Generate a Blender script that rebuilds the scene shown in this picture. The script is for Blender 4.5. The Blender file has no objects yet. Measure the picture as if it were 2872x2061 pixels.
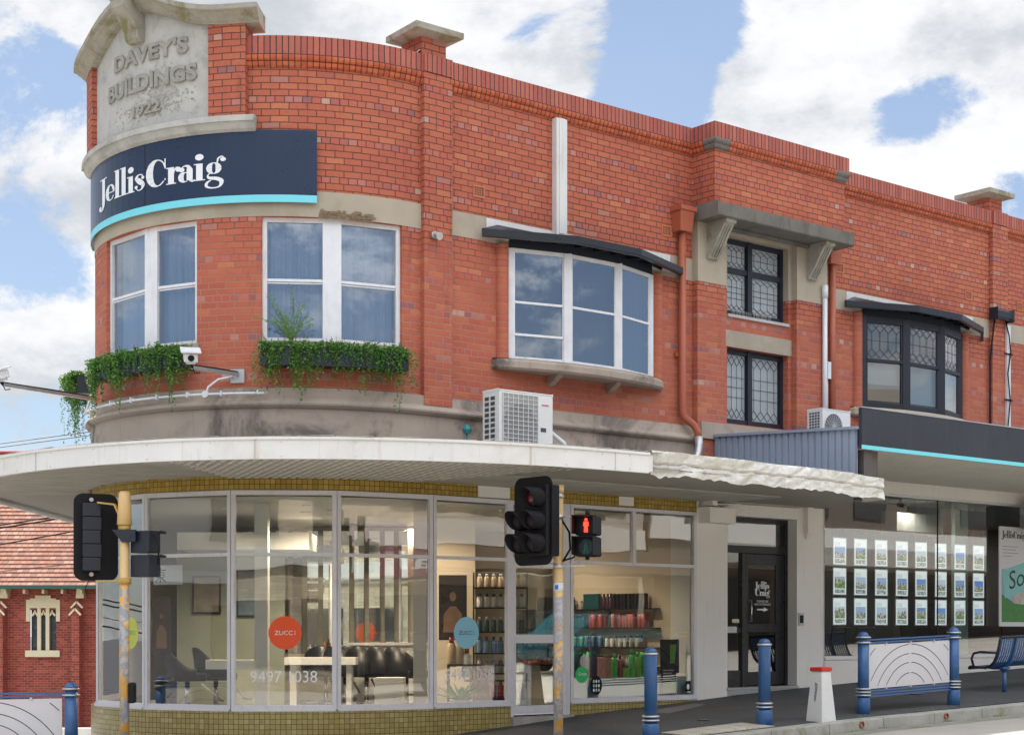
import bpy, bmesh, math, random
from mathutils import Vector, Matrix
R_ = math.radians
random.seed(7)
sc = bpy.context.scene
# ---------------------------------------------------------------- camera
cam = bpy.data.cameras.new("Camera"); camo = bpy.data.objects.new("Camera", cam)
sc.collection.objects.link(camo); sc.camera = camo
cam.sensor_width = 36; cam.lens = 36*1625/1024; cam.shift_y = 0.2588; cam.clip_end = 3000; cam.clip_start = .1
camo.location = (0, 0, 1.6); camo.rotation_euler = (R_(90), 0, 0)
# ---------------------------------------------------------------- light and exposure
SUN_DIR = Vector((-.12, .43, .90)).normalized()      # high behind the building: the front and footpath lie in open shade, the road in sun
sun = bpy.data.lights.new("Sun", 'SUN'); suno = bpy.data.objects.new("Sun", sun); sc.collection.objects.link(suno)
sun.energy = 4.2; sun.angle = R_(1.5); sun.color = (1, .96, .9)
suno.rotation_euler = SUN_DIR.to_track_quat('Z', 'Y').to_euler()
sc.view_settings.view_transform = 'Standard'; sc.view_settings.look = 'None'
sc.view_settings.exposure = 0.90; sc.view_settings.gamma = 1
sc.cycles.max_bounces = 7; sc.cycles.transparent_max_bounces = 16; sc.cycles.glossy_bounces = 4
sc.cycles.diffuse_bounces = 4; sc.cycles.caustics_reflective = False; sc.cycles.caustics_refractive = False
sc.cycles.sample_clamp_indirect = 6
world = bpy.data.worlds.new("World"); sc.world = world; world.use_nodes = True

class NB:
    "tiny node-expression helper"
    def __init__(s, nt): s.nt = nt; s.n = nt.nodes; s.l = nt.links
    def node(s, t, **k):
        n = s.n.new(t)
        for a, b in k.items(): setattr(n, a, b)
        return n
    def put(s, sock, v):
        if isinstance(v, bpy.types.NodeSocket): s.l.new(v, sock)
        elif v is not None: sock.default_value = v
    def m(s, op, a, b=None, c=None, clamp=False):
        n = s.node('ShaderNodeMath', operation=op, use_clamp=clamp)
        for i, v in enumerate((a, b, c)): s.put(n.inputs[i], v)
        return n.outputs[0]
    def vm(s, op, a, b=None, out=0):
        n = s.node('ShaderNodeVectorMath', operation=op)
        s.put(n.inputs[0], a)
        if b is not None: s.put(n.inputs[1], b)
        return n.outputs['Value'] if out == 'v' else n.outputs[0]
    def xyz(s, x, y, z):
        n = s.node('ShaderNodeCombineXYZ'); s.put(n.inputs[0], x); s.put(n.inputs[1], y); s.put(n.inputs[2], z); return n.outputs[0]
    def sep(s, v):
        n = s.node('ShaderNodeSeparateXYZ'); s.put(n.inputs[0], v); return n.outputs
    def noise(s, vec, scale, detail=3, rough=.5, dist=0, out=0):
        n = s.node('ShaderNodeTexNoise'); s.put(n.inputs['Vector'], vec); n.inputs['Scale'].default_value = scale
        n.inputs['Detail'].default_value = detail; n.inputs['Roughness'].default_value = rough; n.inputs['Distortion'].default_value = dist
        return n.outputs[out]
    def mix(s, f, a, b, blend='MIX'):
        n = s.node('ShaderNodeMix', data_type='RGBA', blend_type=blend)
        s.put(n.inputs[0], f)
        for i, v in ((6, a), (7, b)):
            if isinstance(v, tuple) and len(v) == 3: v = (*v, 1)
            s.put(n.inputs[i], v)
        return n.outputs[2]
    def ss(s, x, a, b):
        n = s.node('ShaderNodeMapRange', interpolation_type='SMOOTHSTEP')
        s.put(n.inputs[0], x); n.inputs[1].default_value = a; n.inputs[2].default_value = b
        return n.outputs[0]
    def ramp(s, f, stops, const=False):
        n = s.node('ShaderNodeValToRGB'); cr = n.color_ramp
        if const: cr.interpolation = 'CONSTANT'
        while len(cr.elements) > 1: cr.elements.remove(cr.elements[-1])
        cr.elements[0].position = stops[0][0]; cr.elements[0].color = (*stops[0][1], 1)
        for p, c in stops[1:]:
            e = cr.elements.new(p); e.color = (*c, 1)
        s.put(n.inputs[0], f); return n.outputs[0]
    def bump(s, h, strength=.5, dist=.01):
        n = s.node('ShaderNodeBump'); n.inputs['Strength'].default_value = strength; n.inputs['Distance'].default_value = dist
        s.put(n.inputs['Height'], h); return n.outputs[0]

# sky: physical sky with drifting cumulus, all by direction
nb = NB(world.node_tree); nb.n.clear()
sky = nb.node('ShaderNodeTexSky', sky_type='NISHITA'); sky.sun_disc = False
sky.sun_elevation = math.asin(SUN_DIR.z); sky.sun_rotation = math.atan2(SUN_DIR.x, SUN_DIR.y)
sky.air_density = 1.0; sky.dust_density = .6; sky.ozone_density = 1.4
tc = nb.node('ShaderNodeTexCoord'); dirv = nb.vm('NORMALIZE', tc.outputs['Generated'])
dx, dy, dz = nb.sep(dirv)
warp = nb.noise(dirv, 9, 4, .55, out=1)
wv = nb.vm('ADD', dirv, nb.vm('SCALE', nb.vm('SUBTRACT', warp, (.5, .5, .5))))
wv.node.inputs[1].links[0].from_node.inputs['Scale'].default_value = .05
cs = nb.xyz(dx, dy, nb.m('MULTIPLY', dz, 1.7))
base = nb.noise(cs, 7.5, 11, .66, .25)
dens = nb.m('MULTIPLY_ADD', nb.m('SUBTRACT', base, .5), 1.35, .515)
def sky_dir(x, y):
    v = Vector(((x-512)/1625, 1, (632-y)/1625)).normalized(); return (v.x, v.y, v.z)
for (x, y, r, a) in [(25, 80, .042, -.20), (75, 70, .03, -.12), (30, 250, .045, -.13), (60, 280, .035, -.10), (15, 205, .02, -.12), (520, 20, .018, -.17), (548, 50, .012, -.1), (672, 60, .045, -.40), (655, 125, .034, -.36), (585, 85, .018, -.1),
                     (690, 10, .036, -.22), (945, 112, .034, -.36), (885, 135, .028, -.30), (985, 95, .018, -.14), (1010, 195, .026, -.2), (805, 75, .010, -.10),
                     (100, 10, .05, .1), (40, 170, .05, .16), (40, 350, .04, .2), (250, 20, .10, .22), (420, 40, .08, .2), (540, 120, .055, .2), (600, 75, .03, .16), (790, 60, .06, .26), (760, 120, .05, .2), (900, 40, .07, .25), (1010, 140, .03, .2), (960, 60, .04, .18), (960, 175, .04, .14)]:
    d = nb.vm('DISTANCE', wv, sky_dir(x, y), out='v')
    g = nb.m('POWER', 2.718, nb.m('MULTIPLY', nb.m('POWER', nb.m('DIVIDE', d, r), 2.0), -1.0))
    dens = nb.m('MULTIPLY_ADD', g, a, dens)
behind = nb.m('MULTIPLY', nb.ss(nb.m('MULTIPLY', dy, -1.), -.55, -.1), nb.m('SUBTRACT', 1., nb.ss(dz, .42, .62)))      # clearer sky low down across the street
dens = nb.m('MULTIPLY_ADD', behind, -.05, dens)
mask = nb.ss(dens, .425, .585)
shade = nb.noise(nb.vm('ADD', cs, (.03, 0, .12)), 9, 8, .62)
toward = nb.ss(nb.vm('DOT_PRODUCT', dirv, tuple(Vector((.38, -.80, .45)).normalized()), out='v'), -.35, .9)      # unseen clouds behind the camera, opposite the sun, brightened to fill the front
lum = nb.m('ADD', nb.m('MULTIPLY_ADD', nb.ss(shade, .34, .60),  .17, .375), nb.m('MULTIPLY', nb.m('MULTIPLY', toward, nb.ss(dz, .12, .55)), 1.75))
ccol = nb.mix(nb.ss(shade, .3, .7), (.90, .95, 1.03), (1.0, .995, .99))
veil = nb.mix(nb.m('MULTIPLY_ADD', nb.noise(cs, 3, 3, .5), .3, .12), nb.vm('SCALE', nb.vm('MULTIPLY', sky.outputs[0], (.90, 1, 1.10))), (.9, 1.0, 1.15))
skyc = veil.node.inputs[6].links[0].from_node.inputs['Scale']; skyc.default_value = .112
bg1 = nb.node('ShaderNodeBackground'); nb.put(bg1.inputs[0], veil); bg1.inputs[1].default_value = .50
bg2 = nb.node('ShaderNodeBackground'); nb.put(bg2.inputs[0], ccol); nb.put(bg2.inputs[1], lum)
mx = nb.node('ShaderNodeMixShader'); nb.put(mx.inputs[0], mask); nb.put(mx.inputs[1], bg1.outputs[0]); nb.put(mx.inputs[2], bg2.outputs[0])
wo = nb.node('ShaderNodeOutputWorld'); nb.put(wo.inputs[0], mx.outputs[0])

# ---------------------------------------------------------------- the wall's plan: straight front, then the round corner
P0 = (3.87, 26.0); D1 = (.777, .629); D2 = (-.629, .777); S0 = -6.56; RAD = 3.0
AX = (P0[0]+S0*D1[0], P0[1]+S0*D1[1]); CX = (AX[0]+RAD*D2[0], AX[1]+RAD*D2[1]); N0 = (.629, -.777)
THM = R_(128); S1 = S0-THM*RAD
def W(s, t=0., z=0.):
    if s >= S0: return Vector((P0[0]+s*D1[0]-t*D2[0], P0[1]+s*D1[1]-t*D2[1], z))
    th = min((S0-s)/RAD, THM); c, q = math.cos(th), math.sin(th)
    n = (c*N0[0]+q*N0[1], -q*N0[0]+c*N0[1])
    v = Vector((CX[0]+(RAD+t)*n[0], CX[1]+(RAD+t)*n[1], z))
    if s < S1:
        e = S1-s; v += Vector((n[1]*e, -n[0]*e, 0))
    return v
def Wang(s):
    a = W(s-.02); b = W(s+.02); return math.atan2(b.y-a.y, b.x-a.x)
def lerp_tab(tab, x):
    if x <= tab[0][0]: return tab[0][1]
    for (a, b), (c, d) in zip(tab, tab[1:]):
        if x <= c: return b+(d-b)*(x-a)/(c-a)
    return tab[-1][1]
WZ = [(-40, -1.3), (-20, -.75), (-12, -.30), (-9, -.03), (-6.36, .19), (-5, .305), (-3.9, .41), (-1.3, .565), (0, .66), (3, .80), (6.8, .93), (14, 1.2), (60, 2.6)]
KZ = [(-40, -1.3), (-20, -.8), (-12, -.22), (-8, .10), (-4.4, .28), (-1.5, .40), (1.6, .486), (6, .63), (14, .95), (60, 2.3)]
def G(s, t):
    a, b = lerp_tab(WZ, s), lerp_tab(KZ, s)
    if t <= 3.5: return a+(b-a)*max(t, 0)/3.5
    return b-.135-.012*min(t-3.5, 6)+(.012*max(0, min(t-9.5, 6)))
def GW(s, t): return W(s, t, G(s, t))

# ---------------------------------------------------------------- mesh builder
class MB:
    def __init__(s): s.v = []; s.f = []; s.uv = []; s.mi = []; s.sm = []; s.cur = 0; s.smooth = False
    def face(s, pts, uvs=None):
        i = len(s.v); s.v += [tuple(p) for p in pts]; s.f.append(tuple(range(i, i+len(pts))))
        if uvs is None:
            p = [Vector(q) for q in pts]; n = (p[1]-p[0]).cross(p[2]-p[0])
            ax = max(range(3), key=lambda k: abs(n[k])) if n.length > 0 else 2
            if ax == 2: uvs = [(q.x, q.y) for q in p]
            else:
                h = Vector((n.y, -n.x, 0)); h = h.normalized() if h.length > 1e-9 else Vector((1, 0, 0))
                uvs = [(q.dot(h), q.z) for q in p]
        s.uv.append(uvs); s.mi.append(s.cur); s.sm.append(s.smooth)
    def hexa(s, p, uvb=None):
        "8 points: 0-3 bottom ring, 4-7 top ring"
        for f in ((3, 2, 1, 0), (4, 5, 6, 7), (0, 1, 5, 4), (1, 2, 6, 5), (2, 3, 7, 6), (3, 0, 4, 7)):
            s.face([p[i] for i in f], [uvb[i] for i in f] if uvb else None)
    def box(s, x0, x1, y0, y1, z0, z1, M=None):
        p = [Vector(q) for q in ((x0, y0, z0), (x1, y0, z0), (x1, y1, z0), (x0, y1, z0), (x0, y0, z1), (x1, y0, z1), (x1, y1, z1), (x0, y1, z1))]
        if M: p = [M @ q for q in p]
        s.hexa(p); return s
    def boxW(s, s0, s1, t0, t1, z0, z1, seg=None, caps=True):
        "box in wall coordinates; follows the curve when seg>1"
        if seg is None: seg = 1 if s0 >= S0-1e-6 else max(1, int(math.ceil((min(s1, S0)-s0)/.16)))
        ss = [s0+(s1-s0)*i/seg for i in range(seg+1)]
        if s0 < S0-.01 and s1 > S0+.01 and seg > 1: ss = sorted(set([q for q in ss if abs(q-S0) > .03]+[S0]))
        return s.sweep([(t1, z0), (t1, z1), (t0, z1), (t0, z0)], s0, s1, ss=ss, caps=caps, sm=False)
    def sweep(s, prof, s0, s1, ss=None, caps=True, sm=False, dz=None, closed=True, step=.16):
        if ss is None:
            ss = [s0]; 
            if s0 < S0:
                e = min(s1, S0); n = max(1, int(math.ceil((e-s0)/step))); ss = [s0+(e-s0)*i/n for i in range(n+1)]
                if s1 > S0: ss.append(s1)
            else: ss.append(s1)
            if dz: n = max(2, int((s1-s0)/step)); ss = [s0+(s1-s0)*i/n for i in range(n+1)]
        k = len(prof); L = [0]
        for i in range(k): a = prof[i]; b = prof[(i+1) % k]; L.append(L[-1]+math.hypot(a[0]-b[0], a[1]-b[1]))
        f = dz or (lambda q: 0)
        for a, b in zip(ss, ss[1:]):
            for i in range(k if closed else k-1):
                p, q = prof[i], prof[(i+1) % k]
                vert = abs(p[0]-q[0]) < abs(p[1]-q[1])
                ua, ub = (p[1], q[1]) if vert else (p[0], q[0])
                if not vert: ua, ub = ua+.02, ub+.02
                s.smooth = sm
                s.face([W(a, p[0], p[1]+f(a)), W(b, p[0], p[1]+f(b)), W(b, q[0], q[1]+f(b)), W(a, q[0], q[1]+f(a))], [(a, ua), (b, ua), (b, ub), (a, ub)])
        s.smooth = False
        if caps and closed:
            for a, rev in ((ss[0], True), (ss[-1], False)):
                pts = [W(a, p[0], p[1]+f(a)) for p in prof]; uv = [(a+p[0], p[1]) for p in prof]
                if rev: pts.reverse(); uv.reverse()
                s.face(pts, uv)
        return s
    def bar(s, a, b, w, h=None, up=(0, 0, 1)):
        a, b = Vector(a), Vector(b); h = h or w; d = (b-a).normalized(); u = Vector(up)
        if abs(d.dot(u)) > .98: u = Vector((1, 0, 0))
        x = d.cross(u).normalized(); y = x.cross(d)
        s.hexa([a-x*w/2-y*h/2, a+x*w/2-y*h/2, a+x*w/2+y*h/2, a-x*w/2+y*h/2, b-x*w/2-y*h/2, b+x*w/2-y*h/2, b+x*w/2+y*h/2, b-x*w/2+y*h/2]); return s
    def tube(s, pts, r, n=10, caps=True):
        pts = [Vector(p) for p in pts]; rs = r if isinstance(r, (list, tuple)) else [r]*len(pts)
        rings = []; prev = None; acc = 0; U = []
        for i, p in enumerate(pts):
            d = (pts[min(i+1, len(pts)-1)]-pts[max(i-1, 0)]).normalized()
            if prev is None:
                u = Vector((0, 0, 1)) if abs(d.z) < .9 else Vector((1, 0, 0)); x = d.cross(u).normalized()
            else: x = (prev-d*prev.dot(d)).normalized()
            prev = x; y = d.cross(x)
            rings.append([p+(x*math.cos(2*math.pi*k/n)+y*math.sin(2*math.pi*k/n))*rs[i] for k in range(n)])
            if i: acc += (p-pts[i-1]).length
            U.append(acc)
        s.smooth = True
        for i in range(len(pts)-1):
            for k in range(n):
                j = (k+1) % n
                s.face([rings[i][k], rings[i][j], rings[i+1][j], rings[i+1][k]], [(k/n, U[i]), ((k+1)/n, U[i]), ((k+1)/n, U[i+1]), (k/n, U[i+1])])
        s.smooth = False
        if caps: s.face(rings[0][::-1]); s.face(rings[-1])
        return s
    def lathe(s, prof, c=(0, 0, 0), n=20, sm=True, M=None):
        "prof: (r,z) from bottom to top"
        c = Vector(c)
        P = lambda r, z, k: (M or Matrix.Identity(4)) @ (c+Vector((r*math.cos(2*math.pi*k/n), r*math.sin(2*math.pi*k/n), z)))
        s.smooth = sm
        for (r0, z0), (r1, z1) in zip(prof, prof[1:]):
            for k in range(n):
                pts = [P(r0, z0, k), P(r0, z0, k+1), P(r1, z1, k+1), P(r1, z1, k)]
                if r0 < 1e-5: pts = pts[1:]
                elif r1 < 1e-5: pts = pts[:3]
                s.face(pts)
        s.smooth = False
        for (r, z), rev in ((prof[0], True), (prof[-1], False)):
            if r > 1e-4:
                pts = [P(r, z, k) for k in range(n)]
                s.face(pts[::-1] if rev else pts)
        return s
    def prism(s, poly, fn, d0, d1):
        "poly 2d (ccw), fn(x,y,d)->point, extruded from depth d0 to d1"
        n = len(poly)
        s.face([fn(x, y, d1) for x, y in poly]); s.face([fn(x, y, d0) for x, y in reversed(poly)])
        for i in range(n):
            a, b = poly[i], poly[(i+1) % n]
            s.face([fn(*a, d0), fn(*b, d0), fn(*b, d1), fn(*a, d1)])
        return s
    def add(s, verts, faces, fn):
        i = len(s.v); s.v += [tuple(fn(*v)) for v in verts]
        for f in faces:
            s.f.append(tuple(i+k for k in f)); s.uv.append([(verts[k][0], verts[k][1]) for k in f]); s.mi.append(s.cur); s.sm.append(False)
        return s
    def build(s, name, mats, parent=None, label=None, cat=None, group=None, kind=None, bevel=0, weld=False, base=True):
        me = bpy.data.meshes.new(name)
        off = Vector((0, 0, 0))
        if parent is None and base and s.v:
            xs, ys, zs = zip(*s.v); off = Vector(((min(xs)+max(xs))/2, (min(ys)+max(ys))/2, min(zs)))
        me.from_pydata([(x-off.x, y-off.y, z-off.z) for x, y, z in s.v], [], s.f)
        ul = me.uv_layers.new(name='UVMap'); flat = [c for u in s.uv for c in u]
        ul.data.foreach_set('uv', [k for c in flat for k in c])
        for m in (mats if isinstance(mats, (list, tuple)) else [mats]): me.materials.append(m)
        me.polygons.foreach_set('material_index', s.mi); me.polygons.foreach_set('use_smooth', s.sm)
        if weld or any(s.sm):
            bm = bmesh.new(); bm.from_mesh(me); bmesh.ops.remove_doubles(bm, verts=bm.verts, dist=.0002); bm.to_mesh(me); bm.free()
        me.update()
        o = bpy.data.objects.new(name, me); sc.collection.objects.link(o); o.location = off
        if parent:
            o.parent = parent; r = parent
            L = Vector((0, 0, 0))
            while r: L += r.location; r = r.parent
            if parent.get('world'): o.matrix_parent_inverse = Matrix.Translation(-Vector(parent['world']))
        if bevel:
            b = o.modifiers.new('bevel', 'BEVEL'); b.width = bevel; b.segments = 2; b.limit_method = 'ANGLE'; b.angle_limit = R_(40)
            w = o.modifiers.new('weld', 'WELD'); w.merge_threshold = .0005
            o.modifiers.move(1, 0)
        if label: o['label'] = label
        if cat: o['category'] = cat
        if group: o['group'] = group
        if kind: o['kind'] = kind
        return o
def thing(name, label, cat, loc=(0, 0, 0), rz=0, group=None, worldspace=False):
    o = bpy.data.objects.new(name, None); sc.collection.objects.link(o); o.empty_display_size = .2
    o.location = loc; o.rotation_euler = (0, 0, rz); o['label'] = label; o['category'] = cat
    if group: o['group'] = group
    if worldspace: o['world'] = tuple(loc)
    return o
def kids(o): return [c for c in bpy.data.objects if c.parent == o]
def dup(o, loc=None, rz=None, label=None, parent=None, group=None):
    c = o.copy(); sc.collection.objects.link(c)
    if parent: c.parent = parent
    if loc is not None: c.location = loc
    if rz is not None: c.rotation_euler = (0, 0, rz)
    if label: c['label'] = label
    if group: c['group'] = group
    for k in kids(o):
        if k != c: dup(k, parent=c)
    return c

# ---------------------------------------------------------------- materials
def newmat(name):
    m = bpy.data.materials.new(name); m.use_nodes = True; b = NB(m.node_tree)
    return m, b, m.node_tree.nodes['Principled BSDF']
def mat(name, col, rough=.6, metal=0, var=.12, scale=3, bump=0, bscale=60, dirt=0, dirtcol=(.05, .045, .04), streak=0, spec=.5, coat=0):
    m, b, p = newmat(name); t = b.node('ShaderNodeTexCoord').outputs['Object']
    n = b.noise(t, scale, 5, .6)
    f = b.m('MULTIPLY_ADD', b.m('SUBTRACT', n, .5), var*2.4, 1.0)
    c = b.vm('SCALE', (col[0], col[1], col[2])); b.put(c.node.inputs['Scale'], f)
    if dirt:
        d = b.ss(b.noise(t, scale*.55, 6, .68, .6), .49, .66)
        c = b.mix(b.m('MULTIPLY', d, dirt), c, dirtcol)
    if streak:
        x, y, z = b.sep(t); sv = b.xyz(b.m('MULTIPLY', x, 9), b.m('MULTIPLY', y, 9), b.m('MULTIPLY', z, .8))
        d = b.ss(b.noise(sv, 1.6, 5, .65), .54, .74); c = b.mix(b.m('MULTIPLY', d, streak), c, dirtcol)
    b.put(p.inputs['Base Color'], c)
    b.put(p.inputs['Roughness'], b.m('MULTIPLY_ADD', b.m('SUBTRACT', n, .5), .25, rough, True)); p.inputs['Metallic'].default_value = metal
    p.inputs['Specular IOR Level'].default_value = spec; p.inputs['Coat Weight'].default_value = coat
    if bump: b.put(p.inputs['Normal'], b.bump(b.noise(t, bscale, 4, .6), bump, .01))
    return m
def emis(name, col, st):
    m, b, p = newmat(name); p.inputs['Base Color'].default_value = (*col, 1)
    p.inputs['Emission Color'].default_value = (*col, 1); p.inputs['Emission Strength'].default_value = st; return m
def brickmat(name, ramp, hramp=None, w=.24, h=.086, v0=0., off=.5, joint=.0064, hdr=6, morts=((.40, .20, .15), (.10, .046, .036)), zdark=(5.9, 7.3), painted=.14, rough=.75, bumpd=.006, patch=True, wob=.006, bloom=True):
    m, b, p = newmat(name); uvn = b.node('ShaderNodeUVMap').outputs[0]
    u, v, _ = b.sep(uvn)
    if wob:
        nn = b.noise(uvn, 5, 2, .5, out=1); nx, ny, _z = b.sep(nn)
        u = b.m('MULTIPLY_ADD', b.m('SUBTRACT', nx, .5), wob*3, u); v2 = b.m('MULTIPLY_ADD', b.m('SUBTRACT', ny, .5), wob*2.4, v)
    else: v2 = v
    vr = b.m('DIVIDE', b.m('ADD', v2, -v0), h); row = b.m('FLOOR', vr)
    if hdr:
        ish = b.m('COMPARE', b.m('FLOORED_MODULO', row, float(hdr)), 3.0, .1); ww = b.m('MULTIPLY_ADD', ish, -w/2, w)
    else: ish = None; ww = w
    x = b.m('ADD', b.m('DIVIDE', u, ww), b.m('MULTIPLY', b.m('FLOORED_MODULO', row, 2.0), off)); col = b.m('FLOOR', x)
    fx = b.m('MULTIPLY', b.m('FRACT', x), ww); fy = b.m('MULTIPLY', b.m('FRACT', vr), h)
    dx_ = b.m('MINIMUM', fx, b.m('SUBTRACT', ww, fx)); dy_ = b.m('MINIMUM', fy, b.m('SUBTRACT', h, fy))
    d = b.m('MINIMUM', dx_, dy_)
    edge = b.noise(uvn, 45, 3, .6); d2 = b.m('MULTIPLY_ADD', b.m('SUBTRACT', edge, .5), .006, d)
    brick = b.ss(d2, joint*.55, joint*1.35)
    wn = b.node('ShaderNodeTexWhiteNoise', noise_dimensions='3D'); b.put(wn.inputs[0], b.xyz(col, row, 3.7)); rnd = wn.outputs[0]
    c = b.ramp(rnd, ramp, True)
    if hdr and hramp:
        wn2 = b.node('ShaderNodeTexWhiteNoise', noise_dimensions='3D'); b.put(wn2.inputs[0], b.xyz(col, row, 9.1))
        c = b.mix(ish, c, b.ramp(wn2.outputs[0], hramp, True))
    fine = b.noise(uvn, 22, 5, .65); big = b.noise(uvn, .55, 4, .6)
    c = b.mix(b.m('MULTIPLY', b.ss(fine, .45, .75), .35), c, b.vm('MULTIPLY', c, (.62, .6, .62)))
    if patch:
        c = b.vm('MULTIPLY', c, b.ramp(big, [(.3, (.88, .84, .88)), (.5, (1, 1, 1)), (.7, (1.06, 1.16, 1.12))]))
        sx_ = b.xyz(b.m('MULTIPLY', u, 3.2), b.m('MULTIPLY', v, .35), 0); so_ = b.ss(b.noise(sx_, 1.5, 5, .7), .56, .72); c = b.mix(b.m('MULTIPLY', so_, .38), c, b.vm('MULTIPLY', c, (.45, .42, .45)))
    if zdark:
        mz = b.ss(b.m('MULTIPLY_ADD', b.noise(uvn, .8, 4, .6), 2.2, b.m('ADD', v, -1.1)), zdark[0], zdark[1])
        mc = b.mix(mz, morts[0], morts[1])
        pw = b.ss(b.noise(uvn, 1.3, 4, .65), .40, .60)
        mc = b.mix(b.m('MULTIPLY', pw, painted), mc, b.vm('MULTIPLY', c, (.75, .7, .7)))
    else: mc = morts[0]
    if bloom:
        wh = b.ss(b.noise(uvn, 2.6, 7, .75, .8), .64, .74); c = b.mix(b.m('MULTIPLY', wh, .28), c, (.55, .42, .38))
    b.put(p.inputs['Base Color'], b.mix(brick, mc, c))
    p.inputs['Roughness'].default_value = rough; p.inputs['Specular IOR Level'].default_value = .3
    hgt = b.m('ADD', brick, b.m('MULTIPLY', fine, .35)); b.put(p.inputs['Normal'], b.bump(hgt, .7, bumpd))
    return m
RB = [(0, (.44, .120, .068)), (.3, (.46, .130, .072)), (.55, (.425, .112, .067)), (.70, (.475, .145, .077)), (.82, (.44, .123, .071)), (.92, (.395, .108, .070)), (.95, (.50, .165, .084)), (.985, (.41, .17, .13))]
RH = [(0, (.45, .115, .076)), (.55, (.45, .14, .10)), (.68, (.43, .175, .14)), (.78, (.38, .12, .10)), (.86, (.47, .20, .15)), (.92, (.30, .12, .12)), (.965, (.50, .29, .22))]
M_ = {}
M_['brick'] = brickmat('red_brick', RB, RH)
M_['brick2'] = brickmat('red_brick_pier', RB, RH, v0=.02, hdr=5)
M_['soldier'] = brickmat('brick_on_edge', [(0, (.40, .115, .085)), (.3, (.43, .125, .09)), (.6, (.37, .10, .08)), (.85, (.45, .14, .10))], w=.0785, h=.30, v0=9.10, off=0, joint=.0072, hdr=0, morts=((.06, .035, .03), (.06, .035, .03)), zdark=None, wob=.003)
M_['mould'] = brickmat('moulded_brick', [(0, (.47, .105, .045)), (.35, (.53, .13, .055)), (.7, (.42, .085, .04))], w=.0785, h=.078, v0=8.968, off=0, joint=.0066, hdr=0, morts=((.07, .03, .025),)*2, zdark=None, wob=0)
M_['pilb'] = brickmat('rounded_pilaster_brick', RB, None, w=1.4, h=.086, hdr=0)
M_['tile'] = brickmat('olive_mosaic_tile', [(0, (.36, .285, .105)), (.25, (.39, .31, .12)), (.5, (.34, .265, .095)), (.75, (.41, .33, .135)), (.93, (.45, .37, .17))], w=.068, h=.068, off=0, joint=.0036, hdr=0, morts=((.10, .075, .02),), zdark=None, rough=.25, bumpd=.002, wob=0, bloom=False)
M_['tiled'] = brickmat('mustard_mosaic_tile', [(0, (.38, .26, .055)), (.3, (.42, .29, .065)), (.6, (.34, .225, .045)), (.85, (.45, .32, .08))], w=.068, h=.068, off=0, joint=.0040, hdr=0, morts=((.07, .045, .01),), zdark=None, rough=.3, bumpd=.002, wob=0, bloom=False)
M_['cbrick'] = brickmat('church_brick', [(0, (.27, .05, .036)), (.3, (.33, .062, .045)), (.6, (.23, .042, .034)), (.85, (.37, .085, .055))], w=.2, h=.075, hdr=0, morts=((.30, .17, .13),), zdark=None, joint=.007)
M_['beige'] = brickmat('beige_brick', [(0, (.62, .52, .37)), (.3, (.68, .58, .42)), (.6, (.58, .48, .34)), (.85, (.72, .62, .47))], w=.4, h=.13, hdr=0, morts=((.42, .35, .26),), zdark=None, joint=.008)
M_['cement'] = mat('cement_render', (.40, .345, .265), .85, var=.16, scale=2.2, bump=.25, dirt=.25, dirtcol=(.2, .17, .13))
M_['tablet'] = mat('weathered_cement', (.46, .45, .42), .9, var=.22, scale=3.5, bump=.4, bscale=40, dirt=.5, dirtcol=(.24, .225, .20), streak=.25)
M_['conc'] = mat('lichened_concrete', (.34, .32, .27), .9, var=.28, scale=5, bump=.5, bscale=35, dirt=.75, dirtcol=(.17, .145, .04), streak=.4)
M_['concd'] = mat('blackened_concrete', (.15, .138, .120), .9, var=.3, scale=3, bump=.5, bscale=30, dirt=.6, dirtcol=(.07, .065, .055), streak=.7)
M_['belt'] = mat('stained_cement_belt', (.37, .305, .25), .85, var=.24, scale=1.1, bump=.2, dirt=.8, dirtcol=(.06, .05, .046), streak=.25)
M_['white'] = mat('white_window_paint', (.72, .73, .76), .45, var=.12, scale=6, streak=.3, dirtcol=(.32, .31, .3))
M_['whitef'] = mat('white_fascia_paint', (.66, .66, .65), .5, var=.10, scale=1.5, streak=.34, dirtcol=(.40, .31, .20), dirt=.22, bump=.15, bscale=5)
M_['torn'] = mat('crumpled_white_sheet', (.62, .61, .575), .5, var=.14, scale=4, dirt=.34, dirtcol=(.30, .30, .16), streak=.25)
M_['soffr'] = mat('soffit_rib_paint', (.52, .50, .45), .6, var=.15, scale=3)
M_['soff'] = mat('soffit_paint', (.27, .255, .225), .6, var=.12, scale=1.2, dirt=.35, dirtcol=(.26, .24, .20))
M_['lwall'] = mat('white_painted_wall', (.78, .765, .73), .7, var=.06, scale=1.2, bump=.3, bscale=14, streak=.16, dirtcol=(.42, .38, .33))
M_['alu'] = mat('anodised_aluminium', (.66, .66, .70), .42, .15, var=.1, scale=4, streak=.3, dirtcol=(.25, .23, .21))
M_['black'] = mat('black_gloss_paint', (.012, .014, .020), .3, var=.25, scale=5, spec=.5)
M_['blackm'] = mat('black_plastic', (.006, .006, .008), .6, var=.2, spec=.25)
M_['dnavy'] = mat('dark_navy_paint', (.010, .014, .026), .45, var=.2, scale=3)
M_['navy'] = mat('navy_sign_sheet', (.013, .027, .064), .28, var=.06, scale=1, spec=.42)
M_['cyan'] = mat('cyan_stripe', (.18, .64, .74), .35, var=.03)
M_['wlet'] = mat('white_lettering', (.78, .79, .82), .4, var=.03)
M_['blue'] = mat('worn_blue_paint', (.028, .10, .26), .42, var=.2, scale=9, dirt=.35, dirtcol=(.05, .08, .14), streak=.25, coat=.15)
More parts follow.
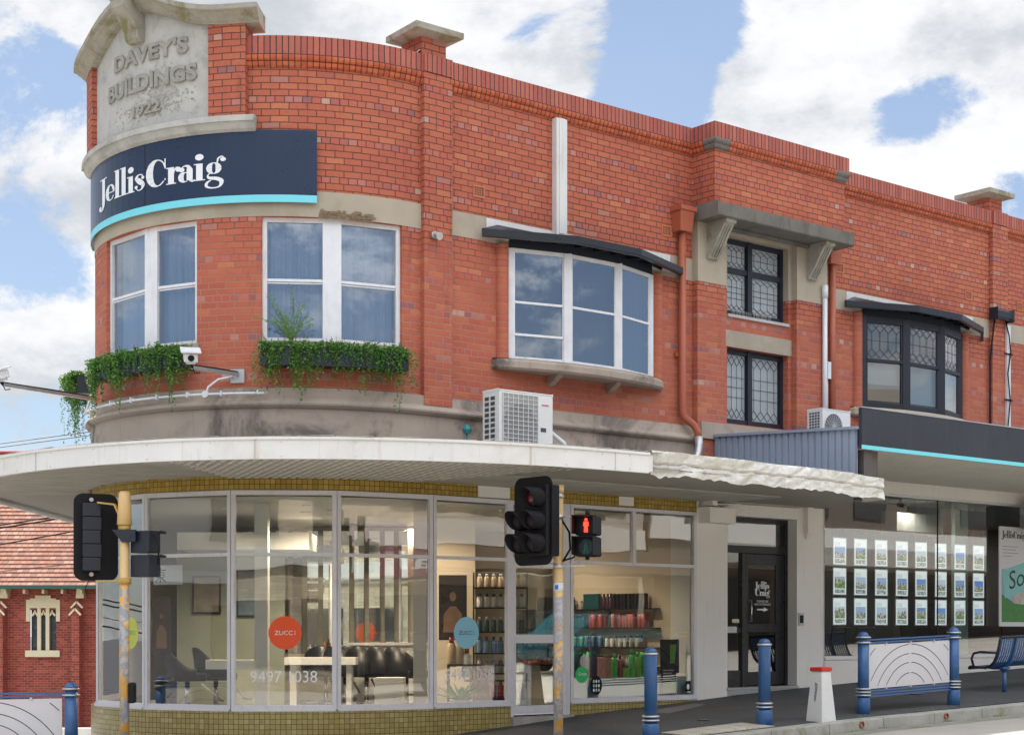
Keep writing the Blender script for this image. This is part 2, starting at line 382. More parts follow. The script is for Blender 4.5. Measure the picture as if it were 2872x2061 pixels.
M_['bluemetal'] = mat('grey_blue_sheet_metal', (.30, .36, .46), .45, .2, var=.1, scale=2, streak=.3, dirtcol=(.12, .13, .16))
M_['steel'] = mat('galvanised_steel', (.50, .50, .50), .4, .6, var=.2, scale=9)
M_['white_pipe'] = mat('white_plastic', (.70, .71, .72), .35, var=.05)
M_['acw'] = mat('air_conditioner_casing', (.72, .72, .70), .4, var=.05, streak=.1, dirtcol=(.5, .45, .38))
M_['acd'] = mat('air_conditioner_dark', (.06, .065, .07), .5)
M_['grille'] = mat('fan_grille', (.42, .42, .42), .5)
M_['terra'] = mat('terracotta_pipe_paint', (.37, .095, .048), .5, var=.14, scale=5, streak=.3, dirtcol=(.24, .08, .05))
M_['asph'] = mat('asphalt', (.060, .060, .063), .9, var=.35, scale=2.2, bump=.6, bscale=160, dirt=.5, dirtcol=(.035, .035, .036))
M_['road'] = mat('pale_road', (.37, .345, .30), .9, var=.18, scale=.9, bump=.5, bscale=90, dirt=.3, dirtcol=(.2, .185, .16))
M_['kerb'] = mat('bluestone_kerb', (.34, .33, .30), .85, var=.35, scale=3, bump=.6, bscale=30, dirt=.65, dirtcol=(.16, .165, .06))
M_['paver'] = mat('pale_paver', (.42, .38, .32), .8, var=.2, scale=5, bump=.3)
M_['ypole'] = None
M_['steelrod'] = mat('chrome', (.7, .7, .7), .15, 1, var=.02)
M_['cream'] = mat('cream_stone', (.62, .57, .38), .7, var=.08, bump=.1)
M_['green'] = mat('green_gutter', (.02, .09, .07), .5)
M_['int_wall'] = mat('cream_interior_wall', (.66, .56, .42), .7, var=.03)
M_['int_white'] = mat('white_interior_laminate', (.74, .74, .72), .4, var=.03)
M_['int_floor'] = mat('dark_polished_floor', (.10, .095, .09), .25, var=.15)
M_['int_dark'] = mat('dark_interior', (.05, .048, .045), .6)
M_['olive'] = mat('olive_interior_wall', (.22, .22, .15), .7)
M_['leather'] = mat('black_leather', (.012, .012, .014), .35, var=.2)
M_['mirror'] = mat('mirror', (.82, .85, .84), .02, 1, var=0)
M_['orange'] = mat('orange_disc', (.82, .085, .010), .5, var=.02)
M_['lblue'] = mat('light_blue_disc', (.25, .55, .72), .5, var=.02)
M_['lime'] = mat('lime_disc', (.55, .62, .08), .5, var=.02)
M_['gdisc'] = mat('green_disc', (.02, .45, .12), .5, var=.02)
M_['kred'] = mat('red_cap_paint', (.50, .022, .016), .5, var=.12)
M_['wpost'] = mat('white_post_paint', (.62, .62, .61), .6, var=.08, dirt=.2, dirtcol=(.35, .34, .32))
M_['curtain'] = mat('pale_curtain', (.50, .57, .66), .8, var=.15, scale=1.2, streak=.5, dirtcol=(.25, .29, .35))  # darker streaks in the colour stand in for shade in the folds
M_['curtaing'] = mat('grey_curtain', (.05, .052, .058), .8, var=.1)
M_['frost'] = mat('obscured_glass', (.34, .38, .40), .35, var=.22, scale=3, bump=.2, bscale=50, spec=.8)
M_['lead'] = mat('lead_came', (.06, .065, .07), .5)
M_['leaf'] = None
M_['timber'] = mat('old_timber', (.10, .085, .08), .8, var=.3, scale=6)
M_['broken'] = mat('broken_render', (.21, .155, .10), .95, var=.5, scale=14, bump=1, bscale=50)
M_['lattice'] = mat('panel_grey_paint', (.56, .55, .57), .45, var=.04, streak=.12, dirtcol=(.4, .4, .4))
M_['slot'] = mat('cut_slot', (.05, .05, .05), .7)
M_['lenr'] = mat('unlit_red_lens', (.085, .010, .012), .25, var=.1)
M_['lend'] = mat('unlit_dark_lens', (.022, .016, .018), .6, spec=.2)
M_['leng'] = mat('unlit_green_lens', (.008, .09, .085), .25)
M_['man'] = emis('lit_red_man', (1, .025, .012), 3.2)
M_['down'] = emis('downlight_glow', (1, .78, .5), 12)
def polemat():
    m, b, p = newmat('peeling_yellow_paint'); t = b.node('ShaderNodeTexCoord').outputs['Object']
    x, y, z = b.sep(t)
    n = b.noise(t, 7, 6, .7, .5); f = b.m('ADD', n, b.m('MULTIPLY', b.ss(z, 1.9, 2.5), -.22))
    pe = b.ss(f, .47, .50); c = b.mix(b.ss(b.noise(t, 14, 4, .6), .45, .6), (.26, .27, .30), (.38, .37, .38))
    yel = b.mix(b.ss(b.noise(t, 5, 4, .6), .42, .55), (.62, .42, .20), (.60, .31, .05)); base = b.mix(b.ss(z, 1.9, 2.3), yel, (.60, .41, .19))
    b.put(p.inputs['Base Color'], b.mix(pe, base, c)); p.inputs['Roughness'].default_value = .6
    b.put(p.inputs['Normal'], b.bump(pe, .4, .004)); return m
M_['ypole'] = polemat()
def leafmat(name, c0, c1, c2):
    m, b, p = newmat(name); g = b.node('ShaderNodeNewGeometry'); r = g.outputs['Random Per Island']
    b.put(p.inputs['Base Color'], b.ramp(r, [(0, c0), (.5, c1), (1, c2)])); p.inputs['Roughness'].default_value = .5
    tr = b.node('ShaderNodeBsdfTranslucent'); b.put(tr.inputs[0], b.ramp(r, [(0, c0), (1, c2)]))
    ms = b.node('ShaderNodeMixShader'); ms.inputs[0].default_value = .3; b.put(ms.inputs[1], p.outputs[0]); b.put(ms.inputs[2], tr.outputs[0])
    b.put(m.node_tree.nodes['Material Output'].inputs[0], ms.outputs[0]); return m
M_['leaf'] = leafmat('trailing_leaf', (.035, .12, .02), (.075, .22, .035), (.17, .34, .06))
M_['leafm'] = leafmat('fresh_leaf', (.06, .19, .02), (.13, .30, .04), (.24, .42, .08))
M_['leafl'] = leafmat('light_leaf', (.10, .22, .05), (.16, .32, .07), (.25, .40, .12))
M_['dry'] = leafmat('dry_leaf', (.25, .17, .07), (.32, .25, .10), (.40, .32, .15))
def glassmat(name, refl=.10, boost=1.6, tint=(.86, .9, .88), wav=0, ws=2.5, rcol=(1, 1, 1)):
    m, b, p = newmat(name); b.n.remove(p)
    fr = b.node('ShaderNodeFresnel'); fr.inputs[0].default_value = 1.5
    fac = b.m('MULTIPLY_ADD', fr.outputs[0], boost, refl, True)
    tr = b.node('ShaderNodeBsdfTransparent'); tr.inputs[0].default_value = (*tint, 1)
    gl = b.node('ShaderNodeBsdfAnisotropic'); gl.inputs['Roughness'].default_value = 0; gl.inputs['Color'].default_value = (*rcol, 1)
    if wav:
        t = b.node('ShaderNodeTexCoord').outputs['Object']
        bn = b.bump(b.noise(t, ws, 1, .4), wav, .02); b.put(gl.inputs['Normal'], bn); b.put(fr.inputs['Normal'], bn)
    ms = b.node('ShaderNodeMixShader'); b.put(ms.inputs[0], fac); b.put(ms.inputs[1], tr.outputs[0]); b.put(ms.inputs[2], gl.outputs[0])
    b.put(m.node_tree.nodes['Material Output'].inputs[0], ms.outputs[0]); return m
M_['glass'] = glassmat('shop_glass', .08, 2.5, (.90, .93, .90), .10, 1.3)
M_['gup'] = glassmat('upper_window_glass', .24, 1.5, (.8, .86, .95), .02, 1.0, (.80, .89, 1.0))
M_['gdk'] = glassmat('dark_window_glass', .12, 1.5, (.75, .8, .85), .12, 2)
M_['gflat'] = glassmat('plate_glass', .12, 2.0, (.8, .86, .84), .04, 1.0)
def listmat():
    "property card: a photo at the middle, small lines of text above"
    m, b, p = newmat('listing_print'); t = b.node('ShaderNodeTexCoord').outputs['Object']
    inf = b.node('ShaderNodeObjectInfo').outputs['Random']
    x, y, z = b.sep(t); o = b.vm('ADD', t, b.xyz(b.m('MULTIPLY', inf, 91), 0, b.m('MULTIPLY', inf, 37)))
    n = b.noise(o, 16, 4, .6); zz = b.m('ADD', b.m('MULTIPLY_ADD', b.m('SUBTRACT', n, .5), .24, z), b.m('MULTIPLY', b.m('SUBTRACT', b.m('FRACT', b.m('MULTIPLY', inf, 13.1)), .5), .10))
    r2_ = b.m('FRACT', b.m('MULTIPLY', inf, 7.3)); r3_ = b.m('FRACT', b.m('MULTIPLY', inf, 23.7)); skyb = b.mix(r2_, (.04, .18, .55), (.55, .62, .66))
    house = b.mix(b.ss(b.noise(o, 34, 3, .6), .45, .55), (.10, .11, .10), (.50, .46, .40))
    green = b.mix(b.ss(b.noise(o, 22, 3, .6), .4, .6), (.05, .16, .03), (.28, .32, .18))
    c = b.mix(b.ss(zz, .235, .25), house, skyb); c = b.mix(b.ss(zz, .15, .165), green, c)
    small = b.mix(b.ss(b.noise(o, 45, 3, .6), .45, .58), (.14, .16, .17), (.55, .58, .58))
    ph = b.m('MULTIPLY', b.ss(z, .118, .120), b.m('SUBTRACT', 1., b.ss(z, .318, .320)))
    inx = b.m('SUBTRACT', 1., b.ss(b.m('ABSOLUTE', x), .132, .134)); s2 = b.m('MULTIPLY', b.ss(z, .035, .037), b.m('SUBTRACT', 1., b.ss(z, .105, .107)))
    wh = (.78, .82, .84)
    tx = b.m('MULTIPLY', b.m('MULTIPLY', b.ss(z, .33, .331), b.m('SUBTRACT', 1., b.ss(z, .395, .396))), b.m('MULTIPLY', b.m('GREATER_THAN', b.m('FRACT', b.m('MULTIPLY', z, 55)), .55), b.m('LESS_THAN', b.m('ADD', x, .04), b.m('MULTIPLY', b.noise(b.xyz(0, 0, b.m('FLOOR', b.m('MULTIPLY', z, 55))), 9), .1))))
    col = b.mix(b.m('MULTIPLY', ph, inx), wh, c); col = b.mix(b.m('MULTIPLY', s2, inx), col, small); col = b.mix(b.m('MULTIPLY', b.m('MULTIPLY', tx, inx), .45), col, (.1, .12, .15))
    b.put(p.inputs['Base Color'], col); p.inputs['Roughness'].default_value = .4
    b.put(p.inputs['Emission Color'], col); p.inputs['Emission Strength'].default_value = .55    # glow added to the print to brighten the cards
    return m
M_['listing'] = listmat()

# ---------------------------------------------------------------- text
def textmesh(body, size=1., extrude=.0, bold=0., align='LEFT', space=1.):
    cu = bpy.data.curves.new('t', 'FONT'); cu.body = body; cu.size = size; cu.extrude = extrude; cu.offset = bold; cu.align_x = align; cu.space_character = space; cu.resolution_u = 3
    o = bpy.data.objects.new('t', cu); sc.collection.objects.link(o); bpy.context.view_layer.update()
    me = bpy.data.meshes.new_from_object(o.evaluated_get(bpy.context.evaluated_depsgraph_get()))
    v = [tuple(q.co) for q in me.vertices]; f = [tuple(p.vertices) for p in me.polygons]
    bpy.data.objects.remove(o); bpy.data.curves.remove(cu); bpy.data.meshes.remove(me)
    return v, f
def fit(vf, w=None, h=None):
    v, f = vf; xs = [p[0] for p in v]; ys = [p[1] for p in v]
    x0, x1, y0, y1 = min(xs), max(xs), min(ys), max(ys); sx = w/(x1-x0) if w else None; sy = h/(y1-y0) if h else None
    sx = sx or sy; sy = sy or sx
    return [((x-x0)*sx, (y-y0)*sy, z) for x, y, z in v], f
def wall_text(mb, body, s0, z0, t, w, h=None, extrude=.0, bold=0.):
    v, f = fit(textmesh(body, 1, extrude, bold), w, h); return mb.add(v, f, lambda x, y, z: W(s0+x, t+z, z0+y))
# fat-face serif letters drawn as swelling strokes
def ribbon(pts, ws):
    n = len(pts); out = []
    def cr(a, b, c, d, t): return .5*((2*b)+(-a+c)*t+(2*a-5*b+4*c-d)*t*t+(-a+3*b-3*c+d)*t**3)
    P = []
    for i in range(n-1):
        g = [pts[max(i-1, 0)]+(ws[max(i-1, 0)],), pts[i]+(ws[i],), pts[i+1]+(ws[i+1],), pts[min(i+2, n-1)]+(ws[min(i+2, n-1)],)]
        for k in range(7): P.append(tuple(cr(g[0][j], g[1][j], g[2][j], g[3][j], k/7) for j in range(3)))
    P.append(pts[-1]+(ws[-1],))
    L, Rr = [], []
    for i, (x, y, w) in enumerate(P):
        a = P[max(i-1, 0)]; b = P[min(i+1, len(P)-1)]; dx, dy = b[0]-a[0], b[1]-a[1]; l = math.hypot(dx, dy) or 1
        nx, ny = -dy/l, dx/l; w = max(w, .02); L.append((x+nx*w/2, y+ny*w/2)); Rr.append((x-nx*w/2, y-ny*w/2))
    return [[L[i], Rr[i], Rr[i+1], L[i+1]] for i in range(len(L)-1)]
def rect(x0, y0, x1, y1): return [[(x0, y0), (x1, y0), (x1, y1), (x0, y1)]]
def ball(x, y, r): return [[(x+r*math.cos(k*math.pi/8), y+r*math.sin(k*math.pi/8)) for k in range(16)]]
def arcp(cx, cy, rx, ry, a0, a1, n, wf):
    pts = [(cx+rx*math.cos(R_(a0+(a1-a0)*i/n)), cy+ry*math.sin(R_(a0+(a1-a0)*i/n))) for i in range(n+1)]
    return ribbon(pts, [wf(R_(a0+(a1-a0)*i/n)) for i in range(n+1)])
tk = lambda a: .06+.26*abs(math.cos(a))**1.6
GL = {
 'J': (.72, rect(.02, 1.53, .74, 1.6)+rect(.24, .1, .55, 1.55)+ribbon([(.395, .15), (.37, -.12), (.22, -.33), (.04, -.34)], [.31, .26, .12, .06])+ball(.03, -.2, .15)),
 'e': (.80, arcp(.42, .5, .30, .46, 0, 330, 14, lambda a: .06+(.27*max(0, -math.cos(a))**1.4 if math.cos(a) < 0 else .14*math.cos(a)*(1 if math.sin(a) > 0 else .1)))+rect(.2, .48, .76, .54)),
 'l': (.50, rect(.1, 0, .39, 1.7)+rect(0, 1.64, .2, 1.7)+rect(.0, 0, .49, .06)),
 'i': (.50, rect(.1, 0, .39, 1.0)+rect(0, .94, .2, 1.0)+rect(.0, 0, .49, .06)+ball(.24, 1.38, .19)),
 's': (.66, ribbon([(.52, .78), (.42, .93), (.24, .95), (.12, .77), (.3, .55), (.5, .33), (.42, .07), (.22, .03), (.08, .2)], [.06, .07, .08, .2, .3, .22, .09, .06, .06])+ball(.50, .74, .09)+ball(.1, .24, .1)),
 'C': (1.16, arcp(.60, .8, .44, .77, 42, 318, 18, lambda a: .07+.33*max(0, -math.cos(a))**1.1)+rect(.97, 1.0, 1.03, 1.6)+rect(.97, .3, 1.03, .42)+ribbon([(.93, 1.32), (.99, 1.15), (1.0, 1.02)], [.09, .1, .05])),
 'r': (.62, rect(.1, 0, .39, 1.0)+rect(0, .94, .2, 1.0)+rect(.0, 0, .49, .06)+ribbon([(.36, .6), (.42, .85), (.52, .95), (.6, .93)], [.06, .07, .07, .08])+ball(.6, .82, .14)),
 'a': (.78, rect(.40, .1, .68, .75)+ribbon([(.54, .7), (.46, .92), (.28, .95), (.14, .82)], [.28, .16, .07, .06])+ball(.17, .74, .13)+arcp(.33, .3, .2, .27, 60, 300, 10, lambda a: .05+.22*max(0, -math.cos(a)))+ribbon([(.56, .15), (.66, .02), (.78, .1)], [.2, .1, .04])),
 'g': (.86, arcp(.38, .66, .2, .31, 0, 360, 16, lambda a: .05+.2*abs(math.cos(a))**1.5)+ribbon([(.24, .4), (.12, .25), (.2, .1), (.5, .04), (.7, -.12), (.62, -.42), (.34, -.5), (.08, -.4), (.08, -.18), (.26, -.04)], [.05, .07, .16, .2, .2, .1, .07, .12, .12, .05])+ribbon([(.52, .92), (.56, 1.2), (.70, 1.32), (.78, 1.28)], [.05, .08, .08, .08])+ball(.77, 1.15, .12)),
}
def fatface(mb, word, fn, xscale=1., kern=.86):
    x = 0; k = 0
    for ch in word:
        adv, polys = GL[ch]
        for P in polys:
            dd = .00025*(k % 12); k += 1
            mb.face([fn((x+px)*xscale, py, dd) for px, py in P])
        x += adv*kern+.06
    return x*xscale

def path_normals(path):
    out = []
    for i, p in enumerate(path):
        ds = []
        if i: ds.append((Vector(p)-Vector(path[i-1])).normalized())
        if i < len(path)-1: ds.append((Vector(path[i+1])-Vector(p)).normalized())
        ns = [Vector((d.y, -d.x)) for d in ds]
        if len(ns) == 1: out.append(ns[0])
        else:
            m = (ns[0]+ns[1]); m = m.normalized(); out.append(m/max(.3, m.dot(ns[0])))
    return out
def sweepP(mb, prof, path, caps=True, u0=0, zf=None):
    "profile (offset outward, z) along a mitred plan path of 2d points"
    path = [Vector((p[0], p[1])) for p in path]; N = path_normals(path); u = u0
    zf = zf or (lambda i: 0)
    for i in range(len(path)-1):
        l = (path[i+1]-path[i]).length
        for j in range(len(prof)):
            p, q = prof[j], prof[(j+1) % len(prof)]
            P = lambda k, a: (*(path[k]+N[k]*a[0]), a[1]+zf(k))
            vert = abs(p[0]-q[0]) < abs(p[1]-q[1]); ua, ub = (p[1], q[1]) if vert else (p[0], q[0])
            mb.face([P(i, p), P(i+1, p), P(i+1, q), P(i, q)], [(u, ua), (u+l, ua), (u+l, ub), (u, ub)])
        u += l
    if caps:
        for k, rev in ((0, 1), (len(path)-1, 0)):
            pts = [(*(path[k]+N[k]*a[0]), a[1]+zf(k)) for a in prof]
            mb.face(pts[::-1] if rev else pts)
def panel(mb, s0, s1, z0, z1, t, holes=(), step=.16):
    "wall face with openings (a,b,za,zb,depth) and their reveals"
    ss = {s0, s1}; zs = {z0, z1}
    for h in holes: ss |= {h[0], h[1]}; zs |= {h[2], h[3]}
    if s0 < S0 < s1: ss.add(S0)
    ss = sorted(x for x in ss if s0 <= x <= s1); zs = sorted(x for x in zs if z0 <= x <= z1)
    full = []
    for a, b in zip(ss, ss[1:]):
        n = max(1, int(math.ceil((b-a)/step))) if a < S0-1e-6 else 1
        full += [a+(b-a)*i/n for i in range(n)]
    full.append(ss[-1])
    for a, b in zip(full, full[1:]):
        for c, d in zip(zs, zs[1:]):
            m = ((a+b)/2, (c+d)/2)
            if any(h[0] < m[0] < h[1] and h[2] < m[1] < h[3] for h in holes): continue
            mb.face([W(a, t, c), W(b, t, c), W(b, t, d), W(a, t, d)], [(a, c), (b, c), (b, d), (a, d)])
    for (a, b, c, d, dep, *sk) in holes:
        sk = sk[0] if sk else ''
        for s_, rv in ((a, 0), (b, 1)):
            pts = [W(s_, t, c), W(s_, t-dep, c), W(s_, t-dep, d), W(s_, t, d)]; uv = [(s_, c), (s_+dep, c), (s_+dep, d), (s_, d)]
            if not rv: pts.reverse(); uv.reverse()
            mb.face(pts, uv)
        n = max(1, int(math.ceil((b-a)/step))) if a < S0 else 1
        for i in range(n):
            p, q = a+(b-a)*i/n, a+(b-a)*(i+1)/n
            if 'B' not in sk: mb.face([W(p, t, c), W(q, t, c), W(q, t-dep, c), W(p, t-dep, c)], [(p, 0), (q, 0), (q, dep), (p, dep)])
            if 'T' not in sk: mb.face([W(p, t-dep, d), W(q, t-dep, d), W(q, t, d), W(p, t, d)], [(p, dep), (q, dep), (q, 0), (p, 0)])

# ================================================================= ground
SS = [-44, -36, -28, -22, -18, -16, -14.5]+[-13.5+.35*i for i in range(21)]+[-6.2+.6*i for i in range(34)]+[15, 20, 30, 45, 60]
def strip(name, ts, m, dz=0, kindlab=None):
    mb = MB()
    for a, b in zip(SS, SS[1:]):
        for p, q in zip(ts, ts[1:]):
            mb.smooth = False
            mb.face([W(a, q, G(a, q-1e-4 if q == 3.5 else q)+dz), W(b, q, G(b, q-1e-4 if q == 3.5 else q)+dz), W(b, p, G(b, p+1e-4 if p == 3.5 else p)+dz), W(a, p, G(a, p+1e-4 if p == 3.5 else p)+dz)])
    return mb.build(name, m, kind='structure', label=kindlab)
strip('footpath', [-.35, .5, 1.5, 2.5, 3.2], M_['asph'])
strip('gutter', [3.505, 3.62, 3.80], mat('mossy_gutter', (.25, .24, .20), .9, var=.3, scale=2.5, dirt=.8, dirtcol=(.13, .15, .035), bump=.5), dz=.004)
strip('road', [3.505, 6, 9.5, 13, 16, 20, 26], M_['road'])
g = MB(); g.face([(-900, -400, -2.2), (900, -400, -2.2), (900, 1500, -2.2), (-900, 1500, -2.2)]); g.build('ground', M_['asph'], kind='structure')
mb = MB()   # kerb stones with open joints
a = -13.5
while a < 24:
    L = 1.15 if a > -7 else .6
    b = min(a+L-.012, 24)
    for k in range(2):
        p, q = a+(b-a)*k/2, a+(b-a)*(k+1)/2
        zA, zB = G(p, 3.49), G(q, 3.49)
        P = [W(p, 3.5, zA-.3), W(q, 3.5, zB-.3), W(q, 3.2, zB-.3), W(p, 3.2, zA-.3), W(p, 3.48, zA+.012), W(q, 3.48, zB+.012), W(q, 3.2, zB+.012), W(p, 3.2, zA+.012)]
        mb.hexa(P)
    a += L
mb.build('kerb', M_['kerb'], kind='structure', bevel=.012)
# drain outlets in the kerb face
for s in (-1.65, .25):
    c = W(s, 3.5, G(s, 3.49)-.05); n = Vector((N0[0], N0[1], 0)); d = MB()
    d.tube([c-n*.12, c+n*.012], .042, 16, caps=False); d.cur = 1; d.tube([c-n*.03, c-n*.028], .04, 16)
    d.build('drain_pipe', [M_['terra'], M_['slot']], label=('round stormwater outlet in the kerb between the white tapered post and the railing' if s < 0 else 'round stormwater outlet in the kerb in front of the middle of the railing'), cat='drain outlet')
# paving let into the asphalt
pv = MB()
for i in range(5):
    for j in range(2):
        s = -4.55+i*.31; t = 2.55+j*.31
        pv.hexa([W(s, t+.29, G(s, t+.29)+.004), W(s+.29, t+.29, G(s+.29, t+.29)+.004), W(s+.29, t, G(s+.29, t)+.004), W(s, t, G(s, t)+.004), W(s, t+.29, G(s, t+.29)+.012), W(s+.29, t+.29, G(s+.29, t+.29)+.012), W(s+.29, t, G(s+.29, t)+.012), W(s, t, G(s, t)+.012)])
pv.build('paving_slabs', M_['paver'], label='pale square paving slabs let into the asphalt beside the bollard', kind='structure')
pv = MB()
for i in range(6):
    for j in range(4):
        s = -7.9+i*.31; t = 1.75+j*.31
        pv.hexa([W(s, t+.29, G(s, t+.29)+.004), W(s+.29, t+.29, G(s+.29, t+.29)+.004), W(s+.29, t, G(s+.29, t)+.004), W(s, t, G(s, t)+.004), W(s, t+.29, G(s, t+.29)+.012), W(s+.29, t+.29, G(s+.29, t+.29)+.012), W(s+.29, t, G(s+.29, t)+.012), W(s, t, G(s, t)+.012)])
pv.build('paving_slabs', M_['paver'], label='pale square paving slabs let into the asphalt by the tiled corner', kind='structure')
sc_ = MB(); sc_.hexa([W(-2.9, 1.0, G(-2.9, 1.)+.004), W(-1.7, .6, G(-1.7, .6)+.004), W(-1.7, .35, G(-1.7, .35)+.004), W(-3.0, .6, G(-3, .6)+.004)]+[W(-2.9, 1.0, G(-2.9, 1.)+.007), W(-1.7, .6, G(-1.7, .6)+.007), W(-1.7, .35, G(-1.7, .35)+.007), W(-3.0, .6, G(-3, .6)+.007)])
sc_.build('asphalt_patch', mat('light_asphalt', (.13, .13, .135), .9, bump=.3), kind='structure')
lt = MB(); rl = random.Random(12)
for i in range(420):
    s_ = rl.uniform(-9, 12); t_ = rl.choice((rl.uniform(3.52, 3.75), rl.uniform(.1, 3.4), rl.uniform(.05, .25), rl.uniform(3.5, 3.6))); p = W(s_, t_, G(s_, t_)+.008); a = rl.uniform(0, 6.3); z_ = rl.uniform(.006, .022)
    d = Vector((math.cos(a), math.sin(a), rl.uniform(-.1, .3)))*z_; e = Vector((-math.sin(a), math.cos(a), rl.uniform(-.1, .3)))*z_*.5
    lt.face([p-d, p+e, p+d, p-e])
lt.build('leaf_litter', M_['dry'], kind='stuff', label='small dry leaves and grit on the footpath and in the gutter')
gs = MB()
for i in range(260):
    c_ = rl.choice((-3.6, -1.9, -1.2, .3, 1.5, 3.1, 4.6, -4.4)); s_ = c_+rl.gauss(0, .10); t_ = rl.choice((3.19, 3.51)); p = W(s_, t_, G(s_, 3.49 if t_ < 3.5 else 3.6)+.005); h_ = rl.uniform(.02, .07); q_ = Vector((rl.uniform(-.02, .02), rl.uniform(-.02, .02), h_)); e = Vector((.004, .002, 0)); gs.face([p-e, p+e, p+q_])
gs.build('weeds', M_['leafl'], kind='stuff', label='tufts of weeds in the kerb joints')
for (s_, t_, r_) in ((1.9, 1.7, .11), (-3.1, 1.9, .09)):
    cv = MB(); c_ = W(s_, t_, G(s_, t_)+.003); cv.lathe([(r_, 0), (r_, .006), (r_*.9, .007)], c_, 20); cv.build('service_cover', mat('worn_iron_%d' % int(r_*100), (.11, .105, .10), .6, var=.3, scale=20), kind='structure')
# ================================================================= the corner building
BL = W(-6, -2, 0)
B = thing('corner_building', 'two-storey red brick corner building with curved front, shops and awnings', 'building', BL, worldspace=True)
EX = 13.5
wall = MB()
cor = [(-11.584, -9.656, 5.40, 7.03, .2), (-8.755, -6.861, 5.40, 7.03, .2), (-14.9, -13.2, 5.40, 7.03, .2)]
panel(wall, -24, -6.56, 3.6, 9.13, 0, cor)
panel(wall, -6.56, -1.396, 3.6, 9.13, 0, [(-5.02, -2.32, 5.42, 7.0, .3)])
panel(wall, 1.649, EX, 4.0, 9.13, 0, [(2.70, 5.40, 5.42, 7.0, .3)])
# lower bay with the tall recess
panel(wall, -1.396, 1.649, 3.66, 7.02, .117, [(-.77, .895, 4.88, 7.02, .117, 'T')])
for s_, sg in ((-1.396, -1), (1.649, 1)):
    p = [W(s_, 0, 3.66), W(s_, .117, 3.66), W(s_, .117, 8.14), W(s_, 0, 8.14)]
    if sg > 0: p.reverse()
    wall.face(p, [(s_, 3.66), (s_+.117, 3.66), (s_+.117, 8.14), (s_, 8.14)] if sg < 0 else [(s_, 8.14), (s_+.117, 8.14), (s_+.117, 3.66), (s_, 3.66)])
panel(wall, -.77, .895, 4.88, 7.02, 0, [(-.62, .82, 4.90, 6.11, .17), (-.62, .82, 6.62, 7.02, .17, 'T')])
# projecting upper bay under its parapet
sweepP(wall, [(0, 8.14), (0, 9.13), (-.1, 9.13), (-.1, 8.14)], [W(-1.396, 0)[:2], W(-1.396, .482)[:2], W(1.649, .482)[:2], W(1.649, 0)[:2]], u0=-1.9)
# parapet inner face, end walls, back
wall.boxW(-24, EX, -.36, -.30, 8.6, 9.13)
for s_ in (EX,):
    wall.face([W(s_, 0, 0), W(s_, -14, 0), W(s_, -14, 9.2), W(s_, 0, 9.2)])
wall.face([W(EX, -14, 0), W(-24, -.1, 0), W(-24, -.1, 9.2), W(EX, -14, 9.2)])
wallo = wall.build('wall', M_['brick'], B)
rf = MB()
pts = [W(-24+i*.5, -.3, 8.62) for i in range(0, 36)]+[W(-6, -.3, 8.62), W(EX, -.3, 8.62), W(EX, -14, 8.62)]
rf.face(pts); rf.build('roof', M_['steel'], B)
# piers
for s_ in (-6.325, 6.585):
    pr_ = MB(); pr_.boxW(s_-.235, s_+.235, -.02, .08, 4.66, 9.13); pr_.boxW(s_-.2, s_+.2, -.5, -.02, 9.37, 9.66); pr_.build('pier', M_['brick2'], B)
for s_ in (-6.325, 6.585):
    c = MB(); Z = lambda a, z: [W(s_-a, -.257+a, z), W(s_+a, -.257+a, z), W(s_+a, -.257-a, z), W(s_-a, -.257-a, z)]
    c.hexa(Z(.23, 9.64)+Z(.39, 9.685)); c.hexa(Z(.392, 9.685)+Z(.392, 9.765)); c.hexa(Z(.375, 9.765)+Z(.08, 9.81))
    c.build('pier_cap', M_['conc'], B)
fl = MB(); fl.bar(W(-6.62, -.12, 9.375), W(-6.53, -.1, 9.46), .12, .01); fl.build('lead_flashing', M_['steel'], B)
# parapet coping and moulded course
cop = MB(); PC = [(.055, 9.133), (.055, 9.37), (-.36, 9.37), (-.36, 9.133)]
cop.sweep(PC, -24, -12.38); cop.sweep(PC, -8.94, -1.40); cop.sweep(PC, 1.66, EX)
sweepP(cop, [(.055, 9.133), (.055, 9.37), (-.33, 9.37), (-.33, 9.133)], [W(-1.396, -.30)[:2], W(-1.396, .482)[:2], W(1.649, .482)[:2], W(1.649, -.30)[:2]], u0=.02)
for s_ in (-6.325, 6.585): cop.boxW(s_-.235, s_+.235, .05, .095, 9.135, 9.372)
cop.build('parapet_coping', M_['soldier'], B)
mo = MB(); PM = [(-.02, 8.968), (.012, 8.972), (.036, 8.992), (.046, 9.022), (.040, 9.046), (.052, 9.052), (.068, 9.074), (.074, 9.104), (.066, 9.131), (-.02, 9.131)]
mo.sweep(PM, -24, -12.38); mo.sweep(PM, -8.94, -6.56); mo.sweep(PM, -6.09, -1.40); mo.sweep(PM, 1.66, 6.35); mo.sweep(PM, 6.82, EX)
PB = PM
sweepP(mo, PB, [W(-1.396, .05)[:2], W(-1.396, .30)[:2]]); sweepP(mo, PB, [W(-1.12, .482)[:2], W(1.38, .482)[:2]])
mo.build('moulded_course', M_['mould'], B)
mg = MB(); sweepP(mg, PB, [W(-1.396, .30)[:2], W(-1.396, .482)[:2], W(-1.12, .482)[:2]]); sweepP(mg, PB, [W(1.38, .482)[:2], W(1.649, .482)[:2], W(1.649, .05)[:2]])
mg.build('moulded_course', M_['concd'], B, label='blackened corner pieces of the moulded course')
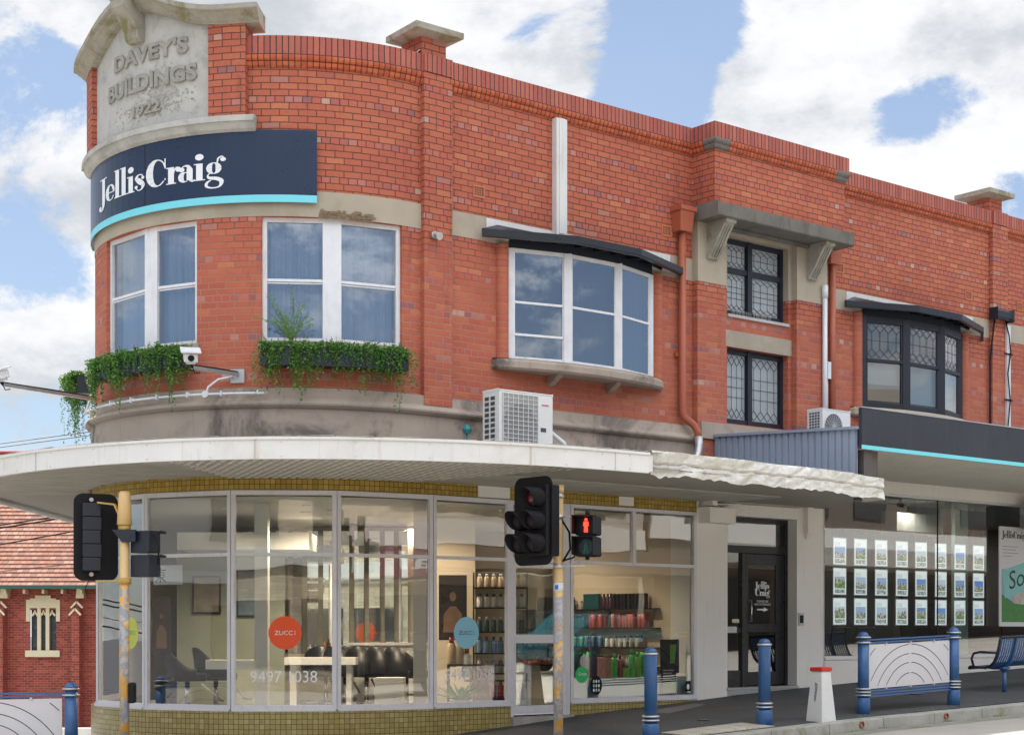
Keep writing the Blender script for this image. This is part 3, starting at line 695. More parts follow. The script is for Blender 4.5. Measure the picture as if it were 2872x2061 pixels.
# cement bands, belt course
cb = MB(); cb.boxW(-24, -6.56, -.0, .008, 7.03, 7.365)
for a, b in ((-6.09, -1.396), (1.649, 6.35), (6.82, EX)): cb.boxW(a, b, 0, .008, 7.03, 7.365)
panel(cb, -1.396, 1.649, 7.02, 7.94, .124, [(-.77, .895, 7.02, 7.90, .12, 'B')])
for s_ in (-1.398, 1.651): cb.face([W(s_, 0, 7.02), W(s_, .124, 7.02), W(s_, .124, 7.94), W(s_, 0, 7.94)])
panel(cb, -.77, .895, 7.02, 7.90, .004, [(-.62, .82, 7.02, 7.86, .17, 'B')])
cb.boxW(-.70, .95-.06, .0, .012, 6.11, 6.37)
cb.build('cement_band', M_['cement'], B)
bt = MB()
PBt = [(.06, 3.64), (.06, 4.515), (.10, 4.53), (.135, 4.56), (.14, 4.585), (.12, 4.61), (.085, 4.635), (.07, 4.655), (.07, 4.785), (0, 4.79), (0, 3.64)]
bt.sweep(PBt, -24, -6.56); bt.sweep([(p[0] if p[1] < 4.66 else .03, p[1]) for p in PBt], -6.56, -1.41)
bt.boxW(-1.35, 1.70, .117, .16, 4.60, 4.86); bt.build('belt_course', M_['belt'], B)
rng = random.Random(3)
br = MB(); rb_ = random.Random(6); n = 26
up = [(-8.02+.72*i/n, 7.10+.035*math.sin(i*.8)+rb_.uniform(-.012, .012) if 0 < i < n else 7.03) for i in range(n+1)]
for (a, z0), (b, z1) in zip(up, up[1:]): br.face([W(a, .0125, 7.012), W(b, .0125, 7.012), W(b, .0125, z1), W(a, .0125, z0)])
for i in range(46):
    s_ = -7.98+.65*rng.random(); z_ = 7.035+.085*rng.random()*(1-.5*abs(s_+7.65)/.35); w_ = .03+.06*rng.random()
    br.boxW(s_, s_+w_, .0, .012+.012*rng.random(), z_, z_+.012+.03*rng.random(), 1)
br.build('broken_lintel', M_['broken'], B)
# window spandrel white-washed brick below the bird spikes
sp = MB()
for i in range(34):
    s_ = -.42+i*.028; a = W(s_, -.10, 6.60); sp.bar(a, a+Vector((rng.uniform(-.02, .02), -.02, .13)), .0045)
sp.build('bird_spikes', M_['steel'], B)
# ---------------- pediment
PED = -10.67
def pf(s):
    return lerp_tab([(0, .44), (.2, .425), (.4, .365), (.6, .285), (.85, .175), (1.1, .10), (1.35, .065), (1.6, .065), (2.2, .085)], abs(s-PED-.04))
tb = MB(); ss = [PED-1.24+2.48*i/20 for i in range(21)]
for a, b in zip(ss, ss[1:]):
    tb.face([W(a, .045, 8.3), W(b, .045, 8.3), W(b, .045, 9.48+pf(b)), W(a, .045, 9.48+pf(a))], [(a, 8.3), (b, 8.3), (b, 9.6), (a, 9.6)])
tab = tb.build('inscription_tablet', M_['tablet'], B)
dp = MB(); rd_ = random.Random(5)
for i in range(420):
    q_ = rd_.gauss(-10.3, .36); z_ = rd_.gauss(8.62, .085) if i < 330 else rd_.gauss(8.95, .12); w_ = rd_.uniform(.006, .026)
    if -11.3 < q_ < -9.6: dp.face([W(q_+w_*math.cos(k)*rd_.uniform(.6, 1.2), .0472+i*1e-5, z_+w_*.6*math.sin(k)*rd_.uniform(.6, 1.2)) for k in (0, 1, 2, 3, 4, 5)])
dp.build('flaked_patch', mat('flaked_cement', (.33, .315, .28), .95, var=.4, scale=20, bump=.6), tab)
tx = MB()
M_['letter'] = mat('shaded_weathered_letters', (.31, .30, .27), .9, var=.3, scale=6, dirt=.5, dirtcol=(.17, .16, .14))  # letters coloured darker than the tablet to stand in for their shadows
for wd, a_, z_, w_, h_ in (("DAVEY'S", -11.17, 9.225, 1.42, .225), ("BUILDINGS", -11.34, 8.85, 1.72, .225), ("1922", -10.74, 8.52, .54, .15)):
    tx = MB(); wall_text(tx, wd, a_, z_, .046, w_, h_, extrude=.028, bold=.036); tx.build('raised_letters', M_['letter'], tab, label='raised cement letters '+wd)
for c_ in (-9.185, -12.155): pp = MB(); pp.boxW(c_-.245, c_+.245, -.25, .12, 8.28, 9.515); pp.build('pediment_pier', M_['brick2'], B)
cr_ = MB(); PR = [(.02, 9.44), (.13, 9.445), (.13, 9.465), (.155, 9.48), (.20, 9.52), (.235, 9.54), (.25, 9.56), (.29, 9.57), (.30, 9.58), (.30, 9.64), (-.26, 9.65), (-.26, 9.44)]
cr_.sweep(PR, -12.58, -8.76, dz=pf, step=.14, sm=False); cr_.build('pediment_cornice', M_['conc'], B)
lg = MB(); lg.sweep([(.02, 8.12), (.08, 8.12), (.12, 8.15), (.15, 8.20), (.16, 8.225), (.19, 8.23), (.19, 8.30), (.13, 8.325), (0, 8.33)], -12.52, -8.82); lg.build('pediment_ledge', M_['tablet'], B)
ks = MB(); kf = lambda s_, z, t: W(s_, t, z)
for (w0, w1, prof) in ((-.13, .13, [(.05, 9.50), (.12, 9.50), (.16, 9.54), (.18, 9.64), (.26, 9.76), (.36, 9.86), (.40, 9.90), (.40, 10.03), (.05, 10.03)]), (-.16, .16, [(.05, 10.025), (.43, 10.025), (.43, 10.14), (-.3, 10.16), (-.3, 10.03)])):
    a, b = PED+.04+w0, PED+.04+w1; n = len(prof)
    ks.face([W(a, t, z) for t, z in prof]); ks.face([W(b, t, z) for t, z in reversed(prof)])
    for i in range(n):
        p, q = prof[i], prof[(i+1) % n]; ks.face([W(a, *p), W(b, *p), W(b, *q), W(a, *q)])
ks.build('keystone', M_['conc'], B)
# ---------------- concrete hood over the tall window
hd = MB(); hd.boxW(-1.46, 1.74, .10, .60, 7.935, 8.143); hd.boxW(-1.0, 1.3, .124, .2, 7.88, 7.935); hdo = hd.build('concrete_hood', M_['concd'], B, bevel=.012)
for c_ in (-1.1, 1.235):
    k = MB(); prof = [(.124, 7.38), (.17, 7.38), (.19, 7.43), (.30, 7.56), (.40, 7.72), (.50, 7.86), (.55, 7.88), (.55, 7.934), (.124, 7.934)]
    a, b = c_-.11, c_+.11
    k.face([W(a, t, z) for t, z in prof]); k.face([W(b, t, z) for t, z in reversed(prof)])
    for i in range(len(prof)):
        p, q = prof[i], prof[(i+1) % len(prof)]; k.face([W(a, *p), W(b, *p), W(b, *q), W(a, *q)])
    for e in (-.05, .0, .05):
        k.bar(W(c_+e, .195, 7.40), W(c_+e, .50, 7.84), .014, .02)
    k.build('hood_bracket', M_['conc'], hdo)
# ---------------- corner windows
def frame_bar(mb, sa, ta, za, sb, tb_, zb, w, d): mb.bar(W(sa, ta, za), W(sb, tb_, zb), w, d)
def curtain(s0, s1, z0, z1, t, m, parent, amp=.014, wl=.085):
    c = MB(); n = int((s1-s0)/.02)
    for i in range(n):
        a, b = s0+(s1-s0)*i/n, s0+(s1-s0)*(i+1)/n
        f = lambda q: t+amp*math.sin(q*2*math.pi/wl)+amp*.6*math.sin(q*2*math.pi/.31+1)
        c.smooth = True; c.face([W(a, f(a), z0), W(b, f(b), z0), W(b, f(b), z1), W(a, f(a), z1)])
    c.smooth = False
    return c.build('curtain', m, parent)
def corner_window(s0, s1, z0, z1, mid, t=-.08, label=None):
    f = MB()
    def post(s_, w): f.hexa([W(s_-w, t+.03, z0), W(s_+w, t+.03, z0), W(s_+w, t-.05, z0), W(s_-w, t-.05, z0), W(s_-w, t+.03, z1), W(s_+w, t+.03, z1), W(s_+w, t-.05, z1), W(s_-w, t-.05, z1)])
    post(s0+.03, .03); post(s1-.03, .03); post(mid, .125)
    for a, b in ((s0+.06, mid-.125), (mid+.125, s1-.06)):
        for zc, h, tt in ((z0+.03, .03, .01), (z1-.03, .03, .01), (6.215, .018, 0), (6.18, .010, -.012)): f.boxW(a, b, t-.03+tt*1, t+.012+tt, zc-h, zc+h, 1)
    fo = f.build('window', M_['white'], B, label=label)
    g_ = MB()
    for a, b in ((s0+.05, mid-.12), (mid+.12, s1-.05)): g_.face([W(a, t-.01, z0+.03), W(b, t-.01, z0+.03), W(b, t-.01, z1-.03), W(a, t-.01, z1-.03)])
    g_.build('pane', M_['gup'], fo)
    curtain(s0+.02, s1-.02, z0, z1, t-.16, M_['curtain'], fo, amp=.024, wl=.11)
    bx = MB(); bx.boxW(s0-.1, s1+.1, -1.2, -.9, z0-.3, z1+.3, 4); bx.build('room_wall', M_['int_dark'], fo)
corner_window(-11.584, -9.656, 5.40, 7.03, -10.49)
corner_window(-8.755, -6.861, 5.40, 7.03, -7.83)
corner_window(-14.9, -13.2, 5.40, 7.03, -14.05)
for q_ in ((-11.62, -9.62), (-8.79, -6.83)): cs_ = MB(); cs_.boxW(*q_, -.1, .05, 5.33, 5.40); cs_.build('window_sill', M_['cement'], B)
# ---------------- shallow bay windows
def bay(c_, style):
    white = style == 'white'
    A_, B_, C_, D_ = (c_-1.375, 0.02), (c_-.49, .25), (c_+.49, .25), (c_+1.375, .02)
    P = [W(*A_), W(*B_), W(*C_), W(*D_)]; z0, z1 = 5.43, 6.99
    m = M_['white'] if white else M_['dnavy']
    f = MB(); pane = MB(); pane2 = MB(); ld = MB()
    for i, p in enumerate(P):
        w_ = (.05, .085, .085, .05)[i] if white else (.09, .10, .10, .06)[i]
        f.bar((p.x, p.y, z0), (p.x, p.y, z1), w_*1.6, w_*1.3)
    for i in range(3):
        p, q = P[i], P[i+1]; d = (q-p); L = d.length; d.normalize(); n = Vector((d.y, -d.x, 0))
        def pt(u, z, o=0): v = p+d*u+n*o; return Vector((v.x, v.y, z))
        e = .05 if white else .07
        zs = ((z0+.02, .03), (z1-.02, .03)) if white else ((z0+.04, .06), (z1-.05, .06))
        for zc, h in zs: f.bar(pt(.02, zc), pt(L-.02, zc), h*1.4, h*2)
        for u in (e+.01, L-e-.01): f.bar(pt(u, z0), pt(u, z1), .035 if white else .05, .05)
        zm = 6.245
        if white:
            f.bar(pt(e, zm), pt(L-e, zm), .03, .035)
            if i == 0: f.bar(pt(e, 5.79, .01), pt(L-e, 5.79, .01), .03, .035)
        else:
            f.bar(pt(e, zm, .02), pt(L-e, zm, .02), .05, .055)
            f.bar(pt(e+.04, z0+.10, -.02), pt(L-e-.04, z0+.10, -.02), .04, .07)
        u0, u1 = e+.02, L-e-.02
        tgt = pane
        tgt.face([pt(u0, z0), pt(u1, z0), pt(u1, z1), pt(u0, z1)])
        if not white:
            lead(ld, lambda u, z, o: pt(u0+.02+u*(u1-u0-.04), 6.29+z*(z1-.11-6.29), .012+o), 4, u1-u0-.04, z1-.11-6.29, style='short')
    fo = f.build('bay_window', m, B, bevel=.004)
    pane.build('pane', M_['gup'] if white else M_['gflat'], fo)
    if ld.v: ld.build('lead_lattice', M_['lead'], fo)
    # inside: curtains or blinds
    cm = MB()
    for i in range(3):
        p, q = P[i], P[i+1]; d = (q-p); L = d.length; d.normalize(); n = Vector((d.y, -d.x, 0)); k = int(L/.022)
        for j in range(k):
            a, b = L*j/k, L*(j+1)/k; ff = lambda u: (-.14+.012*math.sin(u*70)) if white else -.10
            zl = 5.44 if white else (5.86 if i == 0 else 5.55)
            A1 = p+d*a+n*ff(a); B1 = p+d*b+n*ff(b); cm.smooth = True
            cm.face([(A1.x, A1.y, zl), (B1.x, B1.y, zl), (B1.x, B1.y, 6.22 if not white else 6.98), (A1.x, A1.y, 6.22 if not white else 6.98)])
        cm.smooth = False
    cm.build('curtain', M_['curtaing'] if white else mat('pale_blind', (.55, .60, .64), .8), fo)
    rm = MB(); rm.boxW(c_-1.6, c_+1.6, -1.6, -1.5, 5.2, 7.2); rm.boxW(c_-1.6, c_+1.6, -1.5, .0, 7.05, 7.1); rm.boxW(c_-1.6, c_+1.6, -1.5, .0, 5.3, 5.36)
    rm.build('room_wall', M_['int_wall'] if not white else M_['int_dark'], fo)
    # skirt board above the glass, roof, rafters, gutter
    hb = MB(); sweepP(hb, [(0, 6.99), (.02, 6.99), (.02, 7.22), (0, 7.22)], [p[:2] for p in P]); hb.build('head_board', M_['dnavy'], fo)
    E_ = [(c_-1.92, .10), (c_-.60, .58), (c_+.60, .58), (c_+1.92, .10)]; Q = [W(*e_) for e_ in E_]
    rf_ = MB(); up = [W(c_-1.55, .012), W(c_-.35, .012), W(c_+.35, .012), W(c_+1.55, .012)]
    for i in range(3):
        a, b = Q[i], Q[i+1]; c, d = up[i+1], up[i]
        for dz, fl_ in ((0, 0), (-.03, 1)):
            q4 = [(a.x, a.y, 7.165+dz), (b.x, b.y, 7.165+dz), (c.x, c.y, 7.30+dz), (d.x, d.y, 7.30+dz)]; rf_.face(q4[::-1] if fl_ else q4)
    sweepP(rf_, [(-.02, 7.06), (.03, 7.06), (.045, 7.08), (.045, 7.165), (.02, 7.175), (-.02, 7.17)], [q[:2] for q in Q])
    rf_.face([(Q[0].x, Q[0].y, 7.09), (Q[0].x, Q[0].y, 7.17), (up[0].x, up[0].y, 7.30), (up[0].x, up[0].y, 7.10)])
    rf_.bar(W(c_+1.98, .08, 7.12), W(c_+2.0, .05, 6.93), .045)
    ro = rf_.build('bay_roof', M_['black'], B)
    ra = MB()
    for u in (-1.15, -.75, -.37, 0, .37, .75, 1.15, 1.5):
        d = min(.50, .50*(1.72-abs(u))/1.1)+.04; ra.bar(W(c_+u*.92, .05, 7.17), W(c_+u, d, 7.10), .045, .075)
    ra.build('rafter', M_['black'], ro)
    fs = MB(); fs.boxW(c_-1.78, c_+1.78, .009, .02, 7.10, 7.355); fs.build('wall_flashing', M_['whitef'], ro)
    # sill
    if True:
        sl = MB(); pts = [(c_-1.68, 0), (c_-1.66, .09), (c_-1.56, .15), (c_-1.1, .29), (c_-.55, .38), (c_, .41), (c_+.55, .38), (c_+1.1, .29), (c_+1.5, .15), (c_+1.58, .08), (c_+1.6, 0)]
        sweepP(sl, [(-.12, 5.27), (-.03, 5.27), (0, 5.30), (0, 5.38), (-.03, 5.42), (-.14, 5.43)], [W(*p)[:2] for p in pts], caps=False)
        bot = [(*W(p[0], p[1]-.03 if p[1] > .05 else p[1])[:2], 5.272) for p in pts]; sl.face(bot[::-1]); sl.face([(a, b, 5.425) for a, b, _ in bot])
        so = sl.build('bay_sill', M_['belt'] if white else M_['cement'], B)
        for e in (-.62, .52):
            k = MB(); prof = [(0, 5.13), (.05, 5.14), (.14, 5.19), (.22, 5.24), (.25, 5.27), (0, 5.27)]; a, b = c_+e-.05, c_+e+.05
            k.face([W(a, *p) for p in prof]); k.face([W(b, *p) for p in reversed(prof)])
            for i in range(len(prof)):
                p, q = prof[i], prof[(i+1) % len(prof)]; k.face([W(a, *p), W(b, *p), W(b, *q), W(a, *q)])
            k.build('sill_bracket', M_['belt'], so)
    for e in (-1.50, 1.50):
        pl = MB(); v = W(c_+e, .0); n = 12
        ang = Wang(c_)
        for k in range(n):
            a0 = ang+math.pi+math.pi*k/n; a1 = ang+math.pi+math.pi*(k+1)/n; r = .10; pl.smooth = True
            pl.face([(v.x+r*math.cos(a0), v.y+r*math.sin(a0), 5.43), (v.x+r*math.cos(a1), v.y+r*math.sin(a1), 5.43), (v.x+r*math.cos(a1), v.y+r*math.sin(a1), 7.02), (v.x+r*math.cos(a0), v.y+r*math.sin(a0), 7.02)], [(.3+.02*k, 5.43), (.32+.02*k, 5.43), (.32+.02*k, 7.02), (.3+.02*k, 7.02)])
        pl.smooth = False
        pl.build('rounded_pilaster', M_['pilb'], B)
    return fo
def lead(mb, fn, nc, w, h, style='long', r=.0035):
    "lattice of lead cames; fn(u 0..1, z 0..1, offset)"
    def ln(a, b): mb.bar(fn(*a, 0), fn(*b, 0), r*2, r*1.2)
    zg = min(.16, .26*.62/max(h, .3)) if style == 'long' else .26
    top, bot = 1-zg, zg
    for k in range(nc):
        a, b = k/nc, (k+1)/nc; m = (a+b)/2
        for y0, y1 in ((top, 1.), (bot, 0.)):
            ln((m, y0), (a, (y0+y1)/2)); ln((m, y0), (b, (y0+y1)/2)); ln((a, (y0+y1)/2), (m, y1)); ln((b, (y0+y1)/2), (m, y1))
        ln((m, bot), (m, top))
    for z in ((.5,) if style == 'short' else (.34, .5, .66)): ln((0, z), (1, z))
bay(-3.67, 'white')
bay(4.05, 'dark')
# ---------------- leaded windows of the tall recess
def leaded(z0, z1, rows, label=None):
    t = -.165; f = MB(); p = MB(); ld = MB(); s0, s1, mid = -.62, .82, .02
    def bx(a, b, c, d, o=0, dd=.05): f.boxW(a, b, t-.03, t+dd+o, c, d)
    bx(s0, s0+.07, z0, z1); bx(s1-.07, s1, z0, z1); bx(mid-.05, mid+.05, z0, z1, .012)
    bx(s0+.07, mid-.05, z0, z0+.10, -.006); bx(mid+.05, s1-.07, z0, z0+.10, -.006); bx(s0+.07, mid-.05, z1-.08, z1, -.006); bx(mid+.05, s1-.07, z1-.08, z1, -.006)
    for zr in rows: bx(s0+.07, mid-.05, zr-.045, zr+.045, -.006); bx(mid+.05, s1-.07, zr-.045, zr+.045, -.006)
    lv = [z0+.10]+[q for zr in rows for q in (zr-.045, zr+.045)]+[z1-.08]
    for a, b in ((s0+.07, mid-.05), (mid+.05, s1-.07)):
        for c, d in zip(lv[::2], lv[1::2]):
            p.face([W(a, t, c), W(b, t, c), W(b, t, d), W(a, t, d)])
            lead(ld, lambda u, z, o, a=a, b=b, c=c, d=d: W(a+.02+u*(b-a-.04), t+.008+o, c+.02+z*(d-c-.04)), 4, b-a, d-c, 'short' if d-c < .5 else 'long')
            for q in ((a, c, a, d), (b, c, b, d)): f.boxW(q[0]-.012, q[0]+.012, t, t+.018, c, d)
    fo = f.build('leaded_window', M_['dnavy'], B, label=label, bevel=.003); p.build('pane', M_['frost'], fo); ld.build('lead_lattice', M_['lead'], fo)
leaded(4.90, 6.11, ())
leaded(6.62, 7.86, (7.36,))
rs = MB(); rs.boxW(-.62, .82, -.17, .03, 6.58, 6.625); rs.build('window_sill', mat('whitewashed_sill', (.45, .44, .43), .9, var=.3, scale=12), B)

# ---------------- shopfront
FS = [-14.7, -13.32, -11.95, -10.51, -9.155, -7.78, -6.385, -5.05]; TF = .05
for a, b in zip(FS, FS[1:]):
    f = MB(); p = MB()
    A_, B_ = W(a, TF), W(b, TF); d = (B_-A_); L = d.length; d.normalize(); n = Vector((d.y, -d.x, 0))
    def pt(u, z, o=0): v = A_+d*u+n*o; return Vector((v.x, v.y, z))
    def bx(u0, u1, z0, z1, o0=-.06, o1=0.):
        f.hexa([pt(u0, z0, o1), pt(u1, z0, o1), pt(u1, z0, o0), pt(u0, z0, o0), pt(u0, z1, o1), pt(u1, z1, o1), pt(u1, z1, o0), pt(u0, z1, o0)])
    bx(.006, .055, .60, 3.46); bx(L-.055, L-.006, .60, 3.46)
    bx(.055, L-.055, .60, .655, o1=-.004); bx(.055, L-.055, 3.40, 3.46, o1=-.004); bx(.055, L-.055, 2.60, 2.645, o1=-.004)
    bx(.012, L-.012, .575, .60, -.06, .03)
    for u0 in (.055, L-.067): bx(u0, u0+.012, .655, 3.40, -.045, -.02)
    fo = f.build('shop_window', M_['alu'], B)
    for z0, z1 in ((.655, 2.60), (2.645, 3.40)):
        p = MB(); p.face([pt(.055, z0, -.035), pt(L-.055, z0, -.035), pt(L-.055, z1, -.035), pt(.055, z1, -.035)]); p.build('pane', M_['glass'], fo)
# corner posts between the facets
cpst = MB()
for s_ in FS[1:-1]:
    v = W(s_, TF-.035); cpst.bar((v.x, v.y, .60), (v.x, v.y, 3.46), .03, .03)
cpst.build('mullion', M_['alu'], B)
# glazed door of the salon
df = MB(); t = .0
for a, b, c, d in ((-5.045, -4.99, .42, 3.46), (-4.13, -3.93, .42, 3.46), (-4.99, -4.13, 3.40, 3.46), (-4.99, -4.13, 2.60, 2.66)): df.boxW(a, b, t-.06, t+.04, c, d)
dfo = df.build('door_frame', M_['alu'], B)
p = MB(); p.face([W(-4.99, .0, 2.66), W(-4.13, .0, 2.66), W(-4.13, .0, 3.40), W(-4.99, .0, 3.40)]); p.build('pane', M_['glass'], dfo)
dr = MB()
for a, b, c, d in ((-4.985, -4.92, .45, 2.595), (-4.20, -4.135, .45, 2.595), (-4.92, -4.20, .45, .57), (-4.92, -4.20, 1.455, 1.575), (-4.92, -4.20, 2.52, 2.595)): dr.boxW(a, b, t-.03, t+.015, c, d)
dro = dr.build('shop_door', M_['alu'], B); p = MB(); p.boxW(-4.92, -4.20, t-.01, t-.004, .57, 2.52); p.build('pane', M_['glass'], dro)
hn = MB(); hn.tube([W(-4.25, .02, 1.25), W(-4.25, .07, 1.25), W(-4.25, .07, 1.42), W(-4.25, .02, 1.42)], .012, 8); hn.build('handle', M_['blackm'], dro)
st_ = MB(); st_.boxW(-5.05, -3.92, -.3, .12, .20, .42); st_.build('door_step', M_['kerb'], B)
# large straight window
f = MB()
for a, b, c, d in ((-3.925, -3.87, .60, 3.46), (-1.40, -1.345, .60, 3.46), (-3.87, -1.40, .60, .65), (-3.87, -1.40, 3.41, 3.46), (-3.87, -1.40, 2.60, 2.645), (-2.69, -2.63, 2.645, 3.41)): f.boxW(a, b, -.02, TF, c, d)
f.boxW(-3.925, -1.345, -.02, .075, .575, .60)
fo = f.build('shop_window', M_['alu'], B)
for a, b, c, d in ((-3.87, -1.40, .65, 2.60), (-3.87, -2.69, 2.645, 3.41), (-2.63, -1.40, 2.645, 3.41)):
    p = MB(); p.face([W(a, .01, c), W(b, .01, c), W(b, .01, d), W(a, .01, d)]); p.build('pane', M_['glass'], fo)
# tiles: riser and head band
tl = MB(); tl.sweep([(.06, -.9), (.06, .575), (-.1, .575), (-.1, -.9)], -24, -5.05); tl.boxW(-3.925, -1.345, -.1, .06, 0, .575); tl.build('tiled_riser', M_['tile'], B)
tl = MB(); tl.sweep([(.045, 3.462), (.045, 3.75), (-.1, 3.75), (-.1, 3.462)], -24, -5.62); tl.boxW(-5.62, -1.345, -.1, .045, 3.462, 3.75); tl.build('tiled_head', M_['tiled'], B)
for q_ in ((-5.62, -5.06, .0, .052, 3.475, 3.63), (-2.98, -2.68, .0, .052, 3.49, 3.62)): ptc = MB(); ptc.boxW(*q_); ptc.build('tile_patch', M_['lwall'], B)
fw = MB(); panel(fw, -24, -14.7, 0.5, 3.6, .0); fw.build('side_wall', M_['lwall'], B)
# white entry wall with its recessed black door
ew = MB(); panel(ew, -1.345, 1.69, -.1, 4.0, .03, [(-.64, 1.0, .70, 3.45, .27)])
ew.boxW(1.66, 1.69, -.3, .03, -.1, 4.2)
ew.boxW(-1.345, -1.30, .03, .05, 3.2, 3.9)
ew.build('entry_wall', M_['lwall'], B)
df = MB(); t = -.2
for a, b, c, d, o in ((-.64, -.50, .74, 3.45, 0), (.93, 1.0, .74, 3.45, 0), (-.50, .93, 3.37, 3.45, 0), (-.50, .93, 2.88, 3.0, 0), (-.10, -.02, .74, 2.88, .01), (-.50, -.10, .74, 1.0, -.01), (-.50, -.10, 1.60, 1.68, -.01), (.86, .93, 3.0, 3.37, -.02)): df.boxW(a, b, t-.05, t+.03+o, c, d)
dfo = df.build('door_frame', M_['black'], B, bevel=.004)
p = MB()
for a, b, c, d in ((-.50, .86, 3.0, 3.37), (-.50, -.10, 1.0, 1.60), (-.50, -.10, 1.68, 2.88)): p.face([W(a, t, c), W(b, t, c), W(b, t, d), W(a, t, d)])
p.build('pane', M_['gflat'], dfo)
dr = MB()
for a, b, c, d in ((-.015, .07, .76, 2.87), (.74, .92, .76, 2.87), (.07, .74, .76, .97), (.07, .74, 1.61, 1.74), (.07, .74, 2.70, 2.87)): dr.boxW(a, b, t-.03, t+.01, c, d)
dro = dr.build('entry_door', M_['black'], B, bevel=.004); p = MB(); p.boxW(.07, .74, t-.012, t-.008, .97, 1.61); p.boxW(.07, .74, t-.012, t-.008, 1.74, 2.70); p.build('pane', M_['gflat'], dro)
hn = MB(); hn.tube([W(.10, t+.01, 1.78), W(.10, t+.06, 1.78), W(.10, t+.06, 2.12), W(.10, t+.01, 2.12)], .011, 8); hn.build('handle', M_['steelrod'], dro)
th = MB(); th.boxW(-.64, 1.0, -.24, .045, .62, .70); th.boxW(-.66, 1.02, -.24, .06, .70, .735); th.build('threshold', M_['steel'], B)
# second shop
sh = MB(); panel(sh, 1.69, EX, -.2, 1.15, .03); sh.boxW(1.69, EX, -.12, .05, 1.15, 1.185); sh.boxW(1.69, EX, -.12, .06, 4.0, 4.24); sh.build('shop_wall', M_['lwall'], B)
f = MB()
for a, b, c, d in ((1.69, 1.725, 1.185, 4.0), (1.725, EX, 1.185, 1.21), (1.725, EX, 3.97, 4.0)): f.boxW(a, b, -.08, .0, c, d)
fo = f.build('shop_window', M_['alu'], B)
for a, b in ((1.725, 4.85), (4.856, 8.0), (8.006, EX)):
    p = MB(); p.face([W(a, -.04, 1.21), W(b, -.04, 1.21), W(b, -.04, 3.97), W(a, -.04, 3.97)]); p.build('pane', M_['gflat'], fo)
sj = MB(); sj.boxW(4.846, 4.86, -.05, -.03, 1.21, 3.97); sj.build('glass_joint', M_['dnavy'], fo)

# ---------------- awning round the corner
EDT = [(-24, 1.7), (-16, 1.7), (-12.5, 1.72), (-11.5, 1.86), (-10.7, 2.08), (-10.25, 2.22), (-9.66, 2.44), (-8.98, 2.74), (-8.5, 2.86), (-8.1, 2.97), (-7.63, 3.04), (-7.15, 3.12), (-6.62, 3.26), (-5.55, 3.33), (-.8, 3.2)]
def smooth_tab(tab, x):
    w = [(k, math.exp(-(k/.35)**2)) for k in (-.7, -.45, -.22, 0, .22, .45, .7)]; tot = sum(b for a, b in w)
    return sum(lerp_tab(tab, x+a)*b for a, b in w)/tot
AE = lambda s_: smooth_tab(EDT, s_)
ZT, ZB = 3.81, 3.56
aw_s = [-24+.8*i for i in range(11)]+[-15.6+.12*i for i in range(84)]
aw_s = [x for x in aw_s if x < -5.5]+[-5.5]
fa = MB()
def edge_pts(off, z): return [W(s_, AE(s_)+off, z) for s_ in aw_s]
for i in range(len(aw_s)-1):
    a, b = aw_s[i], aw_s[i+1]; ea, eb = AE(a), AE(b)
    prof = [(0, ZB), (0, ZT-.03), (.018, ZT-.03), (.018, ZT), (-.10, ZT), (-.10, ZB+.03), (-.06, ZB)]
    for j in range(len(prof)):
        p, q = prof[j], prof[(j+1) % len(prof)]; fa.smooth = False
        fa.face([W(a, ea+p[0], p[1]), W(b, eb+p[0], p[1]), W(b, eb+q[0], q[1]), W(a, ea+q[0], q[1])])
fa.boxW(-5.5, -5.42, 3.2, 3.30, ZB+.02, ZT-.02)
awo = fa.build('awning', M_['whitef'], B, label='curved white awning fascia')
jt = MB()
for x in (-13.6, -11.9, -10.2, -8.5, -6.9, -6.05):
    e = AE(x); jt.hexa([W(x, e+.004, ZB+.005), W(x+.012, AE(x+.012)+.004, ZB+.005), W(x+.012, e-.02, ZB+.005), W(x, e-.02, ZB+.005), W(x, e+.004, ZT-.03), W(x+.012, AE(x+.012)+.004, ZT-.03), W(x+.012, e-.02, ZT-.03), W(x, e-.02, ZT-.03)])
x = -13.8
while x < -5.6:
    for z in (ZB+.03, ZT-.06): c = W(x, AE(x), z); d_ = W(x, AE(x)+.006, z); jt.tube([c, d_], .008, 6)
    x += .42
jt.build('joint_and_fixings', mat('weathered_fixing', (.50, .45, .38), .7), awo)
# ragged flashing strip along the fascia's top edge
rg = MB(); x = -12.5
while x < -5.4:
    L = rng.uniform(.10, .32); e = AE(x)
    rg.bar(W(x, e-.03, ZT+rng.uniform(0, .012)), W(x+L, AE(x+L)-.03+rng.uniform(-.02, .03), ZT+.004+rng.uniform(0, .016)), rng.uniform(.02, .10), .006); x += L*rng.uniform(.8, 1.3)
rg.build('edge_flashing', mat('ragged_lead', (.40, .39, .37), .7, var=.3, scale=9, dirt=.4), awo)
so = MB(); s_list = aw_s+[-5.0+.4*i for i in range(11)]+[-.8]
for a, b in zip(s_list, s_list[1:]):
    k = 7; ea, eb = AE(a)-.02, AE(b)-.02
    for j in range(k):
        f0, f1 = j/k, (j+1)/k; zz = lambda q: 3.655-.025*q
        so.face([W(a, ea*f0, zz(f0)), W(b, eb*f0, zz(f0)), W(b, eb*f1, zz(f1)), W(a, ea*f1, zz(f1))])
so.face([W(-.8, 0, 3.655), W(1.69, 0, 3.655), W(-.8, 3.18, 3.63)])
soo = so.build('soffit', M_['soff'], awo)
bt_ = MB()                                   # battens: outer field runs straight, the middle field is ribbed crosswise
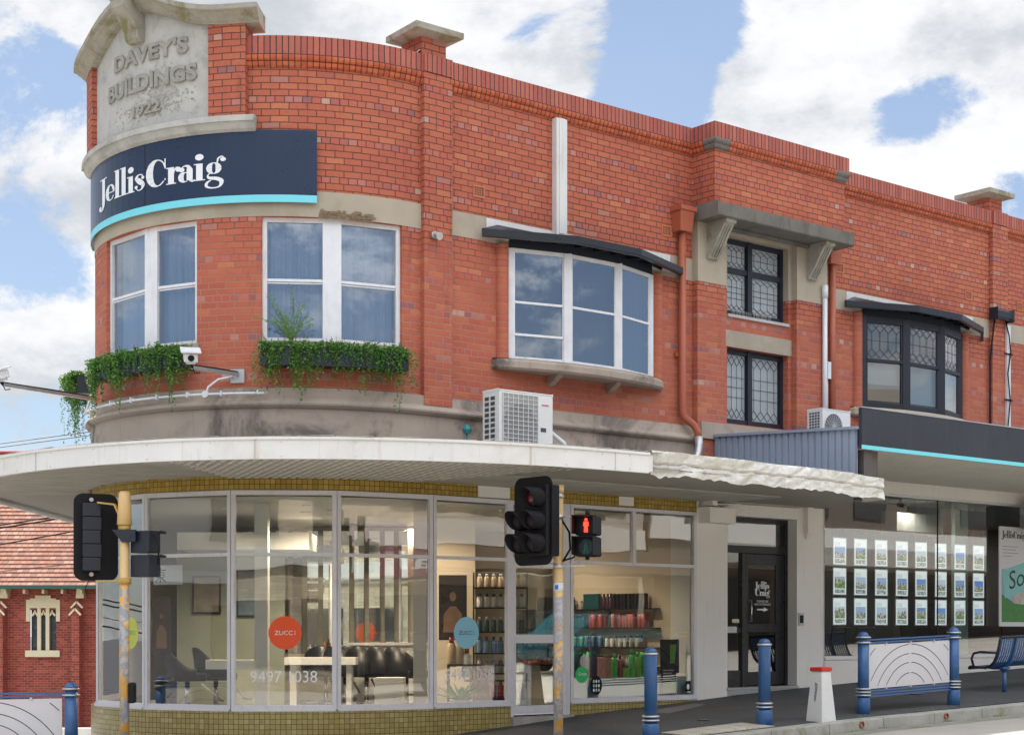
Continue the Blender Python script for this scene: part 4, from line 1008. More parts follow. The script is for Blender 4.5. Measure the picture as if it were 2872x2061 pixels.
def inside(x, y):
    v = Vector((x-CX[0], y-CX[1])); 
    a, b = x-P0[0], y-P0[1]; s_ = a*D1[0]+b*D1[1]; t_ = -(a*D2[0]+b*D2[1])
    if s_ < S0:
        r = v.length; an = math.atan2(N0[1], N0[0])-math.atan2(v.y, v.x)
        if an < -.3: an += 2*math.pi
        s_ = S0-an*RAD; t_ = r-RAD
    return s_, t_
def zsof(s_, t_): return 3.655-.025*max(0, min(1, t_/max(.5, AE(s_)-.02)))
def cast(org, dr, cond, step=.06, n=260):
    run = []; cur = []
    for k in range(n):
        x, y = org[0]+dr[0]*k*step, org[1]+dr[1]*k*step; s_, t_ = inside(x, y)
        ok = .03 < t_ < AE(s_)-.11 and s_ < (-.9 if t_ > .2 else 1) and s_ > -13 and cond(s_, t_, x, y)
        if ok: cur.append((x, y, zsof(s_, t_)-.012))
        elif cur: run.append(cur); cur = []
    if cur: run.append(cur)
    return run
def mid_field(s_, t_, x, y): return x > -4.0+.15*(y-19.04) and x < .748-(y-19.77)*1.07
ang = R_(109.5); ribs = MB()
for i in range(120):
    o = (-6+i*.118, 16.0)
    for r in cast(o, (math.cos(ang), math.sin(ang)), mid_field):
        if len(r) > 2:
            for k in range(0, len(r)-1, 5): ribs.bar(Vector(r[k])-Vector((0, 0, .02)), Vector(r[min(k+5, len(r)-1)])-Vector((0, 0, .012)), .055, .046)
ribs.build('soffit_ribs', M_['soffr'], soo)
ang2 = math.atan2(D1[1], D1[0])
for i in range(64):
    o = (-3.5-12*D1[0]+.629*0-D2[0]*0+(.085*i)*(-D2[0])*-1, 21.5-12*D1[1]-3.5*0+(.085*i)*(D2[1])-3.2)
    for r in cast(o, D1, lambda s_, t_, x, y: s_ > -7.6 and not mid_field(s_, t_, x, y), n=420):
        for k in range(0, len(r)-1, 5): bt_.bar(Vector(r[k]), Vector(r[min(k+5, len(r)-1)]), .07, .02)
for i in range(40):
    o = (-12, 17+i*.22)
    for r in cast(o, (.985, -.17), lambda s_, t_, x, y: s_ < -7.6 and not mid_field(s_, t_, x, y)):
        for k in range(0, len(r)-1, 5): bt_.bar(Vector(r[k]), Vector(r[min(k+5, len(r)-1)]), .14, .024)
bt_.build('soffit_battens', mat('soffit_board_paint', (.37, .355, .32), .6, var=.35, scale=2), soo)
dk = MB()
for a, b in zip(s_list, s_list[1:]): dk.face([W(a, AE(a)-.08, ZT-.05), W(b, AE(b)-.08, ZT-.05), W(b, 0.05, ZT-.02), W(a, 0.05, ZT-.02)])
dk.face([W(-.8, 0, ZT-.02), W(-.8, 3.1, ZT-.05), W(1.69, 0, ZT-.02)]); dk.build('awning_deck', M_['steel'], awo)
# crumpled sheet over the damaged edge
from mathutils import noise as mno
ts = MB(); ns, nz = 110, 12; gr = {}
for i in range(ns+1):
    s_ = -5.42+(4.46)*i/ns; dr_ = lerp_tab([(-5.4, 0), (-3, -.02), (-1.6, -.05), (-.76, -.10)], s_); fat = lerp_tab([(-5.4, .0), (-5.2, .04), (-3, .03), (-1, .08), (-.76, .10)], s_)
    for j in range(nz+1):
        v = j/nz; P3 = Vector((s_*2.6+v*.9, v*1.1, 3.1)); dd = mno.voronoi(P3)[0]; c = (dd[1]-dd[0])*.085
        P4 = Vector((s_*7+2, v*2.5, 1.3)); dd = mno.voronoi(P4)[0]; c += (dd[1]-dd[0])*.032+mno.noise(Vector((s_*.9, v, 0)))*.02
        fold = .035 if .45 < v < .55 else 0
        e = fat*(1-v*.5)+c-fold+(.03*v if s_ > -3 else -.02*v)
        z = ZT+.04-v*(.30+.05*mno.noise(Vector((s_*2.2, 0, 0)))+.03*mno.noise(Vector((s_*9, 0, 2))))+dr_+mno.noise(Vector((s_*1.1, 0, 5)))*.015
        gr[i, j] = W(s_, 3.24+e, z)
for i in range(ns):
    for j in range(nz): ts.face([gr[i, j+1], gr[i+1, j+1], gr[i+1, j], gr[i, j]])
for i in range(ns):
    a, b = gr[i, 0], gr[i+1, 0]; n_ = Vector((D2[0], D2[1], 0))*.35; ts.face([a, b, b+n_+Vector((0, 0, -.02)), a+n_+Vector((0, 0, -.02))])
for j in range(nz): ts.face([gr[ns, j], gr[ns, j+1], gr[ns, j+1]+Vector((D2[0], D2[1], 0))*.4, gr[ns, j]+Vector((D2[0], D2[1], 0))*.4])
ts.build('torn_fascia_sheet', M_['torn'], B)
# ---------------- higher awning of the second shop
a2 = MB(); a2.boxW(-1.03, EX, 2.94, 3.0, 4.21, 4.79)
a2o = a2.build('awning', mat('dark_slate_sign_sheet', (.028, .032, .042), .35, var=.2, scale=1.2, bump=.3, bscale=1.2, streak=.2, dirtcol=(.10, .10, .11)), B, label='higher dark slate awning fascia with light blue lower edge')
c2 = MB(); c2.boxW(-1.032, EX+.01, 2.995, 3.006, 4.205, 4.262); c2.build('blue_edge_strip', M_['cyan'], a2o)
t2 = MB(); t2.boxW(-1.035, EX, 2.90, 3.01, 4.79, 4.805); t2.build('edge_flashing', M_['steel'], a2o)
s2 = MB(); s2.boxW(-1.0, EX, 0.03, 2.94, 4.22, 4.25)

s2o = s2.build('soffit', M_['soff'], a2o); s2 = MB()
for i in range(26): s2.boxW(-.98, EX, .12+i*.11, .19+i*.11, 4.206, 4.219)
s2.build('soffit_battens', M_['soffr'], s2o)
d2_ = MB(); d2_.face([W(-1.0, 2.94, 4.50), W(EX, 2.94, 4.50), W(EX, .03, 4.62), W(-1.0, .03, 4.62)]); d2_.build('awning_deck', M_['bluemetal'], a2o)
sd = MB(); n = 23
for i in range(n):
    t0, t1 = .03+2.9*i/n, .03+2.9*(i+1)/n; zt = lambda t_: 4.655-.155*(t_/3)
    for a, b, o0, o1 in ((t0, t0+(t1-t0)*.62, 0, 0), (t0+(t1-t0)*.62, t0+(t1-t0)*.72, 0, -.03), (t0+(t1-t0)*.72, t0+(t1-t0)*.9, -.03, -.03), (t0+(t1-t0)*.9, t1, -.03, 0)):
        sd.face([W(-1.02+o0*-1-.03, a, 3.76), W(-1.02-o0-.03 if False else -1.05-o0, a, zt(a)), W(-1.05-o1, b, zt(b)), W(-1.05-o1, b, 3.76)])
cpf = MB(); sd.hexa([W(-1.09, 0.03, 4.64), W(-1.09, 2.95, 4.485), W(-.98, 2.95, 4.485), W(-.98, .03, 4.64), W(-1.09, .03, 4.68), W(-1.09, 2.95, 4.525), W(-.98, 2.95, 4.525), W(-.98, .03, 4.68)])
sd.build('side_cladding', M_['bluemetal'], a2o)
pb = MB(); pb.boxW(-.90, -.72, 2.75, 2.93, 3.5, 4.21); pb.boxW(-.70, -.55, 2.6, 2.9, 3.6, 4.21); pb.build('awning_post', M_['timber'], a2o)
# rainwater heads, down pipes, flue, vents
def downpipe(s_, zt, zb, t=.09, parts=True, bend=False):
    h = MB(); h.hexa([W(s_-.125, .18, zt-.38), W(s_+.125, .18, zt-.38), W(s_+.125, .0, zt-.38), W(s_-.125, .0, zt-.38), W(s_-.15, .21, zt-.07), W(s_+.15, .21, zt-.07), W(s_+.15, .0, zt-.07), W(s_-.15, 0, zt-.07)])
    h.boxW(s_-.165, s_+.165, 0, .23, zt-.07, zt)
    ho = h.build('rainwater_head', M_['terra'], B, bevel=.006)
    p = MB(); pts = [W(s_, t, zt-.38), W(s_, t, zb)]
    if bend: pts = [W(s_, t, zt-.38), W(s_, t, 4.98), W(s_+.02, t+.01, 4.90), W(s_+.17, t+.08, 4.78), W(s_+.21, t+.12, 4.68), W(s_+.21, t+.14, 4.56)]
    p.tube(pts, .058, 12)
    for z in (zt-.95, 5.85): p.boxW(s_-.10, s_-.03, .0, .06, z-.03, z+.03)
    p.build('down_pipe', M_['terra'], ho)
    if bend:
        q = MB(); q.tube([W(s_+.21, t+.14, 4.60), W(s_+.21, t+.15, 4.46), W(s_+.17, t+.17, 4.36), W(s_+.05, t+.2, 4.12), W(s_, t+.22, 3.8)], .062, 12); q.build('galvanised_bend', M_['steel'], ho)
downpipe(-1.70, 8.10, 4.6, bend=True); downpipe(1.80, 8.10, 4.5, t=.1)
vt = MB(); vt.boxW(-4.24, -4.04, .0, .10, 7.3, 8.97); vt.boxW(-4.19, -4.09, .10, .112, 7.32, 8.97); vt.build('wall_duct', M_['whitef'], B)
M_['ventc'] = mat('orange_air_brick', (.50, .15, .07), .7)
def vent(s_, z, m='ventc'):
    v = MB(); v.boxW(s_-.10, s_+.10, -.01, .012, z-.085, z-.06); v.boxW(s_-.10, s_+.10, -.01, .012, z+.06, z+.085); v.boxW(s_-.10, s_-.08, -.01, .012, z-.06, z+.06); v.boxW(s_+.08, s_+.10, -.01, .012, z-.06, z+.06)
    for k in range(1, 5): v.boxW(s_-.08+.032*k-.005, s_-.08+.032*k+.005, -.01, .008, z-.06, z+.06)
    for k in range(1, 4): v.boxW(s_-.08, s_+.08, -.01, .006, z-.06+.03*k-.004, z-.06+.03*k+.004)
    v.cur = 1; v.boxW(s_-.08, s_+.08, 0, .003, z-.06, z+.06); v.build('air_brick', [M_[m], M_['slot']], B)
for s_, z in ((-5.575, 7.70), (-1.955, 7.72), (2.10, 7.73), (5.71, 7.735), (7.32, 7.735)): vent(s_, z)
vent(6.48, 7.95, 'concd')
pvc = MB(); pvc.tube([W(1.53, .17, 4.6), W(1.53, .17, 7.3)], .042, 12); pvc.tube([W(1.53, .17, 7.12), W(1.53, .17, 7.33)], .052, 12); pvc.boxW(1.60, 1.68, .12, .18, 5.80, 6.08); pvc.tube([W(1.64, .13, 5.2), W(1.64, .13, 5.8)], .012, 6)
pvc.build('white_conduit', M_['white_pipe'], B)
cd2 = MB(); cd2.boxW(6.75, 6.86, .08, .12, 4.8, 7.30); cd2.build('cable_duct', M_['white_pipe'], B)
cw = MB()
cw.tube([W(6.72, .10, 7.40), W(6.75, .16, 7.1), W(6.83, .14, 6.8), W(6.74, .14, 6.4), W(6.80, .15, 5.9), W(6.74, .14, 5.4), W(6.80, .14, 5.0)], .012, 6); cw.tube([W(6.4, .10, 7.40), W(6.35, .10, 7.2), W(6.3, .06, 6.6), W(6.3, .06, 5.0)], .014, 6)
for z in (6.75, 5.9, 5.35): cw.boxW(6.66, 6.9, .12, .135, z, z+.03)
cw.build('cable', M_['blackm'], B)
dpw = MB(); dpw.boxW(1.155, 1.30, .03, .13, 3.25, 3.9); dpw.hexa([W(1.20, .06, 3.14), W(1.25, .06, 3.14), W(1.25, .04, 3.14), W(1.20, .04, 3.14), W(1.155, .13, 3.25), W(1.30, .13, 3.25), W(1.30, .031, 3.25), W(1.155, .031, 3.25)]); dpw.build('boxed_down_pipe', M_['lwall'], B)
ebx = MB(); ebx.boxW(-1.30, -.72, .03, .28, 3.30, 3.52); ebx.boxW(-1.26, -1.15, .03, .3, 3.56, 3.64); ebx.tube([W(-1.3, .1, 3.6), W(-.9, .14, 3.6), W(-.4, .1, 3.62)], .02, 8); ebx.boxW(-1.33, -.69, .03, .30, 3.52, 3.535); ebx.build('service_box', M_['lwall'], B, bevel=.006)
kp = MB(); kp.boxW(1.03, 1.15, .03, .05, 1.72, 1.93); kp.cur = 1; kp.boxW(1.05, 1.085, .05, .056, 1.76, 1.89); kp.boxW(1.095, 1.13, .05, .056, 1.76, 1.89); kp.build('door_intercom', [M_['steel'], M_['blackm']], B)

# ================================================================= signs, fittings and plants on the facade
sg = MB(); SGA, SGB = -13.0, -8.04
sg.sweep([(.04, 7.205), (.062, 7.205), (.062, 8.14), (.04, 8.14)], SGA, SGB); 
SG = thing('fascia_sign', 'curved navy sign with large white lettering on the round brick corner', 'sign', W(-10.5, 0, 7.2), worldspace=True)
sgo = sg.build('board', M_['navy'], SG)
q = MB(); q.sweep([(.055, 7.20), (.0655, 7.20), (.0655, 7.295), (.055, 7.295)], SGA, SGB+.002); q.build('lower_stripe', M_['cyan'], SG)
q = MB(); U = .222
w1 = fatface(MB(), 'Jellis', lambda x, y, d: (x, y, d))*U; 
fatface(q, 'Jellis', lambda x, y, d: W(-11.66+x*U*1.19/w1, .066+d, 7.52+y*U), 1); 
w2 = fatface(MB(), 'Craig', lambda x, y, d: (x, y, d))*U
fatface(q, 'Craig', lambda x, y, d: W(-10.44+x*U*1.20/w2, .066+d, 7.52+y*U), 1)
q.build('lettering', M_['wlet'], SG)
q = MB(); q.sweep([(.058, 7.3), (.0632, 7.3), (.0632, 8.14), (.058, 8.14)], -10.482, -10.474); q.build('sheet_joint', M_['blackm'], SG)
def planter(s0, s1, label, n, seed, zt=5.33, lmax=.62, push=0):
    r = random.Random(seed); root = thing('window_planter', label, 'planter', W((s0+s1)/2, .12, zt-.28), worldspace=True, group='planters of trailing greenery under the corner windows')
    b = MB(); b.boxW(s0, s1, .01, .26, zt-.28, zt-.03, 6); b.build('planter_box', M_['dnavy'], root)
    L = MB(); L2 = MB(); n = int(n*.8)
    def leaf(p, sz, out):
        d = Vector((r.uniform(-1, 1), r.uniform(-1, 1), r.uniform(-.9, .5))).normalized(); e = d.cross(Vector((r.uniform(-1, 1), r.uniform(-1, 1), r.uniform(-1, 1)))).normalized()
        a = p+d*sz; out.face([p, p+d*sz*.5+e*sz*.32, a, p+d*sz*.5-e*sz*.32])
    for k in range(n):
        s_ = r.uniform(s0-.01, s1+.01); cl = max(0, min(1, mno.noise(Vector((s_*3.1, seed, 0)))*.9+.5))
        ln = (.13+.44*cl**1.4)*r.uniform(.5, 1.25)+(r.random() < .16)*r.uniform(.05, lmax-.25)
        t0 = r.uniform(.05, .24); out = r.uniform(.19, .30)+.05*cl+push*r.uniform(.2, 1); lift = .09*mno.noise(Vector((s_*6, seed+9, 0)))
        pts = [W(s_, t0, zt+r.uniform(-.03, .03)), W(s_+r.uniform(-.05, .05), (t0+out)/2+.05, zt+r.uniform(-.04, .05)+lift), W(s_+r.uniform(-.08, .08), out, zt-.05)]
        x = s_+r.uniform(-.1, .1); m_ = max(2, int(ln/.07))
        for j in range(1, m_+1): pts.append(W(x+.02*math.sin(j*1.3+k), out-.03*j/m_+r.uniform(-.01, .01), zt-.05-ln*j/m_))
        tot = 0
        for a, b_ in zip(pts, pts[1:]):
            l = (b_-a).length; c = max(1, int(l/.017)); tg = L2 if k % 3 == 0 else L
            for i in range(c):
                p = a.lerp(b_, i/c); leaf(p+Vector((r.uniform(-.01, .01), r.uniform(-.01, .01), 0)), r.uniform(.016, .042), tg); 
                if r.random() < .75: leaf(p, r.uniform(.014, .034), tg)
    L.build('trailing_foliage', M_['leaf'], root); L2.build('fresh_foliage', M_['leafm'], root)
    D = MB()
    for k in range(int(n*.22)):
        s_ = r.uniform(s0, s1); a = W(s_, r.uniform(.05, .2), zt); D.bar(a, a+Vector((r.uniform(-.07, .07), r.uniform(-.06, .04), r.uniform(.04, .14))), .006, .002)
    D.build('dry_stems', M_['dry'], root)
    return root
planter(-11.50, -9.70, 'long planter under the left corner window, greenery trailing thickly down to the pipe', 330, 5)
planter(-8.72, -6.90, 'long planter under the double window right of the camera arm, with a feathery sprig above', 300, 11)
planter(-13.9, -12.75, 'planter seen end-on at the far left edge of the round corner', 230, 23, zt=5.36, lmax=1.0, push=.24)
sp = MB(); r = random.Random(4); base = W(-8.36, .15, 5.33)
for k in range(15):
    a = r.uniform(-.9, 1.05); hgt = r.uniform(.35, .78); pts = []
    for j in range(9):
        v = j/8; pts.append(base+Vector((math.sin(a)*hgt*v*(.4+.75*v), -.12*v*r.uniform(.6, 1), hgt*v*(1-.45*abs(a)*v))))
    sp.tube(pts, [.004]*9, 4, caps=False)
    for j in range(2, 9):
        for c in range(7):
            d = Vector((r.uniform(-1, 1), r.uniform(-.6, .6), r.uniform(-.6, .8))).normalized(); e = d.cross(Vector((0, 1, .2))).normalized(); sz = r.uniform(.014, .028); p = pts[j]+d*r.uniform(0, .025)
            sp.face([p, p+d*sz*.5+e*sz*.3, p+d*sz, p+d*sz*.5-e*sz*.3])
sp.build('feathery_sprig', M_['leafl'], label='pale green feathery sprig rising in front of the double corner window', cat='plant')
def wall_cam(name, a, b, box_c, label, facing):
    root = thing(name, label, 'security camera', a, worldspace=True, group='cameras on arms at the round corner')
    m = MB(); m.bar(a, b, .035, .045); m.build('arm', M_['steel'], root)
    m = MB(); off = Vector((0, 0, .03)); m.tube([Vector(a)+off, (Vector(a)+Vector(b))/2+Vector((0, 0, .035)), Vector(b)+off], .012, 6); m.tube([Vector(b), Vector(b)+Vector((.03, 0, -.07)), Vector(b)+Vector((.1, 0, -.06))], .008, 6); m.build('cable', M_['blackm'], root)
    f = Vector(facing).normalized(); x = f.cross(Vector((0, 0, 1))).normalized(); z = x.cross(f); Mx = Matrix.Translation(box_c) @ Matrix((x, f, z)).transposed().to_4x4()
    m = MB(); m.box(-.085, .085, -.15, .14, -.06, .05, Mx); m.box(-.06, .06, -.12, .1, -.09, -.06, Mx); h = m.build('camera_body', M_['white_pipe'], root, bevel=.012)
    m = MB(); m.box(-.125, .125, -.19, .17, .06, .08, Mx); m.build('sun_shield', M_['white_pipe'], root, bevel=.004)
    m = MB(); m.tube([Mx @ Vector((0, .139, -.005)), Mx @ Vector((0, .148, -.005))], .04, 14); m.build('lens', M_['blackm'], h)
    m = MB(); m.tube([Vector(b), Mx @ Vector((0, -.02, -.07))], .02, 8); m.build('swivel', M_['blackm'], root)
    return root
wall_cam('wall_camera', W(-9.07, .03, 4.97), Vector((-3.98, 20.25, 4.90)), Vector((-4.0, 20.22, 5.04)), 'white boxy camera on a short arm over the right end of the left planter', (.25, -1, -.35))
wall_cam('wall_camera', Vector((-5.95, 23.2, 4.93)), Vector((-6.86, 21.9, 4.94)), Vector((-6.93, 21.85, 5.05)), 'small camera on a long arm reaching past the left edge of the building', (-.75, -.6, -.35))
m = MB(); m.boxW(-9.17, -8.98, .01, .02, 4.86, 5.04); m.build('bracket_plate', M_['steel'], B)
m = MB(); pts = [W(-12.25+i*.2, .17, 4.70) for i in range(19)]; m.tube(pts, .017, 8); m.tube([W(-9.44, .16, 4.70), W(-9.42, .14, 4.80), W(-9.3, .1, 4.90), W(-9.12, .05, 4.94)], .015, 8)
m.tube([W(-9.44, .15, 4.70), W(-9.44, .20, 4.70)], .045, 12); m.tube([W(-12.25, .16, 4.70), W(-12.35, .12, 4.78), W(-12.3, .08, 4.93), W(-12.45, .06, 5.0)], .016, 8)
for i in range(8): m.boxW(-12.0+.46*i, -11.98+.46*i, .14, .20, 4.67, 4.74)
m.build('conduit', M_['white_pipe'], B)
m = MB(); c = W(-6.41, .08, 6.95); n0 = Vector((N0[0], N0[1], 0))
m.tube([c, c+n0*.05], .05, 12); m.tube([c+n0*.06, c+n0*.13+Vector((0, 0, -.03))], [.03, .05], 12); m.tube([c+n0*.135+Vector((0, 0, -.034)), c+n0*.15+Vector((0, 0, -.04))], .053, 12); m.build('wall_lamp', M_['steel'], label='small round metal spotlight on the brick pier', cat='wall lamp')
def ac_unit(s0, s1, t0, t1, z0, z1, label, style):
    root = thing('air_conditioner', label, 'air conditioner', W((s0+s1)/2, (t0+t1)/2, z0), worldspace=True)
    m = MB(); m.boxW(s0, s1, t0, t1, z0, z1-.02); m.boxW(s0-.004, s1+.004, t0-.004, t1+.004, z1-.02, z1); ca = m.build('casing', M_['acw'], root, bevel=.008)
    h = z1-z0; w = s1-s0; cs0, cs1 = s0+w*.07, s0+w*.72; rr = min(h*.43, (cs1-cs0)*.48); cc = (cs0+cs1)/2; zc = z0+h*.5
    m = MB(); N = 28
    F_ = lambda a, r, o: W(cc+r*math.cos(a), t1+o, zc+r*math.sin(a))
    if style == 'grid':
        m.boxW(cs0, cs1, t1, t1+.004, z0+h*.05, z0+h*.95); gm = m.build('fan_recess', mat('fan_recess_grey', (.36, .36, .35), .6), root)
        m = MB(); m.face([F_(2*math.pi*k/N, rr, .006) for k in range(N)]); m.build('fan_opening', mat('fan_dark_grey', (.24, .24, .24), .6), root)
        m = MB()
        for i in range(8): x = cs0+(cs1-cs0)*i/7; m.boxW(x-.004, x+.004, t1+.01, t1+.018, z0+h*.05, z0+h*.95)
        for i in range(15): z = z0+h*(.05+.9*i/14); m.boxW(cs0, cs1, t1+.018, t1+.024, z-.003, z+.003)
        m.build('fan_guard', M_['acw'], root)
        m = MB(); wall_text(m, "WARMCO" if False else "AIRCON", s0+w*.80, z0+h*.80, t1+.002, w*.13, .03, bold=.02) if False else m.boxW(s0+w*.80, s0+w*.93, t1, t1+.003, z0+h*.82, z0+h*.845); m.build('maker_badge', mat('pink_badge', (.55, .16, .18), .4), root)
        m = MB(); m.boxW(s0+w*.78, s0+w*.88, t1, t1+.004, z0+h*.44, z0+h*.50); m.build('label_plate', M_['acd'], root)
    else:
        m.face([F_(2*math.pi*k/N, rr, .003) for k in range(N)]); m.build('fan_opening', M_['acd'], root)
        m = MB()
        for r_ in (.25, .4, .55, .7, .85, 1.0):
            for k in range(N): a, b = 2*math.pi*k/N, 2*math.pi*(k+1)/N; m.bar(F_(a, rr*r_, .012), F_(b, rr*r_, .012), .006)
        for k in range(22): a = 2*math.pi*k/22; m.bar(F_(a, rr*.15, .014), F_(a+.35, rr, .014), .007)
        m.face([F_(2*math.pi*k/16, rr*.16, .02) for k in range(16)]); m.build('fan_guard', M_['grille'], root)
    m = MB(); dep = t1-t0
    for i in range(2 if style == 'grid' else 4):
        n_ = 2 if style == 'grid' else 4
        for j in range(11):
            a = t0+dep*(.12+.76*i/n_); b = a+dep*.76/n_*.72; za = z0+h*(.07+.86*j/11); zb = za+h*.86/11*.66
            m.face([W(s0-.006, b, za), W(s0-.006, b, zb), W(s0-.006, a, zb), W(s0-.006, a, za)][::-1])
    m.build('side_vent', M_['acd'], root)
    m = MB()
    for q_ in (s0+w*.15, s0+w*.85): m.boxW(q_-.03, q_+.03, t0+.02, t1-.02, z0-.10, z0)
    m.build('foot', M_['acd'], root)
    return root
ac1 = ac_unit(-6.01, -5.08, .66, .99, 3.90, 4.82, 'large white air conditioner with a square wire guard standing on the curved awning', 'grid')
m = MB(); m.tube([W(-5.08, .8, 4.34), W(-4.98, .85, 4.33), W(-4.80, .9, 4.20), W(-4.68, .9, 4.0), W(-4.66, .9, 3.8)], .03, 10); m.tube([W(-5.08, .8, 3.86), W(-4.7, .85, 3.84)], .02, 8); m.build('hose', M_['white_pipe'], ac1)
m = MB(); m.boxW(-5.08, -5.04, .7, .9, 4.0, 4.22); m.build('valve_cover', M_['acw'], ac1)
ac_unit(.72, 1.40, .50, .80, 4.60, 5.17, 'small white air conditioner with a round fan beside the brown down pipe', 'round')
m = MB(); m.lathe([(0, 0), (.07, .01), (.1, .08), (.06, .16), (0, .18)], W(-6.24, .60, 4.24), 7, sm=False, M=Matrix.Translation(W(-6.24, .60, 4.24)) @ Matrix.Scale(.72, 4) @ Matrix.Translation(-W(-6.24, .60, 4.24))); m.tube([W(-6.24, .60, 3.8), W(-6.24, .60, 4.28)], .015, 6); m.build('bundled_cover', mat('teal_plastic', (.02, .17, .18), .5), label='teal plastic wrapped fitting behind the large air conditioner', cat='pipe fitting')
m = MB(); m.boxW(6.27, 6.79, .09, .22, 7.37, 7.54); m.build('floodlight', M_['dnavy'], label='dark grey box light fixed across the right hand brick pier', cat='floodlight', bevel=.03)
# ---------------- decals on the shop glass
def FP(s_, o, z):
    for a, b in zip(FS, FS[1:]):
        if a <= s_ <= b:
            A_, B_ = W(a, TF), W(b, TF); d = B_-A_; n = Vector((d.y, -d.x, 0)).normalized(); v = A_+d*((s_-a)/(b-a))+n*o; return Vector((v.x, v.y, z))
    return W(s_, .01+TF-.05+.0+(o+.035) if False else .01+o+.035, z)
def disc(mb, s_, z, rx, rz, o=-.033, n=32): mb.face([FP(s_+rx*math.cos(2*math.pi*k/n), o, z+rz*math.sin(2*math.pi*k/n)) for k in range(n)])
def glass_text(mb, body, s0, z0, w, h, o=-.030, bold=0.): v, f = fit(textmesh(body, 1, 0, bold), w, h); mb.add(v, f, lambda x, y, z: FP(s0+x, o, z0+y))
for s_, z, m_, lab, col in ((-8.455, 1.60, 'orange', 'round orange window sticker with thin pale lettering in the second full shop pane', 'wlet'), (-5.80, 1.60, 'lblue', 'round light blue window sticker with thin dark lettering beside the salon door', 'dnavy'), (-10.96, 1.60, 'lime', 'round lime green window sticker half hidden behind the left signal pole', 'olive')):
    rt = thing('window_sticker', lab, 'sticker', FP(s_, 0, z), worldspace=True, group='round stickers on the salon glass')
    q = MB(); disc(q, s_, z, .216, .218); q.build('disc', M_[m_], rt)
    q = MB(); glass_text(q, 'ZUCC', s_-.135, z-.028, .235, .056); q.add(*fit(textmesh('I', 1), .006, .038), lambda x, y, z_, s_=s_, z=z: FP(s_+.125+x, -.03, z-.028+y)); q.face([FP(s_+.125, -.03, z+.018), FP(s_+.133, -.03, z+.018), FP(s_+.133, -.03, z+.027), FP(s_+.125, -.03, z+.027)]); q.build('lettering', M_[col], rt)
for s0, w, lab in ((-8.90, .86, 'white telephone number 9497 1038 on the glass under the orange sticker'), (-6.15, .80, 'white telephone number 9497 1038 on the glass under the light blue sticker')):
    q = MB(); glass_text(q, '9497 1038', s0, .95, w, .155, bold=.0); q.build('telephone_number', M_['wlet'], label=lab, cat='window lettering')
q = MB(); glass_text(q, 'zucci.com.au', -2.98, 1.47, .5, .075); q.build('web_address', mat('pale_blue_lettering', (.45, .68, .78), .5), label='pale web address lettering on the large pane right of the door', cat='window lettering')
q = MB(); disc(q, -3.80+.12, .99, .125, .12); q.cur = 1
glass_text(q, 'Green', -3.75, .98, .16, .05); q.build('green_sticker', [M_['gdisc'], M_['wlet']], label='round green sticker at the lower left of the large pane', cat='sticker')
q = MB(); disc(q, -3.40, .83, .115, .145); 
cols = ['wlet', 'lblue', 'lime', 'lwall']
for i in range(3):
    for j in range(3): q.cur = 1+(i+j) % 3; disc(q, -3.45+.05*i, .76+.065*j, .018, .023, o=-.029)
q.build('dotted_sticker', [M_['blackm'], M_['wlet'], M_['lblue'], M_['cream']], label='black oval sticker with nine pale dots at the bottom of the large pane', cat='sticker')
q = MB(); q.face([FP(-1.56, -.032, .70), FP(-1.44, -.032, .70), FP(-1.44, -.032, .86), FP(-1.56, -.032, .86)]); q.cur = 1; disc(q, -1.50, .77, .03, .045, o=-.029, n=12); q.build('small_sticker', [M_['blackm'], M_['wlet']], label='small black square sticker in the bottom right corner of the large pane', cat='sticker')
# flyer with a character, behind the first full pane
fl_ = MB(); s0, s1, z0, z1 = -10.40, -9.94, 2.24, 2.50
fl_.face([FP(s0, -.06, z0), FP(s1, -.06, z0), FP(s1, -.06, z1), FP(s0, -.06, z1)]); fl_.cur = 1
def st(pts, w=.010):
    for (a, b), (c, d) in zip(pts, pts[1:]):
        dx_, dy_ = c-a, d-b; l = math.hypot(dx_, dy_); nx, ny = -dy_/l*w, dx_/l*w
        fl_.face([FP(s0+.02+x, -.056+random.random()*.0008, z0+.03+y) for x, y in ((a-nx, b-ny), (c-nx, d-ny), (c+nx, d+ny), (a+nx, b+ny))])
st([(0, .165), (.18, .165)], .006); st([(.09, .205), (.09, 0)], .008); st([(.03, .135), (.15, .135), (.15, .07), (.03, .07), (.03, .135)], .005); st([(.03, .103), (.15, .103)], .004); st([(.085, .07), (.01, .01)], .007); st([(.095, .07), (.175, .01)], .008)
fl_.build('flyer', [mat('flyer_paper', (.84, .86, .88), .6), M_['blackm']], label='white flyer with one large black east character hung behind the shop glass', cat='flyer')
# entry door lettering
dl = MB(); t_ = -.196
for wd, x0, zb, ww in (('Jellis', .245, 2.315, .34), ('Craig', .25, 2.20, .34)):
    w0 = fatface(MB(), wd, lambda x, y, d: (x, y, d)); fatface(dl, wd, lambda x, y, d: W(x0+x*ww/w0, t_+d*.3, zb+y*.07), 1)
wall_text(dl, 'PLEASE USE', .29, 2.095, t_, .27, .034); wall_text(dl, 'NEXT ENTRANCE', .23, 2.045, t_, .38, .034)
dl.boxW(.29, .45, t_, t_+.001, 1.965, 1.99); dl.face([W(.45, t_+.001, 1.94), W(.55, t_+.001, 1.977), W(.45, t_+.001, 2.015)])
dl.build('door_lettering', M_['wlet'], label='white lettering and arrow on the black entry door', cat='door sign')
q = MB(); q.boxW(-.33, -.17, -.165, -.16, 1.66+.1, 1.72+.1); q.cur = 1
q.build('door_notice', [mat('pale_yellow_notice', (.62, .60, .38), .5), M_['blackm']], label='small pale yellow notice on the sidelight left of the black door', cat='notice')
